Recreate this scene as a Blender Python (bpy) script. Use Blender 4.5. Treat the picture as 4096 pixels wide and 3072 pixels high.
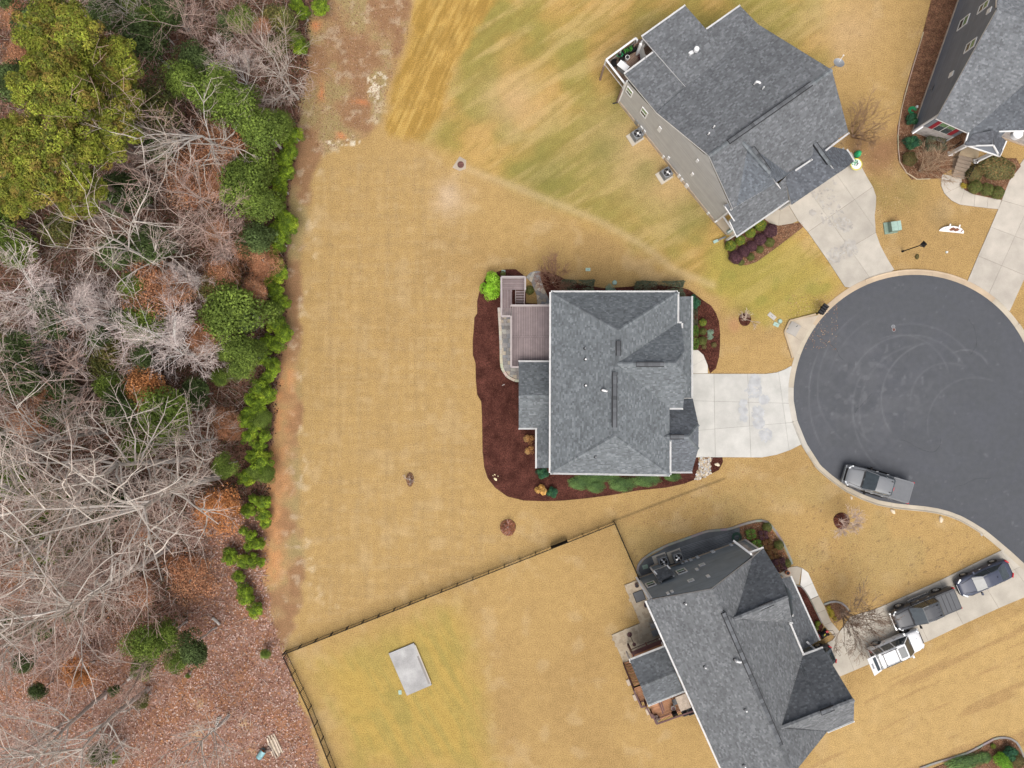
import bpy, math, random
import numpy as np
from mathutils import Vector, Matrix
random.seed(7); np.random.seed(7)
SC = bpy.context.scene; COL = SC.collection
for _o in list(bpy.data.objects): bpy.data.objects.remove(_o)
# ---------- camera, world, sun, exposure ----------
F = 2843.0; H = 64.0                       # focal length in photo pixels, flying height in metres
cam = bpy.data.objects.new('camera', bpy.data.cameras.new('camera')); COL.objects.link(cam)
cam.location = (0, 0, H); cam.rotation_euler = (0, 0, 0)
cam.data.sensor_width = 36; cam.data.lens = 36 * F / 4096; cam.data.clip_end = 3000
SC.camera = cam
SUN_EL, SUN_AZ = 62, 190                   # from the bottom of the picture
w = bpy.data.worlds.new('World'); SC.world = w; w.use_nodes = True
nt = w.node_tree; bg = nt.nodes['Background']
sky = nt.nodes.new('ShaderNodeTexSky'); sky.sky_type = 'NISHITA'; sky.sun_disc = False
sky.sun_elevation = math.radians(SUN_EL); sky.sun_rotation = math.radians(SUN_AZ - 10)
sky.dust_density = 4.0; sky.ozone_density = 0.6; sky.air_density = 0.7
hs = nt.nodes.new('ShaderNodeHueSaturation'); hs.inputs['Saturation'].default_value = .40   # cloud cover greys the sky
nt.links.new(sky.outputs[0], hs.inputs['Color']); nt.links.new(hs.outputs[0], bg.inputs[0]); bg.inputs[1].default_value = 0.15
sd = bpy.data.lights.new('sun', 'SUN'); sd.energy = 1.5; sd.angle = math.radians(50); sd.color = (1, .94, .86)
sun = bpy.data.objects.new('sun', sd); COL.objects.link(sun); sun.location = (0, -40, 60)
sun.rotation_euler = (math.radians(90 - SUN_EL), 0, math.radians(8))
SC.view_settings.view_transform = 'Standard'; SC.view_settings.look = 'None'
SC.view_settings.gamma = 1; SC.view_settings.use_curve_mapping = False
SC.view_settings.exposure = 0.52
# ---------- helpers ----------
def W(px, py, z=0.0):                      # photo pixel at height z -> place in the world
    k = (H - z) / F
    return Vector(((px - 2048) * k, (1536 - py) * k, z))
ZS = {0: (0, 0, 1), 'f': (0, 0, 1.8517), 1: (0, 0, .5425), 2: (1000, 0, .6329), 3: (2300, 0, .5425), 4: (3396, 0, .31646), 5: (3296, 500, .36166),
      6: (2700, 600, .36166), 7: (1850, 1000, .45208), 8: (1850, 1500, .5425), 9: (2350, 2000, .45208),
      10: (2400, 2450, .27125), 11: (3200, 2150, .40506), 12: (2900, 1000, .5424), 13: (0, 800, .5425),
      14: (0, 1600, .5425), 15: (0, 2300, .4973), 16: (1000, 2300, .45208), 'p': (3300, 1800, .3152),
      'g': (2900, 2500, .63), 'e': (2650, 1130, .18083), 'd': (2400, 100, .3152), 'c': (2700, 1750, .4728),
      'h': (3650, 500, .35118), 'r': (3600, 2772, .39055)}
def nat(zn, x, y):
    a, b, s = ZS[zn]; return (a + x * s, b + y * s)
def Q(zn, pts, z=0.0):                     # list of (x, y[, z]) read off an enlarged view -> world points
    out = []
    for p in pts:
        n = nat(zn, p[0], p[1]); out.append(W(n[0], n[1], p[2] if len(p) > 2 else z))
    return out
def tag(o, label=None, cat=None, group=None, kind=None):
    if label: o['label'] = label
    if cat: o['category'] = cat
    if group: o['group'] = group
    if kind: o['kind'] = kind
    return o
def link(o, parent=None):
    COL.objects.link(o)
    if parent is not None: o.parent = parent
    return o
def thing(name, loc, label, cat, group=None, rz=0):
    o = bpy.data.objects.new(name, None); link(o); o.location = loc; o.rotation_euler = (0, 0, rz)
    o.empty_display_size = .2
    return tag(o, label, cat, group)
class MB:
    def __init__(s): s.v = []; s.f = []; s.c = []; s.m = []
    def add(s, vs, fs, c=(1, 1, 1), m=0):
        b = len(s.v); s.v.extend([tuple(p) for p in vs])
        for f in fs: s.f.append([b + i for i in f]); s.c.append(c); s.m.append(m)
        return s
    def poly(s, vs, c=(1, 1, 1), m=0): return s.add(vs, [list(range(len(vs)))], c, m)
    def box(s, cx, cy, cz, sx, sy, sz, rz=0, c=(1, 1, 1), m=0, tilt=None):
        R = Matrix.Rotation(rz, 3, 'Z')
        if tilt is not None: R = R @ tilt
        vs = []
        for dz in (-.5, .5):
            for dx, dy in ((-.5, -.5), (.5, -.5), (.5, .5), (-.5, .5)):
                vs.append(Vector((cx, cy, cz)) + R @ Vector((dx * sx, dy * sy, dz * sz)))
        return s.add(vs, [[3, 2, 1, 0], [4, 5, 6, 7], [0, 1, 5, 4], [1, 2, 6, 5], [2, 3, 7, 6], [3, 0, 4, 7]], c, m)
    def beam(s, p, q, wd, ht, c=(1, 1, 1), m=0):
        p = Vector(p); q = Vector(q); d = q - p; L = d.length
        if L < 1e-6: return s
        x = d / L; y = Vector((-x.y, x.x, 0))
        if y.length < 1e-4: y = Vector((0, 1, 0))
        y.normalize(); z = x.cross(y)
        vs = []
        for e in (p, q):
            for a, b in ((-.5, -.5), (.5, -.5), (.5, .5), (-.5, .5)): vs.append(e + y * (a * wd) + z * (b * ht))
        return s.add(vs, [[0, 1, 2, 3], [7, 6, 5, 4], [0, 4, 5, 1], [1, 5, 6, 2], [2, 6, 7, 3], [3, 7, 4, 0]], c, m)
    def prism(s, poly, z0, z1, c=(1, 1, 1), m=0, ms=None):
        n = len(poly); P = ccw(poly)
        vs = [(p[0], p[1], z0) for p in P] + [(p[0], p[1], z1) for p in P]
        s.add(vs, [list(range(n, 2 * n))], c, m); b = len(s.v) - 2 * n
        for i in range(n):
            j = (i + 1) % n; s.f.append([b + i, b + j, b + n + j, b + n + i]); s.c.append(c); s.m.append(m if ms is None else ms)
        return s
    def tube(s, pts, rs, n=6, c=(1, 1, 1), m=0, caps=False):
        rings = []; pv = None
        for i, p in enumerate(pts):
            p = Vector(p); d = Vector(pts[min(i + 1, len(pts) - 1)]) - Vector(pts[max(i - 1, 0)])
            if d.length < 1e-7: d = Vector((0, 0, 1))
            d.normalize()
            if pv is None: pv = Vector((1, 0, 0)) if abs(d.x) < .8 else Vector((0, 1, 0))
            u = (pv - d * pv.dot(d))
            if u.length < 1e-5: u = d.orthogonal()
            u.normalize(); v = d.cross(u); pv = u
            r = rs[i] if hasattr(rs, '__len__') else rs
            rings.append([p + (u * math.cos(2 * math.pi * k / n) + v * math.sin(2 * math.pi * k / n)) * r for k in range(n)])
        b = len(s.v)
        for r in rings: s.v.extend([tuple(q) for q in r])
        for i in range(len(rings) - 1):
            for k in range(n):
                k2 = (k + 1) % n
                s.f.append([b + i * n + k, b + i * n + k2, b + (i + 1) * n + k2, b + (i + 1) * n + k]); s.c.append(c); s.m.append(m)
        if caps:
            s.f.append([b + k for k in range(n)][::-1]); s.c.append(c); s.m.append(m)
            e = b + (len(rings) - 1) * n; s.f.append([e + k for k in range(n)]); s.c.append(c); s.m.append(m)
        return s
    def cyl(s, x, y, z0, z1, r, n=16, r2=None, c=(1, 1, 1), m=0):
        r2 = r if r2 is None else r2
        vs = [(x + r * math.cos(2 * math.pi * k / n), y + r * math.sin(2 * math.pi * k / n), z0) for k in range(n)]
        vs += [(x + r2 * math.cos(2 * math.pi * k / n), y + r2 * math.sin(2 * math.pi * k / n), z1) for k in range(n)]
        fs = [list(range(n))[::-1], list(range(n, 2 * n))] + [[k, (k + 1) % n, n + (k + 1) % n, n + k] for k in range(n)]
        return s.add(vs, fs, c, m)
    def loft(s, rings, c=(1, 1, 1), m=0, closed=True, caps=True):
        b = len(s.v); n = len(rings[0])
        for r in rings: s.v.extend([tuple(q) for q in r])
        for i in range(len(rings) - 1):
            for k in range(n if closed else n - 1):
                k2 = (k + 1) % n
                s.f.append([b + i * n + k, b + i * n + k2, b + (i + 1) * n + k2, b + (i + 1) * n + k]); s.c.append(c); s.m.append(m)
        if caps:
            s.f.append([b + k for k in range(n)][::-1]); s.c.append(c); s.m.append(m)
            e = b + (len(rings) - 1) * n; s.f.append([e + k for k in range(n)]); s.c.append(c); s.m.append(m)
        return s
    def mesh(s, name, mats, smooth=False):
        me = bpy.data.meshes.new(name); me.from_pydata(s.v, [], s.f)
        for mt in (mats if isinstance(mats, (list, tuple)) else [mats]): me.materials.append(mt)
        if s.m and max(s.m) > 0: me.polygons.foreach_set('material_index', s.m)
        at = me.attributes.new('Col', 'FLOAT_COLOR', 'FACE')
        arr = np.ones((len(s.c), 4), dtype=np.float32)
        if s.c: arr[:, :3] = np.array(s.c, dtype=np.float32)
        at.data.foreach_set('color', arr.ravel())
        if smooth: me.polygons.foreach_set('use_smooth', [True] * len(me.polygons))
        me.update(); return me
    def build(s, name, mats, parent=None, smooth=False, **kw):
        o = bpy.data.objects.new(name, s.mesh(name, mats, smooth)); link(o, parent)
        return tag(o, **kw) if kw else o
def fast_mesh(name, V, Fq, C, mat):        # numpy quads with a colour per face
    me = bpy.data.meshes.new(name); n = len(Fq); k = Fq.shape[1]
    me.vertices.add(len(V)); me.vertices.foreach_set('co', V.astype(np.float32).ravel())
    me.loops.add(n * k); me.loops.foreach_set('vertex_index', Fq.astype(np.int32).ravel())
    me.polygons.add(n); me.polygons.foreach_set('loop_start', np.arange(0, n * k, k, dtype=np.int32))
    me.update(calc_edges=True); me.materials.append(mat)
    if C is not None:
        dom = 'FACE' if len(C) == n else 'POINT'
        at = me.attributes.new('Col', 'FLOAT_COLOR', dom)
        a = np.ones((len(C), 4), dtype=np.float32); a[:, :3] = C; at.data.foreach_set('color', a.ravel())
    return me
def area2(P): return sum(P[i][0] * P[(i + 1) % len(P)][1] - P[(i + 1) % len(P)][0] * P[i][1] for i in range(len(P)))
def ccw(P): return list(P) if area2(P) > 0 else list(P)[::-1]
def clip(P, a, b, c):                      # keep a*x+b*y+c >= 0
    out = []; n = len(P)
    for i in range(n):
        p = P[i]; q = P[(i + 1) % n]; dp = a * p[0] + b * p[1] + c; dq = a * q[0] + b * q[1] + c
        if dp >= 0: out.append(p)
        if (dp >= 0) != (dq >= 0):
            t = dp / (dp - dq); out.append((p[0] + (q[0] - p[0]) * t, p[1] + (q[1] - p[1]) * t))
    return out
def inside(P, x, y):
    r = False; n = len(P)
    for i in range(n):
        x1, y1 = P[i][0], P[i][1]; x2, y2 = P[(i + 1) % n][0], P[(i + 1) % n][1]
        if (y1 > y) != (y2 > y) and x < (x2 - x1) * (y - y1) / (y2 - y1) + x1: r = not r
    return r
def sdist(P, X, Y):                        # signed distance to a polygon, numpy, positive inside
    P = np.array([(p[0], p[1]) for p in P]); d = np.full(X.shape, 1e9); ins = np.zeros(X.shape, bool)
    for i in range(len(P)):
        x1, y1 = P[i]; x2, y2 = P[(i + 1) % len(P)]; dx, dy = x2 - x1, y2 - y1
        t = np.clip(((X - x1) * dx + (Y - y1) * dy) / (dx * dx + dy * dy + 1e-12), 0, 1)
        d = np.minimum(d, np.hypot(X - x1 - t * dx, Y - y1 - t * dy))
        if abs(dy) > 1e-9:
            ins ^= ((y1 > Y) != (y2 > Y)) & (X < dx * (Y - y1) / dy + x1)
    return np.where(ins, d, -d)
def ldist(L, X, Y):
    d = np.full(X.shape, 1e9)
    for i in range(len(L) - 1):
        x1, y1 = L[i][0], L[i][1]; dx, dy = L[i + 1][0] - x1, L[i + 1][1] - y1
        t = np.clip(((X - x1) * dx + (Y - y1) * dy) / (dx * dx + dy * dy + 1e-12), 0, 1)
        d = np.minimum(d, np.hypot(X - x1 - t * dx, Y - y1 - t * dy))
    return d
def vn(X, Y, s, seed=0, oct=1):            # value noise 0..1
    out = 0; amp = 1; tot = 0
    rs = np.random.RandomState(seed); T = rs.rand(256, 256)
    for o in range(oct):
        x = X / s + 37.7 * o; y = Y / s + 11.3 * o
        xi = np.floor(x).astype(int); yi = np.floor(y).astype(int); fx = x - xi; fy = y - yi
        fx = fx * fx * (3 - 2 * fx); fy = fy * fy * (3 - 2 * fy)
        a = T[xi % 256, yi % 256]; b = T[(xi + 1) % 256, yi % 256]; c = T[xi % 256, (yi + 1) % 256]; d = T[(xi + 1) % 256, (yi + 1) % 256]
        out = out + amp * ((a * (1 - fx) + b * fx) * (1 - fy) + (c * (1 - fx) + d * fx) * fy); tot += amp; amp *= .5; s = s / 2
    return out / tot
def sm(x, a, b): t = np.clip((x - a) / (b - a), 0, 1); return t * t * (3 - 2 * t)
# ---------- materials ----------
def mk(name, c, rough=.8, var=.15, scale=3., bump=0., bscale=40., attr=False, metal=0., spec=.3, fine=0., trans=0., coat=0.):
    m = bpy.data.materials.new(name); m.use_nodes = True; n = m.node_tree; N = n.nodes; L = n.links
    b = N['Principled BSDF']; b.inputs['Roughness'].default_value = rough; b.inputs['Metallic'].default_value = metal
    b.inputs['Specular IOR Level'].default_value = spec; b.inputs['Coat Weight'].default_value = coat
    pos = N.new('ShaderNodeNewGeometry').outputs['Position']
    def noise(sc, det=4):
        t = N.new('ShaderNodeTexNoise'); t.inputs['Scale'].default_value = sc; t.inputs['Detail'].default_value = det
        L.new(pos, t.inputs['Vector']); return t.outputs['Fac']
    def mapr(src, lo, hi, a=.3, bb=.7):
        r = N.new('ShaderNodeMapRange'); r.inputs[1].default_value = a; r.inputs[2].default_value = bb
        r.inputs[3].default_value = lo; r.inputs[4].default_value = hi; L.new(src, r.inputs[0]); return r.outputs[0]
    fac = mapr(noise(scale), 1 - var, 1 + var)
    if fine:
        mm = N.new('ShaderNodeMath'); mm.operation = 'MULTIPLY'; L.new(fac, mm.inputs[0])
        L.new(mapr(noise(bscale * .5, 3), 1 - fine, 1 + fine), mm.inputs[1]); fac = mm.outputs[0]
    vm = N.new('ShaderNodeVectorMath'); vm.operation = 'SCALE'; L.new(fac, vm.inputs['Scale'])
    if attr:
        a = N.new('ShaderNodeAttribute'); a.attribute_name = 'Col'
        mu = N.new('ShaderNodeVectorMath'); mu.operation = 'MULTIPLY'; mu.inputs[1].default_value = c[:3]
        L.new(a.outputs['Color'], mu.inputs[0]); L.new(mu.outputs[0], vm.inputs[0])
    else: vm.inputs[0].default_value = c[:3]
    L.new(vm.outputs[0], b.inputs['Base Color'])
    if bump:
        bp = N.new('ShaderNodeBump'); bp.inputs['Strength'].default_value = min(1, bump); bp.inputs['Distance'].default_value = .03
        L.new(noise(bscale, 5), bp.inputs['Height']); L.new(bp.outputs[0], b.inputs['Normal'])
    if trans:
        b.inputs['Transmission Weight'].default_value = trans
    return m
M = {}
M['grass'] = mk('dormant_turf', (1, 1, 1), .95, .08, 1.4, 1., 24, attr=True, spec=.05, fine=.36)
M['far'] = mk('far_turf', (.33, .24, .12), .95, .25, .05, .3, 20, spec=.05, fine=.2)
M['asphalt'] = mk('asphalt', (1, 1, 1), .85, .06, 2, .5, 90, attr=True, spec=.25, fine=.22)
M['stained'] = mk('stained_concrete', (.345, .34, .335), .9, .20, .9, .3, 30, fine=.1)
M['concrete'] = mk('concrete', (.385, .365, .335), .85, .13, .7, .25, 60, attr=True, spec=.2, fine=.07)
M['joint'] = mk('joint_dirt', (.16, .14, .12), .95, .2, 5)
M['shingle'] = mk('asphalt_shingle', (1, 1, 1), .9, .10, .8, .6, 110, attr=True, spec=.15, fine=.14)
M['underlay'] = mk('roof_underlay', (.06, .06, .065), .9)
M['white'] = mk('white_trim', (.66, .66, .655), .5, .05, 2)
M['beige'] = mk('beige_siding', (.37, .36, .34), .7, .06, 1.2, .1, 30, attr=True)
M['blue'] = mk('slate_blue_siding', (.20, .23, .25), .65, .10, 1.0, .1, 30, attr=True)
M['navy'] = mk('charcoal_siding', (.15, .165, .19), .65, .08, 1.0, .1, 30, attr=True)
M['stonew'] = mk('grey_veneer', (.36, .33, .31), .9, .25, 3, .6, 18, attr=True)
M['found'] = mk('foundation', (.42, .34, .26), .9, .15, 2, .3, 30)
M['glass'] = mk('window_glass', (.05, .065, .07), .06, .3, 2, spec=.9)
M['carglass'] = mk('car_glass', (.03, .04, .045), .06, .2, 3, spec=1.)
M['shade'] = mk('window_green', (.14, .24, .12), .2, .3, 3, spec=.7)
M['red'] = mk('red_shutter', (.25, .02, .03), .6, .1)
M['dark'] = mk('black_metal', (.014, .013, .013), .8, .2, 8, spec=.1)
M['void'] = mk('dark_plastic', (.02, .02, .022), .7)
M['deckA'] = mk('grey_brown_decking', (.23, .185, .185), .8, .10, 3, .3, 60, attr=True)
M['capA'] = mk('taupe_rail', (.34, .30, .29), .7, .06, 3)
M['deckB'] = mk('weathered_decking', (.21, .145, .11), .9, .22, 4, .5, 50, attr=True)
M['deckC'] = mk('orange_stained_decking', (.40, .20, .105), .7, .12, 3, .3, 50, attr=True)
M['railC'] = mk('maroon_rail', (.10, .045, .045), .6, .15, 5)
M['mulch'] = mk('dark_mulch', (.074, .028, .021), .95, .42, .9, 1., 26, spec=.05, fine=.5)
M['mulchb'] = mk('brown_mulch', (.16, .085, .050), .95, .35, 2.0, 1., 24, spec=.05, fine=.5)
M['chips'] = mk('mulch_chips', (1, 1, 1), .95, .2, 8, attr=True, spec=.05)
M['paver'] = mk('paver', (1, 1, 1), .9, .10, 6, .4, 50, attr=True)
M['leaf'] = mk('leaves', (1, 1, 1), .75, .30, .9, attr=True, spec=.12)
M['hedge'] = mk('hedge_leaves', (1, 1, 1), .7, .18, 2.5, attr=True, spec=.2)
M['bark'] = mk('pale_bark', (.48, .44, .40), .9, .22, 1.2, .5, 12, attr=True)
M['brownbark'] = mk('pinkish_bark', (.40, .31, .27), .9, .25, 1.2, .4, 12, attr=True)
M['wbark'] = mk('white_bark', (.72, .70, .68), .9, .2, 1.2, .3, 12, attr=True)
M['pbark'] = mk('pine_bark', (.20, .145, .12), .95, .30, 3., .8, 10, attr=True)
M['litter'] = mk('leaf_litter', (1, 1, 1), .95, .2, 3, attr=True, spec=.05)
M['metal'] = mk('grey_metal', (.28, .29, .30), .45, .1, 5, metal=.4)
M['acgrey'] = mk('unit_grey', (.16, .17, .18), .5, .1, 5)
M['chrome'] = mk('bright_metal', (.6, .6, .6), .2, .05, 5, metal=.9)
M['green'] = mk('utility_green', (.19, .26, .21), .6, .12, 4)
M['mint'] = mk('pale_green_lid', (.30, .42, .36), .6, .1, 6)
M['rubber'] = mk('rubber', (.02, .02, .02), .8)
M['pink'] = mk('brown_patch', (.17, .07, .04), .9, .4, 4)
M['hose'] = mk('green_hose', (.02, .30, .12), .5)
M['yellow'] = mk('yellow_fabric', (.55, .50, .04), .7)
M['rust'] = mk('rusty_iron', (.13, .06, .05), .9, .4, 8, .6, 30)
M['terra'] = mk('terracotta', (.45, .16, .07), .8)
M['fabric'] = mk('black_weed_fabric', (.085, .09, .095), .8, .30, .7, .5, 6, attr=True, spec=.4)
M['stone'] = mk('river_stone', (1, 1, 1), .9, .15, 8, .3, 30, attr=True)
M['wood'] = mk('raw_wood', (.46, .38, .29), .85, .2, 5, .3, 20, attr=True)
M['teal'] = mk('teal_drum', (.20, .36, .38), .6, .3, 5)
M['tail'] = mk('red_lens', (.45, .02, .03), .3)
M['lens'] = mk('clear_lens', (.65, .68, .7), .15, spec=.8)
def paint(name, c): return mk(name, c, .42, .03, 2, metal=.05, spec=.35, coat=.12)
M['silver'] = paint('grey_paint', (.165, .172, .182)); M['black'] = paint('black_paint', (.055, .058, .065))
M['cover'] = mk('vinyl_cover', (.14, .145, .155), .7, .05, 3)
M['blackcover'] = mk('soft_cover', (.10, .103, .11), .7, .05, 3)
M['bluecar'] = paint('blue_grey_paint', (.050, .058, .088)); M['whitecar'] = paint('white_paint', (.72, .72, .72)); M['darkcar'] = paint('charcoal_paint', (.07, .075, .085))
_ub = {}
def ub(name, parent, c, size, mat, rz=0, ry=0, rx=0, col=(1, 1, 1)):   # piece sharing one unit-box mesh per material
    key = (mat, col)
    if key not in _ub: _ub[key] = MB().box(0, 0, 0, 1, 1, 1, c=col).mesh(name, M[mat])
    o = bpy.data.objects.new(name, _ub[key]); link(o, parent)
    o.location = c; o.scale = size; o.rotation_euler = (rx, ry, rz); return o
def ubeam(name, parent, p, q, wd, ht, mat, col=(1, 1, 1)):
    p = Vector(p); q = Vector(q); d = q - p
    return ub(name, parent, (p + q) / 2, (d.length, wd, ht), mat, math.atan2(d.y, d.x), -math.asin(max(-1, min(1, d.z / d.length))), 0, col)
# ---------- ground ----------
S0 = H / F
def build_ground():
    xs = np.arange(-50, 50.01, .155); ys = np.arange(-38, 38.01, .155)
    X, Y = np.meshgrid(xs, ys, indexing='ij'); PX = X / S0 + 2048; PY = 1536 - Y / S0
    wx = PX + 26 * (vn(PX, PY, 60, 1, 3) - .5) * 2; wy = PY + 26 * (vn(PX, PY, 60, 2, 3) - .5) * 2
    C = np.empty(X.shape + (3,))
    def mix(col, k): C[:] = C * (1 - k[..., None]) + np.array(col) * k[..., None]
    C[:] = (.362, .240, .098)
    n1 = vn(PX, PY, 260, 3, 3); n2 = vn(PX, PY, 70, 4, 3)
    mix((.30, .195, .082), sm(n1, .45, .75) * .6); mix((.43, .315, .17), sm(n2, .58, .8) * .4)
    # mown bands in the wide back lawn, crossing at right angles
    s1 = .5 + .28 * np.sin(PX / 6. + 2.5 * vn(PX, PY, 130, 31)) + .22 * np.sin(PX / 19. + 2 * vn(PX, PY, 150, 37)); s2 = .5 + .28 * np.sin(PY / 6. + 2.5 * vn(PX, PY, 130, 32)) + .22 * np.sin(PY / 17. + 2 * vn(PX, PY, 150, 38))
    back = sm(sdist([(1240, 640), (1700, 590), (1900, 760), (1900, 2050), (2350, 2120), (1200, 2540), (1200, 1500)], wx, wy), -30, 60)
    g1 = vn(PX, PY * .12, 11, 35, 2) * .6 + vn(PX * .12, PY, 11, 36, 2) * .6; mix((.31, .212, .098), back * (s1 ** 2 * .50 + s2 ** 2 * .36) * (.4 + 1.1 * vn(PX, PY, 40, 39, 3))); mix((.43, .31, .16), back * sm(g1, .60, .9) * .35)
    olive = sdist([nat(2, *p) for p in [(1330, 0), (1280, 500), (1090, 880), (1350, 1050), (1700, 1180), (2212, 1440)]] +
                  [(2620, 1040), (2800, 1150), (3050, 1260), (3250, 1270), (3400, 1100), (3200, 800), (3300, 300), (3450, -200), (1900, -200)], wx, wy)
    ko = sm(olive, -40, 60)
    d1 = vn(PX * .55 + PY * .85, (PY * .55 - PX * .85) / 6, 45, 5, 3); d2 = vn(PX, PY, 190, 6, 3)
    mix((.335, .225, .066), ko * .9); mix((.225, .20, .055), ko * sm(d2, .38, .60) * .8); mix((.42, .27, .10), ko * sm(1 - d2, .52, .7) * .7)
    mix((.44, .32, .14), ko * sm(d1, .48, .7) * .5); d6 = vn((PX * .8 - PY * .6) / 7, PX * .6 + PY * .8, 14, 51, 3); mix((.22, .165, .045), ko * sm(d6, .5, .72) * .45)
    for (x, y, r) in ((2560, 560, 190), (2700, 730, 160), (2050, 420, 120), (3380, 120, 130)): mix((.45, .31, .165), np.exp(-((wx - x) ** 2 + (wy - y) ** 2) / r ** 2) * .6)
    for (x, y, r) in ((2480, 430, 70), (2590, 690, 60), (2760, 880, 80), (3200, 1120, 110), (2960, 1080, 60), (3000, 1010, 60), (2420, 600, 80), (2180, 700, 110)):
        mix((.14, .145, .04), np.exp(-((wx - x) ** 2 + (wy - y) ** 2) / r ** 2) * .5)
    strip = sm(sdist([(2880, 940), (3110, 900), (3370, 1130), (3200, 1300), (2960, 1300), (2800, 1120)], wx, wy), -30, 40)
    mix((.33, .265, .065), strip * .55); mix((.22, .21, .05), strip * sm(vn(PX, PY, 50, 33, 2), .5, .75) * .5)
    line = ldist([nat(2, *p) for p in [(1350, 1060), (1700, 1190), (2212, 1400), (2500, 1560)]] + [(2700, 1080), (2850, 1140)], PX, PY)
    mix((.52, .40, .24), np.exp(-(line / 16) ** 2) * .32)
    gold = sm(sdist([nat(2, *p) for p in [(1040, -100), (1000, 250), (900, 480), (860, 640), (840, 800), (880, 890), (1110, 885), (1240, 650), (1310, 430), (1400, 250), (1640, -100)]], wx, wy), -8, 30)
    d3 = vn((PX * .9 + PY * .42), (PY * .9 - PX * .42) / 9, 10, 7, 3)
    mix((.375, .235, .065), gold * .95); mix((.27, .165, .04), gold * sm(d3, .42, .62) * .75); mix((.45, .31, .10), gold * sm(1 - d3, .55, .75) * .5); mix((.24, .15, .04), gold * sm(vn(PX, PY, 60, 8, 2), .55, .75) * .4)
    yard = sm(sdist([nat(16, *p) for p in [(330, 690), (1000, 400), (1900, 30), (2050, 300), (2212, 900), (2300, 1900), (850, 1900), (700, 1640)]], wx, wy), -10, 190)
    d4 = vn((PX * .87 - PY * .48) * .55, (PX * .42 + PY * .9) / 11, 14, 9, 3)
    mix((.365, .255, .070), yard * .9); mix((.285, .225, .070), yard * sm(d4, .42, .65) * .7); mix((.25, .205, .06), yard * sm(vn(PX, PY, 90, 10, 3), .55, .75) * .4)
    se = sm(sdist([(3400, 2720), (4300, 2300), (4700, 3400), (2900, 3400), (3300, 2950)], wx, wy), -20, 80)
    d5 = vn((PX * .9 - PY * .42) / 10, (PX * .42 + PY * .9), 24, 11, 3)
    mix((.42, .285, .12), se * .7); mix((.30, .19, .085), se * sm(d5, .52, .7) * .7)
    cy = sm(sdist([(2460, 2090), (2900, 1960), (3250, 1850), (3600, 2050), (3990, 2200), (3500, 2420), (3150, 2300), (2500, 2290)], wx, wy), -20, 60)
    mix((.33, .235, .10), cy * sm(vn(PX, PY, 130, 12, 3), .4, .65) * .7)
    # mole holes and bare specks in the front lawns
    for (x, y, r, cl) in ((3500, 640, 80, (.20, .11, .06)), (3430, 560, 60, (.15, .09, .045)), (3560, 600, 70, (.22, .12, .065)), (3475, 760, 45, (.22, .17, .06)), (3620, 770, 70, (.24, .18, .07)), (3760, 860, 50, (.27, .19, .09)), (3520, 800, 60, (.25, .18, .07)), (3620, 560, 50, (.24, .14, .07))):
        mix(cl, np.exp(-((wx - x) ** 2 + (wy - y) ** 2) / r ** 2) * .8)
    sp = vn(PX, PY, 7, 13, 2); mix((.20, .13, .07), (sm(sp, .77, .86) * sm(cy + .6 * (PX > 3000), .3, 1) * .8))
    # ---- weedy strip, clay and woodland floor
    Fp = lambda L: [(a * 1.8517, b * 1.8517) for a, b in L]
    weed = sdist(Fp([(-300, -200), (545, -200), (545, 40), (528, 150), (490, 230), (462, 290), (440, 330), (456, 360)]) and
                 [(-900, -400)] + [nat(2, *p) for p in [(1030, -400), (1030, 60), (980, 290), (900, 470), (860, 600), (830, 760), (740, 875), (620, 900), (500, 970), (430, 1060)]] +
                 Fp([(672, 420), (655, 560), (648, 700), (650, 850), (652, 1000), (658, 1130), (665, 1250), (640, 1350), (612, 1405), (640, 1500), (690, 1610), (760, 1850), (-400, 1850)]), wx, wy)
    kw = sm(weed, -6, 22)
    mix((.30, .195, .098), kw); n3 = vn(PX, PY, 30, 14, 3); n4 = vn(PX, PY, 110, 15, 3)
    mix((.235, .13, .07), kw * sm(n4, .42, .6) * .8); mix((.26, .23, .10), kw * sm(1 - n4, .5, .65) * .5); mix((.40, .31, .21), kw * sm(n3, .6, .75) * .6)
    clay = ldist(Fp([(612, 800), (600, 920), (590, 1010), (592, 1080), (580, 1180), (585, 1240)]), wx, wy)
    mix((.44, .225, .10), kw * (np.exp(-(clay / 55) ** 2) * (.45 + .55 * sm(n3, .35, .6))))
    for (x, y, rx, ry) in ((1285, 372, 22, 45), (1352, 540, 20, 14), (1048, 2765, 22, 20), (940, 2770, 10, 18), (1270, 110, 18, 26), (1440, 415, 30, 12)):
        mix((.52, .20, .085), np.exp(-((wx - x) / rx) ** 2 - ((wy - y) / ry) ** 2) * .9)
    pale = sm(vn(PX, PY, 14, 16, 2), .45, .6)
    for (x, y, rx, ry) in ((1510, 320, 40, 30), (1498, 375, 26, 38), (1370, 570, 70, 14)):
        mix((.55, .48, .36), (np.exp(-((PX - x) / rx) ** 2 - ((PY - y) / ry) ** 2) > .35) * pale)
    edge = np.exp(-(ldist([nat(2, *p) for p in [(870, 640), (740, 870), (600, 900), (440, 1040), (395, 1200), (395, 1659)]] + Fp([(650, 700), (648, 850), (655, 1000), (662, 1150), (680, 1280), (720, 1310)]), PX, PY) / 22) ** 2)
    mix((.56, .46, .31), edge * sm(n3, .5, .7) * .38)
    wood = sm(sdist([(-900, -500)] + Fp([(700, -300), (668, 60), (668, 160), (648, 260), (625, 400), (618, 560), (612, 700), (600, 850), (583, 980), (572, 1130), (570, 1260), (585, 1340), (618, 1420), (652, 1530), (700, 1680), (720, 1900), (-400, 1900)]), wx, wy), -8, 18)
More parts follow.
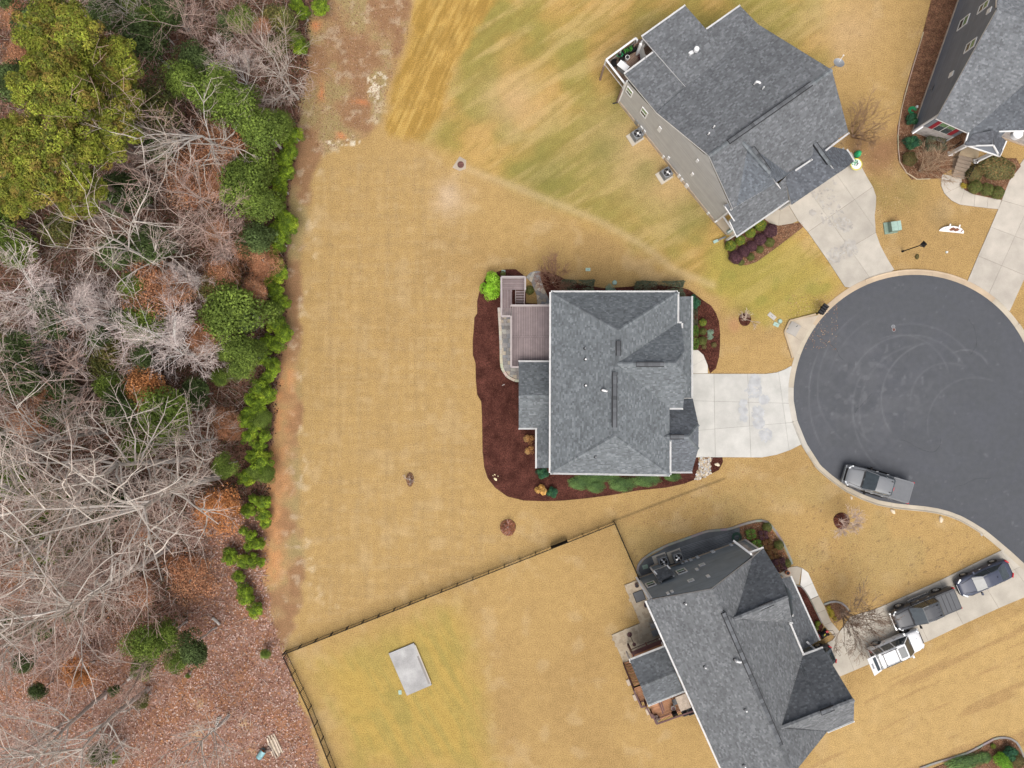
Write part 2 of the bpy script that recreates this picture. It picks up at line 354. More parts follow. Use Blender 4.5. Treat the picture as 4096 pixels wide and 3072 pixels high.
    mix((.225, .125, .088), wood); mix((.285, .175, .135), wood * sm(vn(PX, PY, 24, 17, 3), .5, .7)); mix((.30, .14, .07), wood * sm(n4, .55, .7) * .6)
    up = sm(-PY, -2350, -1900); mix((.10, .055, .04), wood * up * .7); mix((.11, .06, .045), wood * sm(sdist(Fp([(-300, 900), (300, 900), (470, 1000), (450, 1200), (330, 1400), (-300, 1450)]), wx, wy), -20, 80) * .65)  # darker floor colour stands in for shade beneath the tree crowns
    for (x, y, r) in ((800, 2930, 34), (790, 2820, 16), (985, 2905, 20), (1010, 2990, 14)): mix((.46, .33, .20), np.exp(-((wx - x) ** 2 + (wy - y) ** 2) / r ** 2))
    # disc of pale turf round the drain, soil round young trees
    mix((.49, .37, .255), np.exp(-((wx - 1800) / 60) ** 2 - ((wy - 790) / 70) ** 2) * .7)
    mix((.36, .20, .10), np.exp(-(((PX - 2938) / 26) ** 2 + ((PY - 1300) / 30) ** 2) ** 2) * .8)
    gr = ldist([nat(8, *p) for p in [(1930, 765), (1700, 850), (1400, 965), (1113, 1075)]], PX, PY); mix((.12, .08, .04), np.exp(-(gr / 4.5) ** 2) * .75)
    Zg = .05 * (vn(PX, PY, 300, 20, 2) - .5)
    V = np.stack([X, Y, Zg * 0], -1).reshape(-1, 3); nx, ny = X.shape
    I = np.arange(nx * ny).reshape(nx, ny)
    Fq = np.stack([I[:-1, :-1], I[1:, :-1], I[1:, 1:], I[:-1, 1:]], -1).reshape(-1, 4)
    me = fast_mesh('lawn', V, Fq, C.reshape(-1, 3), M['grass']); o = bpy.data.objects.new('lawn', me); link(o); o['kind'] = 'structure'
    far = MB()
    for a in ((-500, -500, xs[0], 500), (xs[-1], -500, 500, 500), (xs[0], -500, xs[-1], ys[0]), (xs[0], ys[-1], xs[-1], 500)):
        far.poly([(a[0], a[1], 0), (a[2], a[1], 0), (a[2], a[3], 0), (a[0], a[3], 0)])
    far.build('terrain', M['far'], kind='structure')
build_ground()
# ---------- cul-de-sac ----------
CC = (3659, 1585.5)
def arc(a0, a1, r, n): return [(CC[0] + r * math.cos(math.radians(a0 + (a1 - a0) * i / n)), CC[1] - r * math.sin(math.radians(a0 + (a1 - a0) * i / n))) for i in range(n + 1)]
left_edge = arc(-12, 176, 488, 60) + [(3172, 1600), (3187, 1683), (3225, 1776), (3280, 1862), (3323, 1900), (3388, 1948), (3450, 1979), (3511, 2002), (3580, 2015), (3647, 2022), (3700, 2027), (3750, 2035), (3796, 2047), (3845, 2066), (3889, 2090), (3940, 2122), (3981, 2155), (4040, 2205), (4096, 2256), (4200, 2360), (4500, 2700), (4700, 2960)]
road = left_edge + [(4980, 2700), (4700, 2380), (4420, 2080), (4280, 1920), (4190, 1780)]
def build_road():
    P = [tuple(W(*p)[:2]) for p in road]
    xs = np.arange(min(p[0] for p in P) - .2, max(p[0] for p in P) + .3, .11); ys = np.arange(min(p[1] for p in P) - .2, max(p[1] for p in P) + .3, .11)
    X, Y = np.meshgrid(xs, ys, indexing='ij'); sdp = sdist(P, X, Y); PX = X / S0 + 2048; PY = 1536 - Y / S0
    C = np.empty(X.shape + (3,)); C[:] = (.076, .080, .088)
    def mix(col, k): C[:] = C * (1 - k[..., None]) + np.array(col) * k[..., None]
    r = np.hypot(PX - CC[0], PY - CC[1])
    mix((.082, .086, .098), sm(vn(PX, PY, 170, 41, 3), .45, .7) * .5)
    mix((.065, .068, .08), sm(sdp, 1.2, 0) * .3)
    mix((.076, .08, .092), sm(vn(np.arctan2(PY - CC[1], PX - CC[0]) * 90, r, 14, 42, 2), .5, .75) * .45)
    blot = sm(vn(PX, PY, 26, 43, 3), .58, .74) * np.exp(-((PX - 3480) / 230) ** 2 - ((PY - 1560) / 190) ** 2); mix((.14, .144, .154), blot * .5); mix((.105, .108, .117), np.exp(-((PX - 3480) / 260) ** 2 - ((PY - 1570) / 230) ** 2) * sm(vn(PX, PY, 60, 45, 3), .25, .7) * .6)
    mix((.19, .195, .21), sm(vn(PX, PY, 18, 44, 2), .8, .9) * .25)
    rs = np.random.RandomState(5)
    arcs = [(3700, 1640, 262, 95, 215), (3790, 1600, 148, 60, 190), (3640, 1590, 250, 25, 165), (3760, 1600, 235, 100, 220), (3640, 1560, 370, 120, 200), (3640, 1570, 330, 110, 170), (3600, 1540, 200, 10, 120), (3860, 1500, 100, 20, 120), (3560, 1640, 150, 170, 250), (3720, 1640, 310, 150, 240), (3655, 1585, 420, 150, 215), (3900, 1700, 190, 60, 200), (3640, 1585, 290, 30, 110), (3520, 1560, 250, 180, 240)]
    for (x, y, rr, a0, a1) in arcs:
        d = np.abs(np.hypot(PX - x, PY - y) - rr); an = np.degrees(np.arctan2(y - PY, PX - x)) % 360
        k = sm(an, a0, a0 + 12) * sm(-an, -a1, -a1 + 12); st = rs.uniform(.12, .38)
        mix((.20, .205, .218), np.exp(-(d / rs.uniform(2.4, 4)) ** 2) * k * st * (.4 + .6 * vn(PX, PY, 24, int(rr))))
    keep = sdp > -.14; I = np.arange(X.size).reshape(X.shape)
    ok = keep[:-1, :-1] & keep[1:, :-1] & keep[1:, 1:] & keep[:-1, 1:]
    Fq = np.stack([I[:-1, :-1][ok], I[1:, :-1][ok], I[1:, 1:][ok], I[:-1, 1:][ok]], -1)
    used = np.unique(Fq); mp = np.zeros(X.size, int); mp[used] = np.arange(len(used))
    V = np.stack([X, Y, np.full(X.shape, .02)], -1).reshape(-1, 3)[used]
    me = fast_mesh('road', V, mp[Fq], C.reshape(-1, 3)[used], M['asphalt']); o = bpy.data.objects.new('road', me); link(o); o['kind'] = 'structure'
build_road()
rk = random.Random(21); ck = MB()
for (x, y, a, n) in ((3260, 1330, -.5, 16), (3600, 1760, .3, 20), (3880, 1420, 1.1, 14), (3820, 1950, .4, 14), (3420, 1650, 1.4, 10)):
    p = W(x, y, .026)
    for k in range(n):
        a += rk.uniform(-.45, .45); q = p + Vector((math.cos(a), math.sin(a), 0)) * rk.uniform(.15, .35); ck.beam(p, q, rk.uniform(.008, .022), .004); p = q
ck.build('cracks', M['void'], bpy.data.objects['road'], kind='stuff')
# ---------- curb of cast pieces ----------
def resample(L, d):
    out = [Vector(L[0])]; acc = 0
    for a, b in zip(L[:-1], L[1:]):
        a = Vector(a); b = Vector(b); s = (b - a).length; t = d - acc
        while t <= s: out.append(a.lerp(b, t / s)); t += d
        acc = (acc + s) % d if s + acc >= d else acc + s
    return out
def offset_line(L, d):
    o = []
    for i in range(len(L)):
        t = (L[min(i + 1, len(L) - 1)] - L[max(i - 1, 0)]).normalized(); o.append(L[i] + Vector((-t.y, t.x)) * d)
    return o
curb_root = bpy.data.objects.new('curb', None); link(curb_root); curb_root['kind'] = 'structure'
line = resample([W(*p).to_2d() for p in left_edge], .3)
K0 = offset_line(line, .04); K1 = offset_line(line, -.30); K2 = offset_line(line, -.44)
drops = [(3030, 3190, 1460, 1800), (3195, 3470, 1060, 1260), (3850, 4060, 1080, 1260), (3960, 4200, 2110, 2400), (3110, 3230, 1240, 1480)]
def is_drop(p): px, py = p.x / S0 + 2048, 1536 - p.y / S0; return any(a < px < b and c < py < d for a, b, c, d in drops)
nseg = 10; i = 0; rc = random.Random(3)
while i < len(line) - 1:
    j = min(i + nseg, len(line) - 1); hgt = .05 if is_drop(line[(i + j) // 2]) else .12
    mb = MB(); rings = []
    for k in range(i, j + 1):
        e = Vector((0, 0))
        if k == i: e = (line[min(k + 1, len(line) - 1)] - line[k]).normalized() * .012
        a, b, c = K0[k] + e, K1[k] + e, K2[k] + e
        rings.append([(a.x, a.y, .0), (a.x, a.y, .035), (b.x, b.y, .045), ((b.x + c.x) / 2, (b.y + c.y) / 2, hgt * .85), (c.x, c.y, hgt), (c.x, c.y, 0)])
    mb.loft(rings)
    py = 1536 - line[i].y / S0; px = line[i].x / S0 + 2048
    tint = (1.12, .93, .72) if (py < 1300 and px > 3350) else ((1.08, 1.0, .86) if px > 3200 else (1.12, 1.1, 1.05))
    v = rc.uniform(.93, 1.04); mb.c = [(tint[0] * v, tint[1] * v, tint[2] * v)] * len(mb.c)
    mb.build('curbstone', M['concrete'], curb_root); i = j
curb_base = MB()
curb_base.add([(p.x, p.y, .012) for p in K0] + [(p.x, p.y, .012) for p in K2], [[a, a + 1, len(K0) + a + 1, len(K0) + a] for a in range(len(K0) - 1)])
curb_base.build('curb_bed', M['joint'], curb_root)
K2px = [(p.x / S0 + 2048, 1536 - p.y / S0) for p in K2]
def curb_between(p, q):                    # stretch of the curb's outer line between the points nearest p and q (photo px)
    near = lambda r: min(range(len(K2px)), key=lambda i: (K2px[i][0] - r[0]) ** 2 + (K2px[i][1] - r[1]) ** 2)
    a, b = near(p), near(q)
    return K2px[a:b + 1] if a <= b else K2px[b:a + 1][::-1]
# ---------- concrete slabs ----------
def halves(polys, a, b):
    A = b[1] - a[1]; B = a[0] - b[0]; Cc = -(A * a[0] + B * a[1]); out = []
    for P in polys:
        for s in (1, -1):
            q = clip(P, s * A, s * B, s * Cc)
            if len(q) > 2 and abs(area2(q)) > .004: out.append(q)
    return out
def slabs(name, poly_px, lines, z=.05, tint=(1, 1, 1), piece='slab', mat='concrete', kind='structure', z0=0., jv=.06):
    base = [tuple(W(*p)[:2]) for p in poly_px]; polys = [base]
    for a, b in lines: polys = halves(polys, tuple(W(*a)[:2]), tuple(W(*b)[:2]))
    root = MB().prism(base, z0, z - .015).build(name, M['joint'])
    if kind: root['kind'] = kind
    for P in polys:
        cx = sum(p[0] for p in P) / len(P); cy = sum(p[1] for p in P) / len(P); Q_ = []
        for p in P:
            d = Vector((cx - p[0], cy - p[1])); L = d.length; d = d / max(L, 1e-6) * .014; Q_.append((p[0] + d.x, p[1] + d.y))
        v = rc.uniform(1 - jv, 1 + jv * .5)
        MB().prism(Q_, z - .03, z + rc.uniform(-.002, .002), c=(tint[0] * v, tint[1] * v, tint[2] * v)).build(piece, M[mat], root)
    return root
N_ = lambda zn, pts: [nat(zn, *p) for p in pts]
# driveway of the middle house
topA = [(2700, 1495), (2900, 1495)] + N_(12, [(300, 913), (380, 903), (440, 880), (485, 855)])
botA = N_(12, [(565, 1432), (480, 1475), (380, 1510), (270, 1530)]) + [(2900, 1829), (2700, 1829)]
driveA = slabs('driveway', topA + curb_between((3155, 1466), (3206, 1768)) + botA,
      [((2855, 1495), (2861, 1829)), ((2990, 1495), (3003, 1829)), ((3114, 1491), (3156, 1800)), ((2700, 1601), (3190, 1614)), ((2700, 1729), (3200, 1687))], tint=(1.2, 1.24, 1.26), jv=.04)
def stain(pts, par, n, seed, mat='stain', z=.0535):
    R = random.Random(seed); mb = MB()
    for k in range(n):
        x, y, r = R.choice(pts); a = R.uniform(0, 6.28); q = R.random() ** .5; p = W(x + math.cos(a) * r * q, y + math.sin(a) * r * q); s_ = R.uniform(.04, .15)
        mb.poly([(p.x + math.cos(t) * s_ * R.uniform(.6, 1.3), p.y + math.sin(t) * s_ * R.uniform(.6, 1.3), z + .00002 * k) for t in [i * math.pi / 3 for i in range(6)]])
    return mb.build('stain', M[mat], par, kind='stuff')
M['stain'] = mk('damp_stain', (.395, .40, .405), .85, .15, 2)
M['oil'] = mk('dirt_stain', (.345, .325, .295), .85, .2, 2)
stain([(2972, 1640, 16), (2972, 1610, 12), (2975, 1672, 14), (3015, 1560, 34), (3020, 1520, 22), (3030, 1650, 26), (3035, 1690, 22), (3060, 1740, 26), (3055, 1600, 20)], driveA, 900, 1)
slabs('front_walk', [(2700, 1400), (2765, 1400), (2793, 1400), (2812, 1412), (2826, 1430), (2831, 1452), (2831, 1494), (2700, 1494)], [((2765, 1468), (2830, 1430))], tint=(1.36, 1.37, 1.35), jv=.04)
# north house
bw = N_(6, [(1250, 600), (1365, 790), (1470, 910), (1700, 1240), (1878, 1515)])
be = N_(5, [(775, 1600), (700, 1480), (620, 1330), (570, 1190), (558, 1000), (572, 900), (575, 790), (540, 690), (470, 570), (400, 440), (300, 300)])
driveB = slabs('driveway', [(3080, 790), (3110, 780)] + bw + curb_between(bw[-1], be[0])[1:-1] + be + [(3250, 650)],
      [(nat(6, 1500, 475), nat(6, 2140, 1395)), (nat(5, 205, 645), nat(5, 500, 1060)), (nat(5, 530, 690), nat(5, 0, 1060)), (nat(5, 570, 1190), nat(5, 50, 1500))], tint=(1.06, 1.03, .97), jv=.09)
stain([(3300, 760, 60), (3380, 900, 30), (3390, 1000, 40), (3330, 860, 50), (3250, 850, 12), (3400, 980, 22), (3340, 1020, 30)], driveB, 500, 2, 'oil')
slabs('entry_walk', N_(6, [(960, 740), (1240, 590), (1358, 786), (1290, 815), (1140, 838), (1040, 808)]), [(nat(6, 1165, 640), nat(6, 1140, 838))], tint=(1.04, .98, .88), z=.06)
# north-east house
dw = [(4150, 560), (4096, 634)] + N_(5, [(2050, 600), (1965, 830), (1925, 930), (1840, 1130), (1700, 1450), (1620, 1640)]) + [nat(12, 1785, 232)]
de = [nat(12, 2098, 452), (4096, 1116), (4200, 880), (4300, 600)]
slabs('driveway', dw + curb_between(dw[-1], de[0])[1:-1] + de,
      [(nat(5, 2212, 1000), nat(5, 1915, 1659)), (nat(5, 1965, 835), nat(5, 2212, 905)), (nat(5, 1845, 1130), nat(5, 2212, 1270)), (nat(5, 1705, 1450), nat(5, 2212, 1659))], tint=(1.1, 1.06, 1.0))
slabs('front_walk', N_('h', [(330, 560), (560, 600), (555, 690), (590, 740), (690, 790), (855, 825), (1012, 855), (975, 960), (850, 948), (700, 930), (535, 908), (440, 860), (360, 780), (322, 690)]),
      [(nat('h', 365, 783), nat('h', 552, 690)), (nat('h', 537, 908), nat('h', 590, 742)), (nat('h', 698, 930), nat('h', 708, 800)), (nat('h', 845, 948), nat('h', 858, 830))], tint=(1.15, 1.1, 1.03))
# south house
cn = [(3330, 2560), (3402, 2466), (3500, 2436), (3625, 2381), (3757, 2322), (3888, 2257), (4000, 2203)]
cs = [(4240, 2335), (4096, 2389), (3994, 2432), (3852, 2497), (3712, 2564), (3479, 2655), (3358, 2706), (3200, 2770), (3150, 2650)]
slabs('driveway', cn + [(4020, 2190)] + curb_between((4010, 2196), (4230, 2390))[1:-1] + cs,
      [((3625, 2381), (3712, 2564)), ((3757, 2322), (3852, 2497)), ((3888, 2257), (3994, 2432)), ((4000, 2203), (4096, 2330)), ((3402, 2560), (4200, 2215)), ((3344, 2500), (3416, 2682)), ((3480, 2450), (3540, 2620))], tint=(1.08, 1.04, .96))
wk = N_(9, [(1695, 650), (1790, 592), (1850, 585), (1895, 600)])
slabs('front_walk', wk + N_(9, [(1880, 680), (1870, 745), (1835, 745), (1760, 720)]), [(nat(9, 1790, 592), nat(9, 1835, 745))], tint=(1.05, .98, .88), z=.06)
slabs('front_walk', N_(9, [(1897, 601), (1950, 640), (2042, 845), (1970, 877), (1910, 780), (1880, 750)]), [(nat(9, 1905, 775), nat(9, 1990, 735))], tint=(1.6, 1.63, 1.66), z=.062, jv=.02)
slabs('front_walk', N_(9, [(2044, 847), (2090, 930), (2150, 1070), (2260, 1200), (2240, 1260), (2090, 1110), (1972, 880)]), [(nat(9, 2030, 1000), nat(9, 2125, 960)), (nat(9, 2080, 1110), nat(9, 2180, 1070))], tint=(1.06, .99, .89), z=.06)
# storm inlet at the kerb
inl = slabs('storm_inlet', N_(12, [(480, 522), (690, 480), (620, 590), (560, 690), (520, 785), (490, 800), (437, 602)]), [(nat(12, 558, 565), nat(12, 625, 600)), (nat(12, 515, 640), nat(12, 575, 682))], tint=(1.08, .98, .84), piece='slab', z=.05, kind=None)
tag(inl, 'concrete storm drain inlet notched into the curb west of the round asphalt', 'storm drain')
P = [W(*nat(12, *p)) for p in [(490, 525), (558, 562), (515, 640), (437, 600)]]
MB().prism(P, .05, .16, c=(.86, .85, .84)).build('cover', M['concrete'], inl)
for a, b in (((440, 602), (478, 522)), ((478, 522), (668, 474)), ((440, 604), (500, 795))):
    MB().beam(W(*nat(12, *a), .09), W(*nat(12, *b), .09), .16, .16, c=(1.05, .88, .66)).build('rim', M['concrete'], inl)
for a in ((462, 580), (530, 562)): MB().box(*W(*nat(12, *a), .165), .18, .05, .02, .6).build('lift_slot', M['void'], inl)
# manhole lids
for x, y in ((1240, 565), (1244, 588)):
    p = W(*nat(12, x, y)); t = thing('manhole', (p.x, p.y, .02), 'small round iron lid in the cul-de-sac asphalt, %s of the pair' % ('upper' if y < 570 else 'lower'), 'manhole', 'pair of lids in the asphalt')
    MB().cyl(0, 0, 0, .012, .17, 20).build('rim', M['metal'], t); MB().cyl(0, 0, .012, .02, .135, 18).build('lid', M['rust'] if y > 570 else M['acgrey'], t)
p = W(*nat(2, 1332, 1042)); t = thing('manhole', (p.x, p.y, 0), 'rusty round drain cover on a pale concrete pad in the back lawn', 'manhole')
MB().prism([(-.75, -.25), (-.1, -.55), (.45, -.35), (.5, .4), (-.1, .75)], 0, .05, c=(.95, .85, .72)).build('pad', M['concrete'], t)
g = MB(); g.cyl(0, 0, .05, .10, .30, 24); g.build('cover', M['rust'], t)
# ---------- beds ----------
def bed(name, poly, mat, z=.05, label=None, n=0, cols=None, kind='structure'):
    P = [(p[0], p[1]) for p in poly]; P = ccw(P); cx = sum(p[0] for p in P) / len(P); cy = sum(p[1] for p in P) / len(P)
    o = MB().prism(P, 0, z).build(name, M[mat]); o['kind'] = kind
    if n:
        xs = [p[0] for p in P]; ys = [p[1] for p in P]; X = np.random.uniform(min(xs), max(xs), n); Y = np.random.uniform(min(ys), max(ys), n)
        ok = sdist(P, X, Y) > .02; X, Y = X[ok], Y[ok]; scatter(name + '_chips', X, Y, z, cols, .10, .03, o)
    return o
def scatter(name, X, Y, z, cols, ln, wd, parent=None, mat='chips', up=.02, tilt=.35, zarr=None):
    n = len(X); a = np.random.uniform(0, math.pi * 2, n); L = ln * np.random.uniform(.5, 1.3, n); Wd = wd * np.random.uniform(.6, 1.4, n)
    Z = (z if zarr is None else zarr) + np.random.uniform(.004, up, n); u = np.stack([np.cos(a), np.sin(a), np.random.uniform(-tilt, tilt, n)], -1); v = np.stack([-np.sin(a), np.cos(a), np.random.uniform(-tilt, tilt, n)], -1)
    c = np.stack([X, Y, Z + .012], -1); u = u * (L / 2)[:, None]; v = v * (Wd / 2)[:, None]
    V = np.stack([c - u - v, c + u - v, c + u + v, c - u + v], 1).reshape(-1, 3)
    cc = np.array(cols)[np.random.randint(0, len(cols), n)] * np.random.uniform(.7, 1.15, (n, 1))
    me = fast_mesh(name, V, np.arange(n * 4).reshape(-1, 4), cc, M[mat]); o = bpy.data.objects.new(name, me); link(o, parent); o['kind'] = 'stuff'; return o
MC = [(.10, .035, .025), (.055, .018, .014), (.14, .06, .04), (.035, .012, .01)]
BC = [(.27, .15, .09), (.18, .09, .05), (.36, .25, .17), (.10, .05, .03)]
west = N_(7, [(470, 170), (380, 172), (320, 188), (200, 250), (150, 370), (130, 450), (130, 560), (105, 600), (100, 700), (90, 800), (92, 930), (115, 1000), (118, 1150), (130, 1280), (165, 1340), (175, 1500)]) + \
       N_(8, [(142, 190), (148, 560), (160, 680), (185, 760), (240, 830), (330, 895), (450, 925), (600, 930), (750, 925), (900, 910), (1100, 885), (1300, 850), (1500, 830), (1640, 800), (1718, 768), (1750, 650), (1735, 607), (1400, 607), (650, 607)]) + N_(7, [(800, 1500), (800, 480), (790, 480), (560, 470), (560, 240)])
bed('mulch_bed', Q(0, west), 'mulch', .05, n=9000, cols=MC)
north = N_(7, [(785, 470), (722, 340), (692, 250), (690, 190), (760, 195), (850, 230), (950, 280), (1170, 325), (1250, 338), (1400, 330), (1520, 320), (1700, 300), (1960, 340), (2000, 350), (2000, 460)])
bed('mulch_bed', Q(0, north), 'mulch', .052, n=3500, cols=MC)
east = N_('e', [(480, 180), (600, 170), (900, 400), (1080, 520), (1180, 680), (1250, 870), (1272, 1150), (1270, 1400), (1245, 1659), (1180, 1900), (1050, 2010), (985, 1800), (900, 1600), (780, 1495), (500, 1495)])
bed('mulch_bed', Q(0, east), 'mulch', .054, n=2500, cols=MC + [(.2, .08, .05)])
bed('mulch_bed', Q(8, [(1830, 607), (1915, 607), (1920, 640), (1890, 700), (1830, 728), (1822, 660)]), 'mulch', .05, n=400, cols=MC)
rockbed = Q(8, [(1750, 607), (1842, 607), (1828, 660), (1835, 728), (1760, 765), (1705, 775), (1735, 690)])
bed('gravel_bed', rockbed, 'mulchb', .03)
mulB = bed('mulch_bed', Q(6, [(1400, 795), (1420, 850), (1150, 1060), (900, 1240), (790, 1275), (700, 1270), (610, 1200), (560, 1080), (540, 1000), (700, 930), (980, 750), (1040, 808), (1140, 838), (1290, 815)]), 'mulchb', .05, n=2500, cols=BC)
mulD = bed('mulch_bed', Q(4, [(1430, -60), (1375, 10), (870, 1455), (870, 1659), (620, 1659), (690, 1200), (810, 790), (935, 400), (1000, 150), (1050, -60)]), 'mulchb', .05, n=5000, cols=[(.15, .07, .05), (.10, .04, .03), (.24, .14, .09)])
bed('mulch_bed', Q(5, [(810, 0), (1200, 0), (1600, 100), (1520, 430), (1310, 548), (1290, 590), (970, 605), (850, 460), (820, 380), (808, 200)]), 'mulchb', .054, n=3500, cols=BC)
bed('mulch_bed', Q('h', [(560, 620), (600, 520), (800, 380), (1180, 380), (1230, 470), (1100, 640), (1010, 850), (855, 820), (690, 785), (590, 738), (560, 690)]), 'mulchb', .05, n=1600, cols=BC)
# beds of the south house
rim_pts = N_(9, [(470, 672), (440, 630), (440, 590), (480, 530), (560, 470), (700, 400), (900, 330), (1050, 275), (1120, 268), (1250, 258), (1360, 218), (1480, 185), (1545, 180), (1600, 198), (1660, 270), (1740, 400), (1790, 510), (1812, 580)])
fab = bed('weed_fabric', Q(0, N_(9, [(455, 660), (450, 600), (500, 530), (700, 415), (1050, 285), (1250, 268), (1345, 240), (1350, 330), (1300, 380), (450, 700)])), 'fabric', .05)
fs = MB(); rr = random.Random(8)
for k in range(9):
    t = k / 8; a = Vector(W(*nat(9, 560 + 30 * t, 500 + 110 * t), .056)); b = Vector(W(*nat(9, 1340, 262 + 95 * t), .056))
    pts = [a.lerp(b, q / 6) + Vector((0, rr.uniform(-.03, .03), 0)) for q in range(7)]
    fs.tube(pts, .018, 4, c=(2.2, 2.2, 2.2))
fs.build('folds', M['fabric'], fab, kind='stuff')
bed('mulch_bed', Q(9, [(1345, 240), (1480, 200), (1545, 195), (1600, 215), (1650, 290), (1725, 410), (1775, 520), (1800, 590), (1700, 640), (1550, 450), (1350, 350)]), 'mulchb', .05, n=2200, cols=BC + [(.30, .10, .04)])
bed('mulch_bed', Q(9, [(1835, 750), (1880, 760), (1920, 800), (2085, 1115), (2060, 1170), (2010, 1150), (1880, 900)]), 'mulch', .05, n=700, cols=MC)
bed('mulch_bed', Q(11, [(240, 665), (290, 640), (350, 633), (420, 655), (475, 710), (490, 760), (340, 840)]), 'mulchb', .05, n=700, cols=BC)
bed('mulch_bed', Q('r', [(340, 768), (600, 668), (780, 590), (920, 500), (1010, 465), (1110, 466), (1190, 510), (1240, 590), (1265, 680), (1330, 900), (300, 900)]), 'mulchb', .05, n=2500, cols=BC)
def edging(name, pts, wd, h, label, seg=.55, tint=(.62, .62, .62), mat='concrete'):
    L = resample([Vector(p).to_2d() for p in pts], seg); c = sum((p for p in L), Vector((0, 0))) / len(L)
    root = thing(name, (0, 0, 0), label, 'edging')
    for a, b in zip(L[:-1], L[1:]):
        d = (b - a); L_ = d.length; m_ = (a + b) / 2
        MB().box(m_.x, m_.y, h / 2, L_ - .008, wd, h, math.atan2(d.y, d.x), c=tuple(t * rc.uniform(.9, 1.1) for t in tint)).build('edging_stone', M[mat], root)
    return root
edging('garden_edging', Q(0, rim_pts), .20, .10, 'long curving grey concrete border round the weed fabric and clipped shrubs')
edging('garden_edging', Q(11, [(235, 660), (280, 638), (340, 628), (400, 640), (450, 675), (485, 725), (505, 770)]), .17, .10, 'short half-round concrete border at the tree bed by the driveway')
edging('garden_edging', Q(9, [(1835, 752), (1870, 752), (1905, 775), (1960, 860), (2085, 1115)]), .10, .09, 'thin concrete border beside the narrow dark mulch bed under the porch roof', tint=(.5, .52, .5))
edging('garden_edging', Q('r', [(200, 768), (350, 715), (550, 655), (700, 605), (850, 525), (950, 470), (1020, 452), (1110, 455), (1180, 490), (1230, 560), (1265, 650), (1275, 740), (1300, 900)]), .17, .10, 'grey concrete border sweeping round the shrubs in the bottom right corner')
edging('garden_edging', Q(4, [(935, 410), (850, 690), (770, 960), (700, 1210), (655, 1400), (610, 1659)]) + Q(5, [(815, 240), (820, 380), (850, 455), (965, 605), (1120, 600), (1290, 592)]), .06, .12, 'thin pale board edging round the brown bed of the slate house', seg=1.2, tint=(1.1, .95, .78))
# river stones
def stones(n, poly, rmin, rmax, z):
    P = [(p[0], p[1]) for p in poly]; mb = MB(); xs = [p[0] for p in P]; ys = [p[1] for p in P]; k = 0
    while k < n:
        x = rc.uniform(min(xs), max(xs)); y = rc.uniform(min(ys), max(ys))
        if not inside(P, x, y): continue
        k += 1; r = rc.uniform(rmin, rmax); a = rc.uniform(0, 3.1); s = rc.uniform(.6, 1); v = rc.uniform(.6, 1.1); col = rc.choice([(.55, .48, .38), (.62, .58, .52), (.45, .36, .26), (.5, .5, .5), (.58, .46, .30)])
        ring = lambda q, h: [(x + math.cos(a) * r * q * math.cos(t) - math.sin(a) * r * s * q * math.sin(t), y + math.sin(a) * r * q * math.cos(t) + math.cos(a) * r * s * q * math.sin(t), h) for t in [i * math.pi / 3 for i in range(6)]]
        mb.loft([ring(1, z), ring(.9, z + r * .45), ring(.45, z + r * .75)], c=tuple(c * v for c in col))
    return mb
stones(420, rockbed, .045, .12, .03).build('river_stones', M['stone'], kind='stuff')
# ---------- paver patio and path ----------
def pavers(name, poly, ang, cell, label=None, origin=(0, 0)):
    base = ccw([(p[0], p[1]) for p in poly]); root = MB().prism(base, 0, .055).build(name, M['joint'], kind='structure')
    ca, sa = math.cos(ang), math.sin(ang); R = [(p[0] * ca + p[1] * sa, -p[0] * sa + p[1] * ca) for p in base]
    y0, y1 = min(p[1] for p in R), max(p[1] for p in R); x0, x1 = min(p[0] for p in R), max(p[0] for p in R); y = y0; cnt = 0
    while y < y1:
        hh = cell * rc.choice([.8, 1., 1.25]); row = clip(clip(R, 0, 1, -y), 0, -1, y + hh); x = x0 - rc.uniform(0, cell)
        while x < x1:
            ww = cell * rc.choice([.8, 1.1, 1.5, 1.9])
            q = clip(clip(row, 1, 0, -x), -1, 0, x + ww) if len(row) > 2 else []
            if len(q) > 2 and abs(area2(q)) > .012:
                cx = sum(p[0] for p in q) / len(q); cy = sum(p[1] for p in q) / len(q); s = 1 - .012 / cell
                q = [(cx + (p[0] - cx) * s, cy + (p[1] - cy) * s) for p in q]; q = [(p[0] * ca - p[1] * sa, p[0] * sa + p[1] * ca) for p in q]
                v = rc.uniform(.8, 1.12); col = rc.choice([(.30, .285, .27), (.40, .385, .34), (.27, .25, .235), (.42, .36, .28), (.24, .24, .245)])
                MB().prism(q, .04, .075 + rc.uniform(0, .006), c=tuple(c * v for c in col)).build('paver', M['paver'], root); cnt += 1
            x += ww
        y += hh
    return root
patio = pavers('patio', Q(7, [(332, 515), (340, 600), (345, 700), (352, 850), (355, 1000), (365, 1050), (410, 1110), (470, 1140), (520, 1145), (640, 1100), (640, 515)]), 0, .33)
path_root = pavers('garden_path', Q(7, [(600, 200), (650, 185), (690, 190), (690, 250), (722, 345), (785, 480), (790, 520), (650, 520), (662, 480), (655, 400), (610, 290), (560, 240)]), 1.15, .36)
cop = resample([v.to_2d() for v in Q(7, [(322, 510), (328, 600), (334, 700), (340, 850), (343, 1000), (353, 1058), (400, 1125), (465, 1155), (520, 1160)])], .42)
for a, b in zip(cop[:-1], cop[1:]):
    d = b - a; m_ = (a + b) / 2; MB().box(m_.x, m_.y, .05, d.length - .012, .24, .10, math.atan2(d.y, d.x), c=tuple(v * rc.uniform(.88, 1.08) for v in (.50, .46, .38))).build('coping_stone', M['paver'], patio)
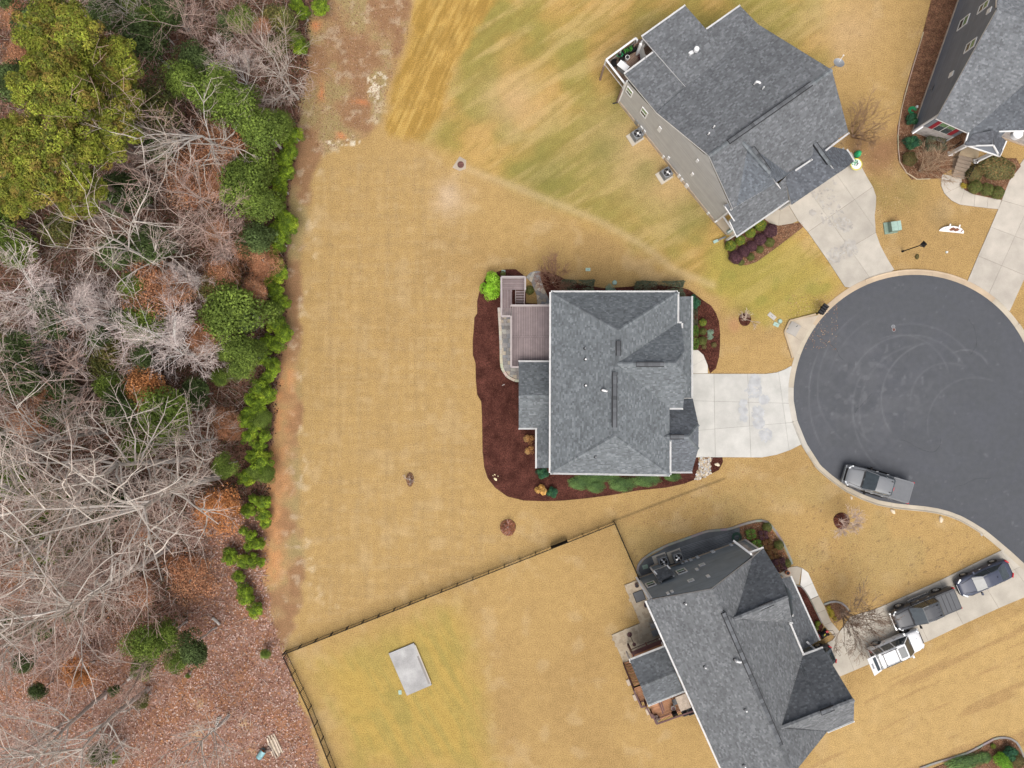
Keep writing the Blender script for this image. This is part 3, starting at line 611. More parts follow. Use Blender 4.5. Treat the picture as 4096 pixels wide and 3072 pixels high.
# ---------- roofs ----------
def newell(P):
    n = Vector((0, 0, 0))
    for i in range(len(P)):
        a, b = P[i], P[(i + 1) % len(P)]; n += Vector(((a.y - b.y) * (a.z + b.z), (a.z - b.z) * (a.x + b.x), (a.x - b.x) * (a.y + b.y)))
    n.normalize(); return n if n.z > 0 else -n
def plane_z(P, n, x, y):
    c = sum(P, Vector((0, 0, 0))) / len(P); return c.z - (n.x * (x - c.x) + n.y * (y - c.y)) / n.z
ROOFTINT = (1, 1, 1)
def shingle_face(mb, P, tint=(1, 1, 1), expo=.145, seed=0):
    rr = random.Random(seed); n = newell(P)
    g = Vector((-n.x, -n.y, 0)); g = Vector((1, 0, 0)) if g.length < .02 else g.normalized()
    g = -g if (n.x * g.x + n.y * g.y) > 0 else g         # uphill
    up = (g - n * g.dot(n)).normalized(); U = up.cross(n).normalized(); c0 = sum(P, Vector((0, 0, 0))) / len(P)
    poly = [((p - c0).dot(U), (p - c0).dot(up)) for p in P]
    v0, v1 = min(p[1] for p in poly), max(p[1] for p in poly)
    v = v0
    while v < v1:
        row = clip(clip(poly, 0, 1, -v), 0, -1, v + expo)
        if len(row) > 2:
            u0, u1 = min(p[0] for p in row), max(p[0] for p in row); u = u0 - rr.uniform(0, .3)
            while u < u1:
                wdt = rr.choice([.13, .17, .21, .27]); q = clip(clip(row, 1, 0, -u), -1, 0, u + wdt)
                if len(q) > 2 and abs(area2(q)) > .003:
                    th = rr.choice([.010, .017, .026]); k = rr.choice([.80, .88, .95, 1.0, 1.05, 1.12, 1.32]) * rr.uniform(.95, 1.05)
                    col = (tint[0] * k, tint[1] * k, tint[2] * k)
                    vs = [c0 + U * a + up * b + n * (.004 + th * (1 - (b - v) / expo)) for a, b in q]
                    if (vs[1] - vs[0]).cross(vs[2] - vs[1]).dot(n) < 0: vs = vs[::-1]
                    mb.poly(vs, col)
                    lo = sorted(q, key=lambda t: t[1])[:2]
                    a, b = lo; e0 = c0 + U * a[0] + up * a[1]; e1 = c0 + U * b[0] + up * b[1]
                    mb.poly([e0, e1, e1 + n * (.004 + th), e0 + n * (.004 + th)], (col[0] * .8, col[1] * .8, col[2] * .8))
                u += wdt
        v += expo
def planar(f):                             # slide each corner along the photo's line of sight on to the face's plane
    P = [Vector(p) for p in f]; n = newell(P); c = sum(P, Vector((0, 0, 0))) / len(P); O = Vector((0, 0, H)); out = []
    for p in P: d = p - O; out.append(O + d * ((c - O).dot(n) / d.dot(n)))
    return out
ROOFS = []
def snap(p):                               # move a point along its line of sight on to the roof under it
    p = Vector(p); O = Vector((0, 0, H)); d = p - O; best = None
    for P, n in ROOFS:
        q = O + d * ((P[0] - O).dot(n) / d.dot(n))
        if abs(q.z - p.z) < 1.5 and any(inside(P, q.x + a, q.y + b) for a, b in ((0, 0), (.12, 0), (-.12, 0), (0, .12), (0, -.12))) and (best is None or q.z > best.z): best = q
    return best if best is not None else p
def roof(house, faces, name='roof', th=.20, tint=(.138, .151, .160), seed=0):
    base = MB(); sh = MB()
    for i, f in enumerate(faces):
        P = planar(f)
        if area2(P) < 0: P = P[::-1]
        ROOFS.append((P, newell(P)))
        top = [p - Vector((0, 0, .03)) for p in P]; bot = [p - Vector((0, 0, .03 + th)) for p in P]; n = len(P)
        base.poly(top, m=0); base.poly(bot[::-1], m=1)
        for k in range(n): base.poly([bot[k], bot[(k + 1) % n], top[(k + 1) % n], top[k]], m=1)
        shingle_face(sh, P, tint, seed=seed * 50 + i)
    r = base.build(name, [M['underlay'], M['white']], house)
    sh.build('shingles', M['shingle'], r, kind='stuff'); return r
def ridge(par, pts, tint=(.138, .151, .160), w_=.30):
    mb = MB(); pts = [snap(q) for q in pts]
    for a, b in zip(pts[:-1], pts[1:]):
        a = Vector(a); b = Vector(b); L = (b - a).length; k = max(1, int(L / .2)); d = (b - a) / k
        for i in range(k):
            p = a + d * i; q = a + d * (i + 1.12); s = rc.uniform(.8, 1.4); y = Vector((-d.y, d.x, 0)).normalized() * (w_ / 2)
            c = tuple(t * s for t in tint); z = Vector((0, 0, .045)); zl = Vector((0, 0, -.05)); zz = Vector((0, 0, .02))
            mb.poly([p - y + zl, p + z, q + z + zz, q - y + zl + zz], c); mb.poly([p + z, p + y + zl, q + y + zl + zz, q + z + zz], c)
    return mb.build('ridge_caps', M['shingle'], par, kind='stuff')
def vent(par, a, b, w_=.40, tint=(.10, .105, .112)):
    a = snap(a); b = snap(b); v = MB().beam(a + Vector((0, 0, .06)), b + Vector((0, 0, .06)), w_, .14, m=0).build('ridge_vent', [M['void']], par)
    mb = MB(); L = (b - a).length; k = int(L / .3); d = (b - a) / k; y = Vector((-d.y, d.x, 0)).normalized() * (w_ * .34); z = Vector((0, 0, .165))
    for i in range(k):
        s = rc.choice([.7, .85, 1, 1.1, 1.3]); c = tuple(t * s for t in tint); p = a + d * i + z; q = a + d * (i + 1) + z
        mb.poly([p - y - Vector((0, 0, .025)), p, q, q - y - Vector((0, 0, .025))], c); mb.poly([p, p + y - Vector((0, 0, .025)), q + y - Vector((0, 0, .025)), q], c)
    mb.build('vent_shingles', M['shingle'], v, kind='stuff')
def gutter(par, pts, out=.03, w_=.10):
    mb = MB()
    for a, b in zip(pts[:-1], pts[1:]):
        a = Vector(a); b = Vector(b); d = (b - a); y = Vector((d.y, -d.x, 0)).normalized(); o = y * out
        for off, ww, h, dz in ((0, .02, .12, -.06), (w_, .03, .13, -.055), (w_ / 2, w_, .02, -.11)):
            mb.beam(a + o + y * off + Vector((0, 0, dz)), b + o + y * off + Vector((0, 0, dz)), ww, h)
        L = d.length; k = max(1, int(L / .9))
        for i in range(k + 1):
            p = a + d * (i / k) + o; mb.beam(p + Vector((0, 0, .012)), p + y * (w_ + .03) + Vector((0, 0, .012)), .04, .02)
    return mb.build('gutter', M['white'], par)
def pipe(par, p, r=.06, h=.35, mat='white', bent=False):
    p = snap(p)
    o = MB().cyl(p.x, p.y, p.z - .05, p.z + h, r, 12).build('vent_pipe', M[mat], par)
    MB().cyl(p.x, p.y, p.z - .02, p.z + .06, r * 2.1, 10, r * 1.2).build('flashing', M['void'], o)
    if bent:
        MB().tube([(p.x, p.y, p.z + h), (p.x + .02, p.y, p.z + h + .15), (p.x + .2, p.y - .04, p.z + h + .16), (p.x + .35, p.y - .08, p.z + h + .05)], .09, 10, caps=True).build('vent_hood', M[mat], o)
    return o
# ---------- walls ----------
def wall(house, A, B, faces, zdef, mat, z0=.35, name='wall', course=.18, tint=(1, 1, 1), drop=.27, found=True, foundmat='found'):
    A = Vector((A[0], A[1])); B = Vector((B[0], B[1])); d = B - A; L = d.length; t = d / L; nrm = Vector((t.y, -t.x)); pr = []
    planes = [(planar(f), newell([Vector(p) for p in f])) for f in faces]; n = max(2, int(L / .25)); tops = []
    for i in range(n + 1):
        p = A + t * (L * i / n); zs = [plane_z(P, nn, p.x, p.y) for P, nn in planes if inside(P, p.x, p.y)] or [plane_z(P, nn, p.x, p.y) for P, nn in planes if any(inside(P, p.x - nrm.x * o + t.x * e, p.y - nrm.y * o + t.y * e) for o in (0, .35, .8) for e in (0, .3, -.3))]
        tops.append((L * i / n, max(z0 + .3, (max(zs) if zs else zdef) - drop)))
    prof = [(0, z0), (L, z0)] + tops[::-1]
    at = lambda u, z, o=0: (A.x + t.x * u + nrm.x * o, A.y + t.y * u + nrm.y * o, z)
    core = MB().poly([at(u, z, 0) for u, z in prof], m=0)
    w0 = core.build(name, M[mat], house)
    mb = MB(); z = z0; zt = max(p[1] for p in tops)
    while z < zt:
        q = clip(clip(prof, 0, 1, -z), 0, -1, z + course)
        if len(q) > 2:
            k = rc.uniform(.93, 1.05); c = tuple(v * k for v in tint)
            mb.poly([at(u, zz, .03 - .022 * (zz - z) / course) for u, zz in q], c)
            mb.poly([at(0, z, .005), at(L, z, .005), at(L, z, .03), at(0, z, .03)] if z < min(p[1] for p in tops) else [at(q[0][0], z, .005), at(q[1][0], z, .005), at(q[1][0], z, .03), at(q[0][0], z, .03)], tuple(v * .6 for v in c))
        z += course
    mb.build('siding', M[mat], w0, kind='stuff')
    if found: MB().box(*at(L / 2, z0 / 2 + .0, .03), L, .10, z0, math.atan2(d.y, d.x)).build('foundation', M[foundmat], house)
    for u in (0.0, L): MB().box(*at(u, (z0 + [tp for tp in tops if tp[0] == (0 if u == 0 else tops[-1][0])][0][1]) / 2, .03), .12, .10, max(.3, tops[0 if u == 0 else -1][1] - z0), math.atan2(d.y, d.x)).build('corner_board', M['white'], house)
    return w0
def on_wall(px, py, A, B):                 # where the ray of a photo pixel meets a wall: (distance along it, height)
    A = Vector((A[0], A[1])); B = Vector((B[0], B[1])); d = (B - A).normalized(); rx, ry = (px - 2048) / F, (1536 - py) / F
    # A + d u = r * s, z = H - s
    det = rx * (-d.y) - ry * (-d.x); s = (A.x * (-d.y) - A.y * (-d.x)) / det; u = (rx * s - A.x) * d.x + (ry * s - A.y) * d.y
    return u, H - s
def window(house, A, B, quad, upper='shade', lower='glass', name='window', mull=True):
    uz = [on_wall(*q, A, B) for q in quad]; us = sorted(u for u, z in uz); zs = sorted(z for u, z in uz)
    u0, u1 = (us[0] + us[1]) / 2, (us[2] + us[3]) / 2; z0, z1 = (zs[0] + zs[1]) / 2, (zs[2] + zs[3]) / 2
    A = Vector((A[0], A[1])); B = Vector((B[0], B[1])); t = (B - A).normalized(); n = Vector((t.y, -t.x)); ang = math.atan2(t.y, t.x)
    def bx(ua, ub_, za, zb, o, th, nm, mt, par):
        c = A + t * ((ua + ub_) / 2) + n * o; return MB().box(c.x, c.y, (za + zb) / 2, ub_ - ua, th, zb - za, ang).build(nm, M[mt], par)
    fr = MB(); f = .09
    for a, b, c, d in ((u0, u1, z1 - f, z1), (u0, u1, z0, z0 + f), (u0, u0 + f, z0 + f, z1 - f), (u1 - f, u1, z0 + f, z1 - f), (u0 + f, u1 - f, (z0 + z1) / 2 - .035, (z0 + z1) / 2 + .035)):
        cc = A + t * ((a + b) / 2) + n * .05; fr.box(cc.x, cc.y, (c + d) / 2, b - a, .08, d - c, ang)
    wn = fr.build(name, M['white'], house); zm = (z0 + z1) / 2
    bx(u0 + f, u1 - f, zm + .035, z1 - f, .052, .02, 'pane', upper, wn); bx(u0 + f, u1 - f, z0 + f, zm - .035, .048, .02, 'pane', lower, wn)
    if mull and u1 - u0 > 1.2: bx((u0 + u1) / 2 - .03, (u0 + u1) / 2 + .03, z0 + f, z1 - f, .06, .05, 'sash', 'white', wn)
    return wn
def patch(house, A, B, quad, mat='white', name='vent_cover', th=.08):
    uz = [on_wall(*q, A, B) for q in quad]; u0, u1 = min(u for u, z in uz), max(u for u, z in uz); z0, z1 = min(z for u, z in uz), max(z for u, z in uz)
    A = Vector((A[0], A[1])); B = Vector((B[0], B[1])); t = (B - A).normalized(); n = Vector((t.y, -t.x)); c = A + t * ((u0 + u1) / 2) + n * .06
    return MB().box(c.x, c.y, (z0 + z1) / 2, max(.12, u1 - u0), th, max(.12, z1 - z0), math.atan2(t.y, t.x)).build(name, M[mat], house)
def sq(zn, cx, cy, r=8): return [nat(zn, cx - r, cy - r), nat(zn, cx + r, cy - r), nat(zn, cx + r, cy + r), nat(zn, cx - r, cy + r)]
# ================= middle house =================
hA = thing('house', W(2450, 1530), 'grey shingled hip-roof house in the middle, with the plain plank deck at its back', 'house'); hA.location = (0, 0, 0)
E, R_, RL = 6.1, 9.0, 9.0
NW, NE, SW, SE = (2205, 1170, E), (2710, 1170, E), (2203, 1890, E), (2678, 1898, E)
RN, RS, RM = (2472, 1323, R_), (2460, 1744, R_), (2467, 1455, R_)
w3 = lambda p: W(*p)
fA = [[w3(p) for p in f] for f in (
    [NW, NE, RN], [NW, RN, RM, RS, SW], [SW, RS, SE], [RN, RM, (2709, 1294, E), NE], [RM, RS, SE, (2678, 1631, E)],
    [RM, (2702, 1453, R_), (2738, 1405, 8.2), (2725, 1294, E), (2709, 1294, E)], [(2702, 1453, R_), (2747, 1511, 8.2), (2738, 1405, 8.2)],
    [RM, (2678, 1631, E), (2731, 1631, E), (2747, 1511, 8.2), (2702, 1453, R_)])]
rA = roof(hA, fA, seed=1)
ridge(rA, [w3(NW), w3(RN), w3(NE)]); ridge(rA, [w3(SW), w3(RS), w3(SE)]); ridge(rA, [w3(RN), w3(RM), w3(RS)]); ridge(rA, [w3(RM), w3((2702, 1453, R_)), w3((2738, 1405, 8.2))]); ridge(rA, [w3((2702, 1453, R_)), w3((2747, 1511, 8.2))])
vent(rA, W(*nat(7, 1379, 805), R_), W(*nat(7, 1379, 935), R_)); vent(rA, W(*nat(7, 1346, 1080), R_), W(*nat(7, 1344, 1570), R_)); vent(rA, W(*nat(7, 1535, 1012), R_), W(*nat(7, 1782, 1012), R_))
gutter(hA, [w3(SW), w3(SE)]); gutter(hA, [w3(SE), W(2678, 1735, E)]); gutter(hA, [W(2679, 1718, E), W(2678, 1631, E), W(2731, 1631, E)][1::-1] + []); gutter(hA, [w3((2678, 1631, E)), w3((2731, 1631, E))])
gutter(hA, [w3(NE), w3(NW), w3(SW)]); gutter(hA, [W(2725, 1312, E - .1), W(2725, 1294, E), W(2709, 1294, E), w3(NE)])
lowW = [[w3(p) for p in f] for f in (
    [(2075, 1449, 3.3), (2215, 1449, 3.3), (2215, 1580, 5.0), (2075, 1580, 5.0)],
    [(2075, 1580, 5.0), (2215, 1580, 5.0), (2215, 1711, 3.3), (2148, 1711, 3.3), (2075, 1711, 3.3)],
    [(2148, 1711, 3.3), (2215, 1640, 4.3), (2215, 1872, 4.3), (2148, 1872, 3.3)])]
rW = roof(hA, lowW, 'rear_roof', seed=2)
gutter(hA, [W(2216, 1449, 3.3), W(2075, 1449, 3.3)]); gutter(hA, [W(2075, 1711, 3.3), W(2148, 1711, 3.3)]); gutter(hA, [W(2148, 1714, 3.3), W(2148, 1872, 3.3)])
porch = [[w3(p) for p in f] for f in ([(2680, 1186, 4.4), (2765, 1186, 3.4), (2765, 1592, 3.4), (2680, 1592, 4.4)],)]
rP = roof(hA, porch, 'porch_roof', seed=3); gutter(hA, [W(2765, 1592, 3.4), W(2765, 1186, 3.4)])
GR = 6.35
gar = [[w3(p) for p in f] for f in (
    [(2640, 1747, GR), (2753, 1749, GR), (2794, 1698, 5.5), (2771, 1595, 3.5), (2640, 1595, 3.5)],
    [(2640, 1747, GR), (2640, 1886, 3.5), (2768, 1886, 3.5), (2793, 1797, 5.5), (2753, 1749, GR)],
    [(2753, 1749, GR), (2793, 1797, 5.5), (2794, 1698, 5.5)])]
rG = roof(hA, gar, 'garage_roof', seed=4, tint=(.118, .128, .142)); ridge(rG, [W(2655, 1747, GR), W(2753, 1749, GR), W(2794, 1698, 5.5)]); ridge(rG, [W(2753, 1749, GR), W(2793, 1797, 5.5)])
vent(rG, W(*nat(8, 1530, 456), GR), W(*nat(8, 1630, 456), GR)); gutter(hA, [W(2678, 1886, 3.5), W(2768, 1886, 3.5)])
for x, y, mt, b in ((1085, 870, 'acgrey', 0), (1088, 968, 'white', 0), (1088, 1199, 'white', 0)): pipe(rA, W(*nat(7, x, y), 7.7), .07, .35, mt)
pipe(rA, W(*nat(7, 1235, 1240), 8.3), .06, .2, 'white', True); pipe(rA, W(*nat(8, 980, 603), 7.4), .07, .3, 'acgrey')
mainA = [W(2228, 1195, E), W(2228, 1866, E), W(2655, 1874, E), W(2655, 1607, E), W(2705, 1607, E), W(2705, 1320, E), W(2688, 1320, E), W(2688, 1195, E)]
P = ccw([p.to_2d() for p in mainA])
for a, b in zip(P, P[1:] + P[:1]): wall(hA, a, b, fA, E, 'blue')
P = ccw([p.to_2d() for p in [W(2092, 1462, 3.3), W(2230, 1462, 3.3), W(2230, 1858, 3.3), W(2160, 1858, 3.3), W(2160, 1698, 3.3), W(2092, 1698, 3.3)]])
for a, b in zip(P, P[1:] + P[:1]): wall(hA, a, b, lowW, 3.6, 'blue')
P = ccw([p.to_2d() for p in [W(2650, 1612, 3.5), W(2756, 1612, 3.5), W(2756, 1870, 3.5), W(2650, 1870, 3.5)]])
for a, b in zip(P, P[1:] + P[:1]): wall(hA, a, b, gar, 3.6, 'blue')
for y in (1196, 1330, 1460, 1582): p = W(2755, y, 3.2); MB().box(p.x, p.y, 1.6, .2, .2, 3.2).build('porch_post', M['white'], hA)
# ================= north house =================
hB = thing('house', (0, 0, 0), 'grey-roofed house at the top with beige lap siding and a small raised back deck', 'house')
z3 = lambda L: Q(3, L)
WP, EP = (990, 1147, 8.1), (1893, 515, 8.1)
fB = [z3(f) for f in ([WP, EP, (2015, 972, 5.1), (1165, 1535, 5.1)], [WP, (602, 828, 5.35), (1350, 180, 5.35), EP])]
def z6(L): return Q(6, L)
fB1 = [z3([(602, 828, 5.33), (368, 547, 4.75), (585, 385, 4.75), (838, 650, 5.3)])]
fB2 = [z3([(832, 655, 5.42), (497, 272, 5.0), (815, 45, 5.0), (1160, 435, 5.42)])]
fB3 = [z3([(1100, 400, 5.33), (975, 218, 4.8), (1220, 46, 4.8), (1352, 182, 5.33)])]
G0, G1 = (1238, 1045, 7.25), (1440, 1275, 7.25)
gB = [z3(f) for f in ([G0, G1, (1372, 1415, 6.15), (1165, 1535, 5.1)], [G1, (1482, 1345, 6.15), (1372, 1415, 6.15)], [G0, (1600, 1270, 5.1), (1482, 1345, 6.15), G1])]
skirt = [z6([(540, 612, 5.0), (655, 785, 4.35), (1160, 425, 4.35), (1095, 320, 5.0)])]
pB = [z6([(600, 772, 4.1), (675, 952, 3.1), (1252, 555, 3.1), (1222, 300, 4.5), (1155, 360, 4.3)])]
gar0, gar1 = (1541, -84, 5.35), (1725, 165, 5.35)
gB2 = [z6(f) for f in ([gar0, gar1, (1800, 258, 4.55), (1290, 607, 3.1), (1215, 310, 3.9)], [gar0, (1895, 0, 3.2), (1977, 125, 3.1), (1898, 193, 4.4), gar1], [gar1, (1898, 193, 4.4), (1800, 258, 4.55)])]
TB = (.128, .134, .142)
rB = roof(hB, fB, seed=5, tint=TB); roof(hB, fB1, 'rear_roof', seed=6, tint=TB); rB2 = roof(hB, fB2, 'rear_roof', seed=7, tint=TB); roof(hB, fB3, 'rear_roof', seed=8, tint=TB)
rB4 = roof(hB, gB, 'gable_roof', seed=9, tint=(.122, .134, .150), th=.12); roof(hB, skirt, 'skirt_roof', seed=10, tint=TB, th=.12); roof(hB, pB, 'porch_roof', seed=11, tint=TB, th=.12); rB5 = roof(hB, gB2, 'garage_roof', seed=12, tint=(.10, .108, .122), th=.14)
ridge(rB, [z3([WP])[0], z3([EP])[0]]); vent(rB, z3([(1130, 1050, 8.1)])[0], z3([(1740, 620, 8.1)])[0]); ridge(rB4, z3([G0, G1])); vent(rB4, z3([(1306, 1092, 7.25)])[0], z3([(1425, 1258, 7.25)])[0]); ridge(rB5, z6([gar0, gar1]))
vent(rB5, z3([(1765, 1060, 5.35)])[0], z3([(1870, 1205, 5.35)])[0])
gutter(hB, z3([(815, 45, 5.0), (497, 272, 5.0)])); gutter(hB, z3([(1220, 46, 4.8), (975, 218, 4.8)])); gutter(hB, z3([(585, 385, 4.75), (368, 547, 4.75)]))
gutter(hB, z3([(1845, 1103, 5.1), (2015, 975, 5.1)])); gutter(hB, z6([(1330, 215, 5.0), (1510, 95, 5.0)])); gutter(hB, z6([(675, 952, 3.1), (1252, 555, 3.1)])); gutter(hB, z6([(1975, 125, 3.1), (1895, 0, 3.2)]))
for a, b in (((540, 612, 5.0), (655, 785, 4.4)), ((600, 790, 4.1), (675, 952, 3.1)), ((1118, 362, 4.9), (1160, 425, 4.35))): A_, B_ = z6([a, b]); MB().beam(A_, B_, .06, .14).build('rake_board', M['white'], hB)
for x, y, zz, bt in ((1318, 625, 6.8, True), (1380, 658, 6.9, False), (1018, 942, 7.0, False), (980, 994, 7.1, False)): pipe(rB, z3([(x, y, zz)])[0], .055, .45, 'white', bt)
p = z3([(880, 390, 5.3)])[0]; o = MB().cyl(p.x, p.y, p.z, p.z + .5, .13, 14).build('flue', M['chrome'], rB2); MB().cyl(p.x + .02, p.y + .01, p.z + .5, p.z + .75, .22, 16, .2).build('flue_cap', M['white'], o); MB().box(p.x - .3, p.y - .05, p.z + .1, .35, .25, .2, .5).build('flue_box', M['white'], o)
bNW, bSW = nat(3, 325, 755), nat(3, 1030, 1640); gnd = lambda rx, ry: W(2048 + rx, 1536 + ry).to_2d()
NWb, SWb, SEb, NEb = gnd(428, -1126), gnd(811, -646), gnd(1205, -905), gnd(835, -1385)
allB = fB + fB1 + fB3
wall(hB, NWb, SWb, allB, 4.9, 'beige', z0=.45, foundmat='found'); wall(hB, SWb, SEb, fB, 5.1, 'beige', z0=.45); wall(hB, SEb, NEb, allB, 5.1, 'beige', z0=.45); wall(hB, NEb, NWb, allB, 5.2, 'beige', z0=.45)
n2 = [gnd(505, -1155), gnd(482, -1270), gnd(640, -1380), gnd(690, -1290)]
n2 = ccw([v for v in n2]);
for a, b in zip(n2, n2[1:] + n2[:1]): wall(hB, a, b, fB2, 5.0, 'beige', z0=2.6, found=False)
for v in (gnd(478, -1262), gnd(640, -1372)): MB().box(v.x, v.y, 2.3, .2, .2, 4.6).build('porch_post', M['white'], hB)
window(hB, NWb, SWb, [nat(3, *q) for q in [(392, 622), (430, 685), (415, 725), (378, 665)]]); window(hB, NWb, SWb, [nat(3, *q) for q in [(500, 778), (541, 835), (522, 878), (484, 822)]])
for x, y, r in ((627, 950, 10), (692, 1163, 7), (906, 1182, 7), (868, 1282, 7), (655, 1155, 6), (770, 1295, 7), (790, 1322, 7), (825, 1370, 10), (490, 950, 11), (455, 905, 10), (515, 970, 7), (985, 1570, 6)): patch(hB, NWb, SWb, sq(3, x, y, r), 'white' if x != 455 else 'metal')
garB = ccw([p.to_2d() for p in z6([(1300, 570, 3.0), (1955, 115, 3.0), (1870, -20, 3.0), (1230, 400, 3.0)])])
for a, b in zip(garB, garB[1:] + garB[:1]): wall(hB, a, b, gB2, 3.1, 'beige')
# small corner porch at the south-west
pf = z6([(438, 806), (528, 728), (640, 885), (690, 960), (555, 940)]); MB().prism(pf, 0, .32, c=(.9, .8, .66)).build('porch_floor', M['concrete'], hB)
A_, B_ = z6([(440, 800, .9), (528, 730, .9)]); MB().beam(A_, B_, .12, .08).build('rail', M['white'], hB); A_, B_ = z6([(528, 730, .95), (634, 885, .95)]); MB().beam(A_, B_, .12, .08).build('rail', M['white'], hB)

p = z6([(670, 940, 3)])[0]; MB().box(p.x + .1, p.y + .15, 1.5, .16, .16, 3).build('porch_post', M['white'], hB)
dn = z3([(318, 757, 0)])[0]; MB().tube([(dn.x, dn.y, .1), (dn.x + .02, dn.y, 4.5)], .05, 8).build('downspout', M['white'], hB); MB().beam((dn.x, dn.y, .08), (dn.x - .5, dn.y - .1, .04), .1, .08).build('downspout', M['void'], hB)
# ================= south house =================
hC = thing('house', (0, 0, 0), 'large grey-roofed house at the bottom with dark blue siding and a covered rear porch', 'house')
z9 = lambda L: Q(9, L); z10 = lambda L: Q(10, L); zg = lambda L: Q('g', L)
CN = (1103, 790, 8.75); RSC = W(3165, 3106, 8.75); cn9 = z9([CN])[0]
rm = z9([(1225, 1015, 8.75)])[0]; CW = z9([(522, 893, 6.2)])[0]; CSW = W(2908, 3125, 6.2); CE = (1465, 512, 5.2)
r0 = (1300, 1057, 8.2); r1 = (1772, 862, 8.2)
fC = [[cn9, CW, CSW, RSC], [cn9] + z9([CE, r0]) + [rm], [rm] + z9([r0, (1812, 1080, 5.4), (1905, 1372, 5.2)]) + zg([(355, 655, 8.0), (650, 675, 5.2)]) + [RSC],
      z9([r0, CE, (1556, 428, 5.0), (1728, 705, 7.0), r1]), z9([r0, r1, (1812, 1080, 5.4)]),
      zg([(355, 655, 8.0), (495, 198, 5.1), (622, 150, 5.0), (820, 478, 8.0)]), zg([(355, 655, 8.0), (820, 478, 8.0), (817, 606, 5.6), (650, 676, 5.2)])]
TC = (.138, .144, .150)
rC = MB(); rC = roof(hC, fC[:3] + fC[4:5] + fC[6:], seed=13, tint=TC); rC2 = roof(hC, [fC[3], fC[5]], 'gable_roof', seed=14, tint=(.098, .104, .112))  # gable slopes turned from the sun: their shade is put into a darker tint
ridge(rC, [cn9, RSC], TC); vent(rC, z9([(1200, 995, 8.75)])[0], zg([(352, 760, 8.75)])[0]); ridge(rC2, z9([r0, r1]), TC); ridge(rC2, zg([(355, 655, 8.0), (820, 478, 8.0)]), TC)
vent(rC2, z9([(1525, 955, 8.2)])[0], z9([(1640, 907, 8.2)])[0]); vent(rC2, zg([(607, 555, 8.0)])[0], zg([(690, 522, 8.0)])[0])
lowE = [z9([(1690, 705, 4.2), (1795, 680, 3.2), (2047, 1242, 3.2), (1893, 1335, 4.4)])]; roof(hC, lowE, 'porch_roof', seed=15, tint=(.108, .114, .122))
gutter(hC, z9([(2047, 1242, 3.2), (1795, 680, 3.2)])); gutter(hC, [CW, CSW]); gutter(hC, z9([(1905, 1372, 5.2), (1785, 1088, 5.4), (1812, 1078, 5.4)])); gutter(hC, zg([(622, 150, 5.0), (495, 195, 5.1)])); gutter(hC, zg([(650, 676, 5.2), (817, 606, 5.6)])); gutter(hC, z9([(1558, 430, 5.0), (1440, 472, 5.1)]))
backR = [z10([(440, 712, 4.5), (965, 508, 4.5), (1115, 880, 5.5), (598, 1085, 5.5)]), z10([(598, 1085, 5.5), (1115, 880, 5.5), (1237, 1152, 4.5), (712, 1362, 4.5)])]
rCb = roof(hC, backR, 'porch_roof', seed=16, tint=(.112, .12, .128)); ridge(rCb, z10([(598, 1085, 5.5), (1115, 880, 5.5)]), (.10, .106, .112))
gutter(hC, z10([(965, 508, 4.5), (440, 712, 4.5)])); gutter(hC, z10([(712, 1362, 4.5), (1237, 1152, 4.5)]))
for zn, x, y, zz, bt in ((9, 862, 912, 7.2, False), (9, 1035, 1473, 7.4, False), (10, 2140, 1430, 7.5, False), ('g', 120, 888, 7.0, False)): pipe(rC, Q(zn, [(x, y, zz)])[0], .06, .4, 'white', bt)
pipe(rC, z10([(1990, 690, 8.1)])[0], .08, .3, 'white', True)
a0, a1 = gnd(505, 776), gnd(890, 636); swC = gnd(777 + 12, 1400); seC = gnd(1130, 1262)
ea = gnd(1100, 1140)
wall(hC, a0, swC, fC, 6.2, 'blue', z0=.3); wall(hC, a1, a0, fC, 5.6, 'blue', z0=.3)
# footprint goes round the other way: fix the order so that faces look outwards
def wl(a, b, **k): wall(hC, a, b, fC, 5.2, 'blue', z0=.3, **k)
wl(gnd(1112, 1180), a1); wl(seC, gnd(1112, 1180)); wl(swC, seC)
g2 = [p.to_2d() for p in zg([(520, 230, 5), (610, 190, 5), (800, 585, 5), (660, 650, 5)])]; g2 = ccw(g2)
for a, b in zip(g2, g2[1:] + g2[:1]): wl(a, b)
g3 = ccw([p.to_2d() for p in z9([(1480, 500, 5), (1560, 465, 5), (1790, 1000, 5), (1700, 1040, 5)])])
for a, b in zip(g3, g3[1:] + g3[:1]): wl(a, b)
for q in ([(512, 748), (590, 715), (610, 752), (532, 785)], [(783, 635), (862, 602), (886, 636), (805, 670)], [(983, 578), (1035, 560), (1045, 576), (994, 594)], [(885, 716), (937, 698), (949, 716), (897, 736)]):
    window(hC, a1, a0, [nat(9, *t) for t in q], 'glass', 'shade')
for x, y, r in ((970, 619, 8), (1069, 680, 9), (713, 831, 8), (750, 815, 8), (868, 542, 9), (912, 532, 8), (973, 510, 8), (1108, 460, 10), (1272, 402, 7), (836, 560, 6)): patch(hC, a1, a0, sq(9, x, y, r))
bay = [z9([(585, 625, 2.9), (715, 578, 2.9), (770, 660, 3.7), (630, 727, 3.7)])]; roof(hC, bay, 'bay_roof', seed=17, tint=(.09, .095, .10), th=.1)
A_, B_ = z9([(588, 628, 2.9), (615, 660, 3.2)]); MB().beam(A_, B_, .12, .1).build('rake_board', M['white'], hC); A_, B_ = z9([(704, 578, 2.9), (735, 612, 3.2)]); MB().beam(A_, B_, .12, .1).build('rake_board', M['white'], hC)
by = ccw([p.to_2d() for p in z9([(600, 655, 2.4), (712, 610, 2.4), (735, 640, 2.4), (625, 690, 2.4)])])
for a, b in zip(by, by[1:] + by[:1]): wall(hC, a, b, bay, 2.9, 'blue', z0=.3)
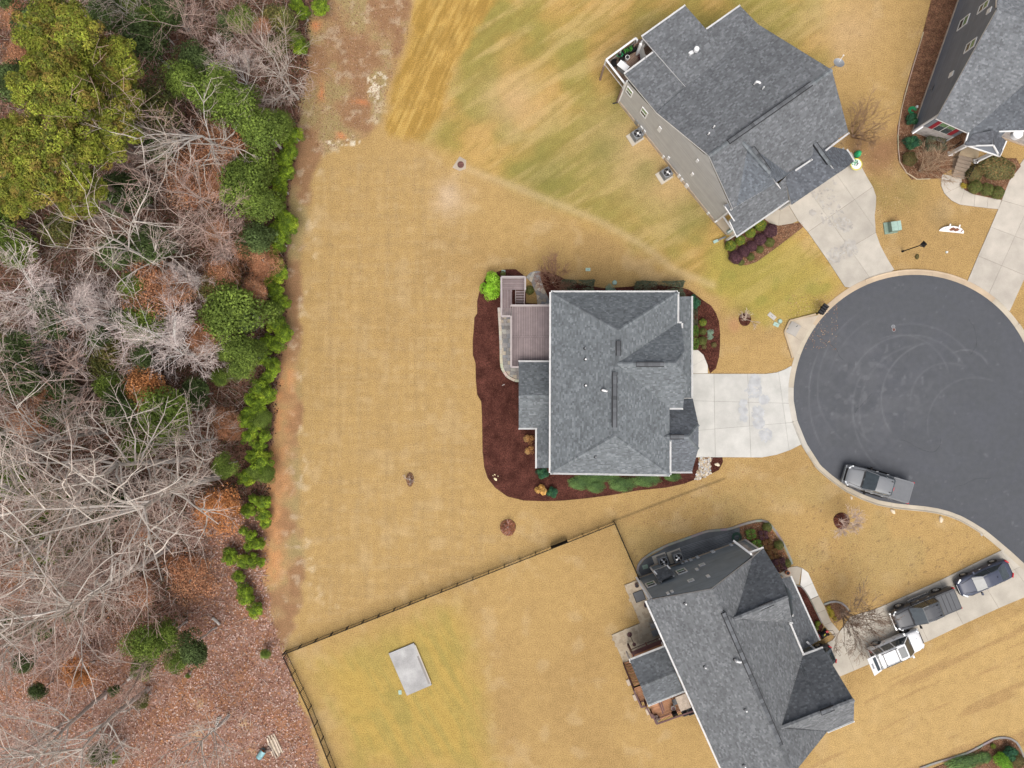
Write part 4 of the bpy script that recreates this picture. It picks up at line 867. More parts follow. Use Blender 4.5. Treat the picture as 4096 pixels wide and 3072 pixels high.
A_, B_ = z9([(436, 692, 3.1), (553, 886, 6.0)]); MB().beam(A_ - Vector((0, 0, 0)), B_, .14, .3).build('rake_board', M['white'], hC)
A_, B_ = z9([(1297, 364, 3.6), (1447, 478, 5.2)]); MB().beam(A_, B_, .16, .3).build('rake_board', M['white'], hC)
# stone-faced porch corner
sp_ = ccw([p.to_2d() for p in z9([(1312, 374, 0), (1388, 350, 0), (1425, 425, 0), (1345, 450, 0)])])
so = MB().prism(sp_, 0, 4.5).build('stone_pier', M['stonew'], hC)
for k_ in range(16): MB().prism([(p.x + rc.uniform(-.02, .02), p.y + rc.uniform(-.02, .02)) for p in sp_], .1 + k_ * .27, .33 + k_ * .27, c=(rc.uniform(.75, 1.2),) * 3).build('stone_course', M['stonew'], so)
p = z9([(1735, 700, 3.2)])[0]; MB().tube([p, p + Vector((.1, .15, -.3)), (p.x - .1, p.y + .2, .2)], .06, 8).build('downspout', M['white'], hC)
for q in ((1945, 1255), (2010, 1322)): p = z9([(q[0], q[1], 3.9)])[0]
A_, B_ = z9([(1945, 1258, 4.2), (2010, 1325, 2.6)]); MB().beam(A_, B_, .16, .14).build('downspout', M['white'], hC)
# ================= north-east house =================
hD = thing('house', (0, 0, 0), 'slate-blue house cut by the top right corner, with red shutters and white trim', 'house')
SWd = W(3746, 474, 4.3); SEd = W(3873, 531, 4.2); AP = W(3988, 38, 7.65)
fD = [[AP, W(4470, 206, 7.65), W(4300, 330, 6.4), W(4096, 342, 5.7), SEd, SWd], [AP, W(3990, -150, 6.0), W(4130, -380, 4.3), W(4620, -200, 4.3), W(4470, 206, 7.65)]]
fD2 = [[SEd, W(4096, 342, 5.7), W(4300, 330, 6.4), W(4420, 500, 4.4), W(4096, 526, 4.3), W(4023, 526, 4.3), W(3974, 578, 3.5), W(3858, 578, 3.5)]]
rD = roof(hD, fD, seed=18, tint=(.150, .158, .168), th=.15); rD2 = roof(hD, fD2, 'front_roof', seed=19, tint=(.10, .108, .12), th=.12)
pg = [Q('h', f) for f in ([(700, 100, 4.3), (925, 60, 4.3), (922, 232, 4.3), (628, 236, 3.4), (590, 225, 3.4)], [(925, 60, 4.3), (1070, 182, 3.5), (992, 358, 3.4), (922, 232, 4.3)])]
roof(hD, pg, 'porch_roof', seed=20, tint=(.095, .10, .112), th=.08)
A_, B_ = Q('h', [(628, 238, 3.38), (992, 358, 3.38)]); MB().beam(A_, B_, .09, .12).build('barge_board', M['white'], hD)
for a, b in (((922, 232, 4.3), (992, 358, 3.4)), ((628, 238, 3.4), (922, 232, 4.3)), ((1070, 182, 3.5), (992, 358, 3.4)), ((636, 85, 4.1), (592, 228, 3.4)), ((0, 100, 4.0), (120, 20, 4.2)), ((985, 75, 4.2), (1270, 68, 4.3))): A_, B_ = Q('h', [a, b]); MB().beam(A_, B_, .10, .10).build('barge_board', M['white'], hD)
T_ = Q('h', [(628, 238, 3.36), (992, 358, 3.36), (922, 232, 4.2)]); MB().poly(T_).build('gable_face', M['navy'], hD)
aD = gnd(1783 + 80, -1533 - 228); bD = gnd(1599, -1008)
wall(hD, aD, bD, fD, 4.3, 'navy', z0=.25)
tW = (bD - aD).normalized(); fdir = Vector((-tW.y, tW.x)); cD = bD + fdir * 2.9; wall(hD, bD, cD, fD, 4.2, 'stonew', z0=.05, found=False, course=.2); dD = cD + (-tW) * 2.2; wall(hD, cD, dD, fD + fD2, 4.2, 'navy', z0=.2)
eD = dD + fdir * 9; wall(hD, dD, eD, fD + fD2, 4.3, 'stonew', z0=.2, course=.2)
for q in ([(1532, 172), (1500, 300), (1368, 398), (1415, 270)], [(1628, 460), (1590, 590), (1450, 688), (1500, 570)], [(1790, 0), (1750, 90), (1628, 186), (1665, 60)]): window(hD, aD, bD, [nat(4, *t) for t in q])
for x, y in ((1778, 138), (1300, 942)): patch(hD, aD, bD, sq(4, x, y, 14))
# front window band below the eave
def band(quad, mat, nm, off=.06):
    n_ = patch(hD, bD, cD, [nat('h', *t) for t in quad], mat, nm, off); return n_
A2, B2 = bD, cD
u = lambda q: on_wall(*nat('h', *q), A2, B2)
t2 = (B2 - A2).normalized(); n2_ = Vector((t2.y, -t2.x))
def panel(u0, u1, z0, z1, mat, nm, o=.07, par=None):
    c = A2 + t2 * ((u0 + u1) / 2) + n2_ * o; return MB().box(c.x, c.y, (z0 + z1) / 2, u1 - u0, .06, z1 - z0, math.atan2(t2.y, t2.x)).build(nm, M[mat], par or hD)
fw = panel(.15, 2.85, 1.75, 3.75, 'white', 'front_window')
for a, b, mt, nm in ((.05, .42, 'navy', 'panel'), (.45, .80, 'red', 'shutter'), (2.2, 2.55, 'red', 'shutter'), (2.58, 2.9, 'navy', 'panel')): panel(a, b, 1.85, 3.65, mt, nm, .12)
for a, b in ((.88, 1.46), (1.56, 2.14)): panel(a, b, 2.78, 3.62, 'shade', 'pane', .11, fw); panel(a, b, 1.87, 2.7, 'glass', 'pane', .11, fw)
for tp, bt in (((600, 240, 3.3), (450, 312, .9)), ((885, 330, 3.3), (750, 402, .9))):
    A_ = Q('h', [tp])[0]; B_ = Q('h', [bt])[0]; x, y = (A_.x + B_.x) / 2, (A_.y + B_.y) / 2
    o = MB().box(x, y, 2.1, .26, .26, 2.5).build('porch_column', M['white'], hD); MB().box(x, y, .95, .36, .36, .2).build('column_base', M['white'], o)
fl = Q('h', [(545, 300, .9), (620, 245, .9), (765, 290, .9), (745, 385, .9), (690, 378, .9), (535, 335, .9)]); MB().prism(fl, 0, .9, c=(.98, .82, .60)).build('porch_floor', M['concrete'], hD)
L0, L1, R0_, R1_ = Q('h', [(530, 338, .9), (455, 585, .15), (692, 380, .9), (592, 612, .15)])
for k in range(6):
    t0, t1 = k / 6, (k + 1.08) / 6; q = [L0.lerp(L1, t0), R0_.lerp(R1_, t0), R0_.lerp(R1_, t1), L0.lerp(L1, t1)]; MB().prism(q, 0, .88 - k * .145, c=(.62, .52, .44)).build('step', M['concrete'], hD)
for a, b in (((745, 400, 1.9), (635, 610, 1.0)), ((480, 240, 1.9), (560, 180, 1.9))): A_, B_ = Q('h', [a, b]); MB().beam(A_, B_, .04, .05).build('handrail', M['dark'], hD)
for k in range(9): p = A_ = Q('h', [(748 - k * 13.5, 395 + k * 25, 1.85 - k * .1)])[0]; MB().box(p.x, p.y, p.z - .42, .03, .03, .85).build('baluster', M['dark'], hD)
for k in range(7): p = Q('h', [(492 + k * 11, 238 - k * 8, 1.8)])[0]; MB().box(p.x, p.y, 1.35, .035, .035, .9).build('baluster', M['dark'], hD)
lc = Q('h', [(1205, 97, 4.0)])[0]; MB().cyl(lc.x, lc.y, 3.6, 4.0, .42, 24, .42).build('round_vent', M['white'], hD)
wv = patch(hD, dD, eD, [nat('h', *q) for q in [(1060, 240), (1245, 275), (1095, 352), (1030, 330)]], 'white', 'side_window'); 
dish = thing('satellite_dish', W(*nat(4, 1050, 1110), 1.1), 'grey satellite dish on the dark wall of the slate-blue house', 'satellite dish')
def dish_parts(root, r, face):
    rings = [];
    for k in range(1, 5):
        q = r * k / 4; rings.append([Vector((q * math.cos(a), q * math.sin(a) * .85, .12 * (k / 4) ** 2)) for a in [i * math.pi / 9 for i in range(18)]])
    mb = MB().loft(rings, caps=False); mb.poly(rings[0]); o = mb.build('reflector', M['metal'], root, smooth=True); o.rotation_euler = face
    a = MB().tube([(0, -.1, -.02), (0, -r * 1.1, .2), (0, -r * 1.15, .38)], .018, 6).box(0, -r * 1.15, .42, .12, .08, .08).build('receiver', M['white'], root); a.rotation_euler = face
    MB().tube([(0, 0, 0), (-.25, -.05, -.25)], .025, 6).build('arm', M['acgrey'], root)
dish_parts(dish, .33, (.9, .3, .9))
d2 = thing('satellite_dish', z3([(1942, 468, 3.2)])[0], 'pale satellite dish standing out past the top house\'s right eave above the lawn', 'satellite dish'); dish_parts(d2, .48, (.15, .1, 2.6))
MB().tube([(-.05, -.05, -.05), (-.7, -.35, -.3)], .03, 6).build('mast', M['acgrey'], d2)
# ---------- decks ----------
def boards(root, P, ang, wd, z, mat, gap=.022, name='board', var=.08, maxlen=99):
    P = ccw([(p[0], p[1]) for p in P]); ca, sa = math.cos(ang), math.sin(ang); R = [(p[0] * ca + p[1] * sa, -p[0] * sa + p[1] * ca) for p in P]
    y0, y1 = min(p[1] for p in R), max(p[1] for p in R); n = max(1, round((y1 - y0) / wd)); wd = (y1 - y0) / n
    for i in range(n):
        q = clip(clip(R, 0, 1, -(y0 + i * wd + gap / 2)), 0, -1, y0 + (i + 1) * wd - gap / 2)
        if len(q) < 3: continue
        q = [(p[0] * ca - p[1] * sa, p[0] * sa + p[1] * ca) for p in q]; v = rc.uniform(1 - var, 1 + var)
        MB().prism(q, z - .03, z + rc.uniform(0, .003), c=(v, v, v)).build(name, M[mat], root)
def railing(root, a, b, zt, zf, mat, cap=.14, posts=True, bal='dark', sp=.115, baln=True, balw=.02):
    a = Vector((a[0], a[1], 0)); b = Vector((b[0], b[1], 0)); d = b - a; L = d.length; Z = Vector((0, 0, 1)); rz = math.atan2(d.y, d.x)
    ubeam('top_rail', root, a + Z * zt, b + Z * zt, cap, .05, mat); ubeam('bottom_rail', root, a + Z * (zf + .1), b + Z * (zf + .1), .05, .05, mat)
    n = max(1, round(L / 1.8))
    if posts:
        for i in range(n + 1): p = a + d * (i / n); ub('post', root, (p.x, p.y, (zf + zt) / 2 - .03), (.10, .10, zt - zf - .02), mat, rz)
    if baln:
        k = int(L / sp)
        for i in range(1, k): p = a + d * (i / k); ub('baluster', root, (p.x, p.y, (zf + zt) / 2 + .03), (balw, balw, zt - zf - .16), bal, rz)
# middle house deck
dA = thing('deck', (0, 0, 0), 'raised grey-brown plank deck with stair landing behind the middle house', 'deck')
zd = 2.5; zr = 3.45
MB().prism(Q(7, [(436, 500, 2.4), (783, 500, 2.4), (783, 1030, 2.4), (436, 1030, 2.4)]), 2.2, 2.44).build('joists', M['void'], dA)
boards(dA, Q(7, [(434, 500, zd), (800, 500, zd), (800, 760, zd), (434, 760, zd)]), math.pi / 2, .150, zd, 'deckA')
boards(dA, Q(7, [(434, 761, zd), (800, 761, zd), (800, 776, zd), (434, 776, zd)]), 0, .14, zd, 'deckA')
boards(dA, Q(7, [(434, 777, zd), (800, 777, zd), (800, 1030, zd), (434, 1030, zd)]), math.pi / 2, .150, zd, 'deckA')
boards(dA, Q(7, [(350, 245, zd), (552, 245, zd), (552, 352, zd), (350, 352, zd)]), 0, .14, zd, 'deckA'); boards(dA, Q(7, [(350, 353, zd), (430, 353, zd), (430, 580, zd), (350, 580, zd)]), math.pi / 2, .14, zd, 'deckA')
for k in range(7):
    y0 = 358 + k * 21; q = Q(7, [(474, y0, zd), (546, y0, zd), (546, y0 + 16, zd), (474, y0 + 16, zd)]); zz = zd - .19 * (k + 1)
    MB().prism(q, zz - .04, zz, c=(.9, .9, .9)).build('stair_tread', M['deckA'], dA)
for x in (470, 550): A_, B_ = Q(7, [(x, 352, zd), (x, 505, zd)]); MB().beam(A_ - Vector((0, 0, .1)), (B_.x, B_.y, zd - 1.5), .05, .28).build('stringer', M['capA'], dA)
def r7(pts, **k):
    L = Q(7, [(x, y, zr) for x, y in pts])
    for a, b in zip(L[:-1], L[1:]): railing(dA, a, b, zr, zd, 'capA', cap=.15, bal='deckA', **k)
r7([(430, 583), (430, 1036), (500, 1036)]); r7([(790, 490), (428, 490)]); r7([(554, 350), (555, 238), (344, 238), (344, 585), (422, 585)])
L = Q(7, [(434, 355, zr - .2), (434, 480, zr - .2)]); railing(dA, L[0], L[1], zd + .9, zd, 'deckA', cap=.05); L = Q(7, [(548, 355, zd), (548, 480, zd)]); ubeam('handrail', dA, L[0] + Vector((0, 0, .9)), L[1] + Vector((0, 0, -.4)), .08, .05, 'deckA')
for x, y in ((350, 245), (350, 590), (440, 1020), (440, 760), (550, 245), (440, 505)): p = W(*nat(7, x, y), zd); ub('support_post', dA, (p.x, p.y, 1.1), (.14, .14, 2.2), 'capA')
# north house deck
dB = thing('deck', (0, 0, 0), 'small weathered brown deck with white rails at the top house\'s left corner', 'deck'); zd = 2.75; zr = 3.75
D_ = lambda L, z: Q('d', [(x, y, z) for x, y in L])
flo = D_([(95, 465), (470, 185), (700, 150), (720, 380), (350, 700), (310, 760)], zd)
MB().prism(flo, zd - .3, zd - .05).build('joists', M['void'], dB)
boards(dB, flo, math.radians(47), .14, zd, 'deckB', var=.25)
L = D_([(315, 745), (78, 440), (455, 165), (475, 195)], zr)
for a, b in zip(L[:-1], L[1:]): railing(dB, a, b, zr, zd, 'white', cap=.15, bal='deckB', balw=.035)
L = D_([(445, 240), (560, 180)], zr); railing(dB, L[0], L[1], zr - .1, zd, 'deckB', cap=.08, bal='deckB', balw=.035)
for x, y in ((70, 455), (300, 755), (455, 175)): p = D_([(x, y)], zr)[0]; ub('support_post', dB, (p.x, p.y, zd / 2), (.15, .15, zd), 'deckB')
L = D_([(575, 215), (525, 350), (600, 415), (660, 350)], 3.5)
for a, b in zip(L[:-1], L[1:]): railing(dB, a, b, 3.6, 2.75, 'white', cap=.09, bal='white', sp=.2, balw=.04)
def at3(zn, x, y, z): n = nat(zn, x, y); return W(n[0], n[1], z)
p = at3('d', 275, 575, 2.78); g = thing('grill', p, 'white-topped grill cart on the weathered deck by the white corner post', 'grill', rz=math.radians(52))
MB().box(0, 0, .45, .45, .75, .75).build('cabinet', M['acgrey'], g); MB().box(0, 0, .86, .55, .95, .06).build('lid', M['white'], g); MB().box(.36, .1, .75, .10, .35, .03).build('side_shelf', M['metal'], g)
p = at3('d', 340, 435, 2.78); g = thing('bucket', p, 'white bucket standing on the weathered deck boards', 'bucket'); MB().cyl(0, 0, 0, .42, .16, 18, .19).build('pail', M['white'], g); MB().cyl(0, 0, .421, .43, .15, 16).build('contents', M['void'], g)
p = at3('d', 362, 345, 2.78); g = thing('planter_box', p, 'long black planter box of green shoots on the weathered deck', 'planter', rz=math.radians(27)); MB().box(0, 0, .25, 1.25, .5, .5).build('trough', M['dark'], g)
s = MB()
for k in range(60): x, y = rc.uniform(-.55, .2), rc.uniform(-.2, .2); s.beam((x, y, .5), (x + rc.uniform(-.1, .1), y + rc.uniform(-.1, .1), .72), .025, .01, c=(.06, .25, .04))
s.build('shoots', M['leaf'], g)
p = at3('d', 240, 390, 2.78); g = thing('hose', p, 'coiled green hose hung in the far corner of the weathered deck', 'hose'); s = MB()
for k in range(4): s.tube([(math.cos(a) * (.22 + .03 * k), math.sin(a) * (.22 + .03 * k), .3 + .05 * k) for a in [i * math.pi / 8 for i in range(17)]], .014, 5)
s.build('coil', M['hose'], g); MB().box(0, 0, .15, .2, .2, .3).build('reel', M['void'], g)
p = at3('d', 510, 425, 2.78); g = thing('potted_plant', p, 'dark red potted plant beside the white gate of the weathered deck', 'plant'); MB().cyl(0, 0, 0, .3, .16, 14, .2).build('pot', M['railC'], g)
s = MB()
for k in range(90): a = rc.uniform(0, 6.28); r = rc.uniform(.05, .38); s.beam((0, 0, .3), (math.cos(a) * r, math.sin(a) * r, rc.uniform(.35, .6)), .05, .01, c=(.07, .02, .025))
s.build('foliage', M['leaf'], g)
for (x, y, lab) in ((270, 465, 'left'), (170, 525, 'near the grill')):
    p = at3('d', x, y, 2.78); g = thing('patio_chair', p, 'black wire chair on the weathered deck, the one %s' % ('next to the white bucket' if x == 270 else 'behind the grill cart'), 'chair', rz=rc.uniform(0, 3))
    MB().box(0, 0, .42, .45, .45, .03).build('seat', M['dark'], g); MB().box(0, .22, .7, .45, .03, .5).build('backrest', M['dark'], g)
    for a in (-.2, .2):
        for b in (-.2, .2): MB().box(a, b, .2, .03, .03, .4).build('leg', M['dark'], g)
# south house deck with stairs
dC = thing('deck', (0, 0, 0), 'orange-stained raised deck with maroon rails and long stairs beside the south house', 'deck'); zd = 2.2; zr = 3.15
T = lambda L, z: Q(10, [(x, y, z) for x, y in L])
F1 = T([(795, 1480), (700, 1330), (1230, 1130), (1360, 1420), (835, 1600)], zd); MB().prism(F1, zd - .28, zd - .04).build('joists', M['void'], dC); boards(dC, F1, math.radians(22), .14, zd, 'deckC', var=.12)
F2 = T([(500, 1115), (600, 1080), (700, 1290), (610, 1330)], zd - .45); boards(dC, F2, math.radians(22), .14, zd - .45, 'deckC', var=.12); MB().prism(F2, zd - .75, zd - .5).build('joists', M['void'], dC)
F3 = T([(460, 600), (960, 400), (1100, 880), (1237, 1152), (705, 1330), (600, 1085)], zd); MB().prism(F3, zd - .28, zd - .04).build('joists', M['void'], dC); boards(dC, F3, math.radians(22), .14, zd, 'deckC', var=.12)
a0_, a1_ = T([(345, 745), (440, 712)], .1); b0_, b1_ = T([(490, 1100), (600, 1060)], 1.7)
for k in range(9):
    t0, t1 = k / 9, (k + .86) / 9; zz = .18 + k * .175; mv = lambda A, B, t: A.lerp(B, t)
    q = [mv(a0_, b0_, t0), mv(a1_, b1_, t0), mv(a1_, b1_, t1), mv(a0_, b0_, t1)]; v = rc.uniform(.92, 1.08); MB().prism(q, zz - .05, zz, c=(v, v, v)).build('stair_tread', M['deckC'], dC)
ubeam('stringer', dC, a0_ + Vector((0, 0, .0)), b0_ + Vector((0, 0, -.1)), .08, .3, 'railC'); ubeam('stair_rail', dC, a0_ + Vector((-.05, 0, .95)), b0_ + Vector((-.05, 0, .95)), .09, .06, 'railC')
for k in range(13): p = a0_.lerp(b0_, k / 12); ub('baluster', dC, (p.x - .05, p.y, p.z + .5), (.03, .03, .9), 'railC')
for k in range(3):
    q = T([(725 + k * 22, 1375 + k * 45), (850 + k * 18, 1330 + k * 45), (868 + k * 18, 1372 + k * 45), (745 + k * 22, 1418 + k * 45)], zd + .3 - k * .12)
    MB().prism(q, zd + .2 - k * .12, zd + .28 - k * .12 + .001).build('stair_tread', M['deckC'], dC)
for pts, zz, zf in (([(770, 1500), (835, 1645), (1372, 1455)], 3.15, 2.2), ([(685, 1390), (770, 1560)], 3.15, 2.2), ([(500, 1150), (610, 1400), (690, 1370)], 2.75, 1.75), ([(470, 590), (520, 690)], 3.2, 2.2)):
    L = T(pts, zz)
    for a, b in zip(L[:-1], L[1:]): railing(dC, a, b, zz, zf, 'railC', cap=.14, bal='dark', balw=.025)
L = T([(478, 605), (930, 420)], 3.2); railing(dC, L[0], L[1], 3.2, zd, 'railC', cap=.34, bal='dark')
for a, b in (((870, 1310), (930, 1490)), ((900, 1310), (945, 1450))): A_, B_ = T([a, b], 2.9); ubeam('handrail', dC, A_, B_, .10, .07, 'railC')
for x, y in ((500, 1130), (615, 1390), (790, 1480), (835, 1640), (1365, 1455), (470, 600), (700, 1350)): p = T([(x, y)], zd)[0]; ub('support_post', dC, (p.x, p.y, zd / 2 - .1), (.15, .15, zd - .2), 'railC')
for x, y in ((450, 725), (715, 1345), (1225, 1150), (960, 520)): p = T([(x, y)], 4.4)[0]; ub('roof_post', dC, (p.x, p.y, 3.3), (.15, .15, 2.2), 'white')
for x, y in ((425, 1035), (520, 1255), (708, 1465)): p = T([(x, y)], .1)[0]; MB().box(p.x, p.y, .05, .35, .55, .10, math.radians(22), c=(1.15, 1.0, .85)).build('footing', M['concrete'], dC)
p = T([(1195, 1270)], zd + .02)[0]; tb = thing('outdoor_table', p, 'grey weathered plank table on the orange deck', 'table', rz=math.radians(22))
for k in range(8): v = rc.uniform(.8, 1.1); ub('plank', tb, (-.42 + k * .12, 0, .74), (.115, 1.3, .04), 'wood', col=(.95, .95, 1.0))
for a in (-.35, .35):
    for b in (-.55, .55): ub('leg', tb, (a, b, .36), (.08, .08, .72), 'wood', col=(.9, .9, .95))
for x, y, lab in ((1215, 1405, 'below the grey table, left'), (1300, 1390, 'below the grey table, right against the gutter'), (1095, 1285, 'at the left side of the grey table')):
    p = T([(x, y)], zd + .02)[0]; c = thing('deck_chair', p, 'dark mesh chair %s' % lab, 'chair', rz=math.radians(200 if y > 1350 else 110))
    MB().box(0, 0, .42, .48, .48, .04).build('seat', M['blackcover'], c); MB().box(0, .25, .72, .48, .04, .55).build('backrest', M['blackcover'], c)
    for a in (-.21, .21):
        for b in (-.21, .21): MB().box(a, b, .2, .03, .03, .4).build('leg', M['dark'], c)
p = T([(1068, 1385)], zd + .02)[0]; c = thing('plant_pot', p, 'round pale-rimmed pot in the middle of the orange deck', 'pot'); MB().cyl(0, 0, 0, .4, .14, 18, .2).build('pot', M['concrete'], c); MB().cyl(0, 0, .401, .41, .16, 14).build('soil', M['railC'], c)
p = T([(1085, 1465)], zd + .02)[0]; c = thing('lantern_stand', p, 'black square basket chair near the rail of the orange deck', 'chair', rz=.4); c.name = 'basket_chair'; MB().box(0, 0, .35, .42, .42, .08).build('seat', M['dark'], c); MB().box(0, .2, .6, .42, .05, .5).build('backrest', M['dark'], c); MB().box(.2, 0, .5, .04, .4, .3).build('arm_rest', M['dark'], c); MB().cyl(0, 0, 0, .35, .12, 10).build('base', M['dark'], c)
for i, (x, y, r) in enumerate(((800, 1515, .12), (830, 1510, .11), (830, 1545, .12), (860, 1555, .12), (825, 1588, .14))):
    p = T([(x, y)], zd + .02)[0]; c = thing('flower_pot', p, ('top left', 'top right', 'middle left', 'middle right', 'lowest and greenest')[i] + ' pot of the five clustered at the corner of the orange deck', 'pot', 'pots clustered at the deck corner'); MB().cyl(0, 0, 0, .25, r * .75, 12, r).build('pot', M['railC'] if i < 4 else M['green'], c); MB().cyl(0, 0, .251, .26, r * .8, 10).build('soil', M['pbark'], c)
# stamped patio
pat = slabs('patio', N_(9, [(325, 752), (436, 708), (470, 740), (600, 1000), (680, 1250), (690, 1290), (400, 1400), (318, 1440), (212, 1192), (465, 1088)]),
            [(nat(9, 465, 1088), nat(9, 650, 1010)), (nat(9, 400, 930), nat(9, 560, 860)), (nat(9, 330, 1145), nat(9, 420, 1380)), (nat(9, 440, 1090), nat(9, 540, 1330)), (nat(9, 250, 1290), nat(9, 680, 1120)), (nat(9, 370, 840), nat(9, 500, 790))], tint=(1.12, 1.0, .82), z=.09, jv=.09)
st = MB(); rr = random.Random(4); PP = ccw([W(*q).to_2d() for q in N_(9, [(330, 757), (434, 712), (600, 1005), (680, 1280), (400, 1390), (320, 1430), (220, 1196), (470, 1092)])])
for k in range(420):
    x = rr.uniform(min(p.x for p in PP), max(p.x for p in PP)); y = rr.uniform(min(p.y for p in PP), max(p.y for p in PP))
    if inside(PP, x, y): s_ = rr.uniform(.12, .3); v = rr.uniform(.8, 1.15); st.box(x, y, .0945 + .00001 * k, s_ * rr.uniform(.8, 1.6), s_, .008, math.radians(22), c=(1.02 * v, .88 * v, .70 * v))
st.build('stamped_relief', M['concrete'], pat, kind='stuff')
# ---------- picket fences ----------
def fence(name, base, label, gate=None, group=None, h=1.15, panel=1.52):
    root = thing(name, (0, 0, 0), label, 'fence', group); pts = [Vector((p[0], p[1], 0)) for p in base]; npk = 0; extra = MB()
    for a, b in zip(pts[:-1], pts[1:]):
        d = b - a; L = d.length; n = max(1, round(L / panel)); rz = math.atan2(d.y, d.x)
        for i in range(n + 1): p = a + d * (i / n); ub('fence_post', root, (p.x, p.y, h / 2), (.07, .07, h + .06), 'dark', rz)
        for i in range(n):
            p, q = a + d * (i / n), a + d * ((i + 1) / n)
            if gate and gate == i:
                gt = MB(); gt.beam(p + Vector((0, 0, h / 2)), q + Vector((0, 0, h / 2)), .04, h * .9); gt.build('gate_panel', M['dark'], root); continue
            for z in (.12, h - .14, h): ubeam('rail', root, p + Vector((0, 0, z)), q + Vector((0, 0, z)), .035, .035, 'dark')
            k = int((q - p).length / .125)
            for j in range(1, k):
                s = p.lerp(q, j / k); npk += 1
                if npk <= 300: ub('picket', root, (s.x, s.y, h / 2 + .03), (.03, .03, h - .04), 'dark', rz)
                else: extra.box(s.x, s.y, h / 2 + .03, .03, .03, h - .04, rz)
    if extra.v: extra.build('picket_run', M['dark'], root, kind='stuff')
    return root
fa = nat(16, 320, 668); fb = nat(8, 1113, 1080)
LN = (Vector(fb) - Vector(fa)).length; px0, px1 = nat(8, 628, 1262)[0], nat(8, 745, 1213)[0]
nP = max(1, round((W(*fb) - W(*fa)).length / 1.52)); gi = int(nP * ((px0 + px1) / 2 - fa[0]) / (fb[0] - fa[0]))
fence('metal_fence', [W(*fa), W(*fb)], 'long black metal picket fence slanting across the lawn to the middle of the yard', gate=gi)
fence('metal_fence', Q(16, [(330, 690), (545, 1150), (760, 1700), (860, 1960)]), 'black metal picket fence running down along the leaf-littered wood edge')
fence('metal_fence', Q(8, [(1117, 1085), (1290, 1482)]), 'short black metal fence run leading to the south house, seen edge-on')
# concrete pad in the fenced yard
sp2 = slabs('yard_slab', N_(16, [(1228, 688), (1452, 596), (1610, 968), (1390, 1062)]), [], z=.16, kind=None, mat='stained'); tag(sp2, 'raised rectangular grey concrete slab lying in the fenced yard', 'concrete slab')
A_, B_ = Q(16, [(1484, 718, .17), (1585, 962, .17)]); MB().beam(A_, B_, .16, .04, c=(.62, .60, .62)).build('trench_cover', M['concrete'], sp2); A_, B_ = Q(16, [(1462, 620, .17), (1600, 955, .17)]); MB().beam(A_, B_, .07, .03, c=(1.2, 1.1, .95)).build('rim', M['concrete'], sp2)
# ---------- small utilities ----------
def lid(x, y, zn, w_, h_, rz, mat, label, cat='utility lid', hh=.06):
    p = W(*nat(zn, x, y)); t = thing('valve_box_lid', p, label, cat, rz=rz); MB().box(0, 0, hh / 2, w_, h_, hh).build('lid', M[mat], t); MB().box(0, 0, hh + .006, w_ * .3, .04, .012).build('grip', M['acgrey'], t)
lid(1110, 173, 7, .42, .28, 0, 'mint', 'pale green rectangular lid in the lawn above the middle house'); lid(362, 190, 7, .35, .25, 0, 'mint', 'pale green lid at the bed edge above the stair landing')
lid(1328, 1037, 16, .28, .38, .1, 'mint', 'pale blue-green lid in the grass at the lower corner of the yard slab'); lid(345, 488, 12, .75, .38, -.7, 'concrete', 'pale concrete box lid near the young tree by the storm inlet'); lid(377, 550, 12, .52, .34, -.45, 'mint', 'pale green box lid beside the round green cap')
lid(510, 590, 9, .48, .36, .3, 'green', 'green valve lid in the pointed corner of the fabric bed')
for x, y, zn, r, lab in ((1346, 289, 7, .20, 'round pale cap in the lawn just above the middle house roof'), (405, 525, 12, .19, 'round pale green cap by the two box lids'), (1355, 1407, 5, .10, 'tiny white cap in the grass right of the lamp post')):
    p = W(*nat(zn, x, y)); t = thing('round_cap', p, lab, 'utility cap'); MB().cyl(0, 0, 0, .12, r, 18, r * .85).build('cap', M['mint'] if r > .15 else M['white'], t); MB().cyl(0, 0, 0, .03, r * 1.15, 16).build('collar', M['green'], t)
p = W(*nat(5, 735, 1135)); t = thing('transformer_box', p, 'green electrical transformer box on its pad between the two curved driveways', 'transformer', rz=math.radians(8))
MB().box(-.05, -.02, .06, 1.15, 1.05, .12).build('pad', M['green'], t); MB().box(.12, -.03, .42, .8, .85, .62).build('cabinet', M['green'], t); MB().add([(-.28, -.45, .73), (.55, -.45, .73), (.55, .4, .73), (-.28, .4, .73), (-.1, -.43, .85), (.52, -.43, .85), (.52, .38, .85), (-.1, .38, .85)], [[4, 5, 6, 7], [0, 1, 5, 4], [1, 2, 6, 5], [2, 3, 7, 6], [3, 0, 4, 7]]).build('lid', M['mint'], t)
MB().box(.2, 0, .855, .02, .8, .012).build('seam', M['acgrey'], t)
p = W(3609, 1006); t = thing('lamp_post', p, 'black lamp post with square lantern on the lawn between two driveways', 'lamp post')
MB().cyl(0, 0, 0, .25, .09, 10).build('base', M['dark'], t); MB().cyl(0, 0, .2, 2.95, .045, 10).build('pole', M['dark'], t)
MB().cyl(0, 0, 2.9, 3.35, .16, 4, .24).build('lantern', M['glass'], t); MB().cyl(0, 0, 3.35, 3.52, .31, 4, .08).build('roof', M['dark'], t); MB().cyl(0, 0, 3.52, 3.62, .05, 8).build('finial', M['dark'], t)
p = W(*nat(12, 692, 447)); t = thing('mailbox_bank', p, 'black bank of side-by-side mailboxes at the curb beside the storm inlet', 'mailboxes', rz=math.radians(55))
for k in range(4):
    o = MB().box((k - 1.5) * .24, .05, 1.05, .20, .5, .2).build('mailbox', M['dark'], t); MB().tube([((k - 1.5) * .24, -.2, 1.15), ((k - 1.5) * .24, .3, 1.15)], .10, 10, caps=True).build('arched_top', M['void'], o)
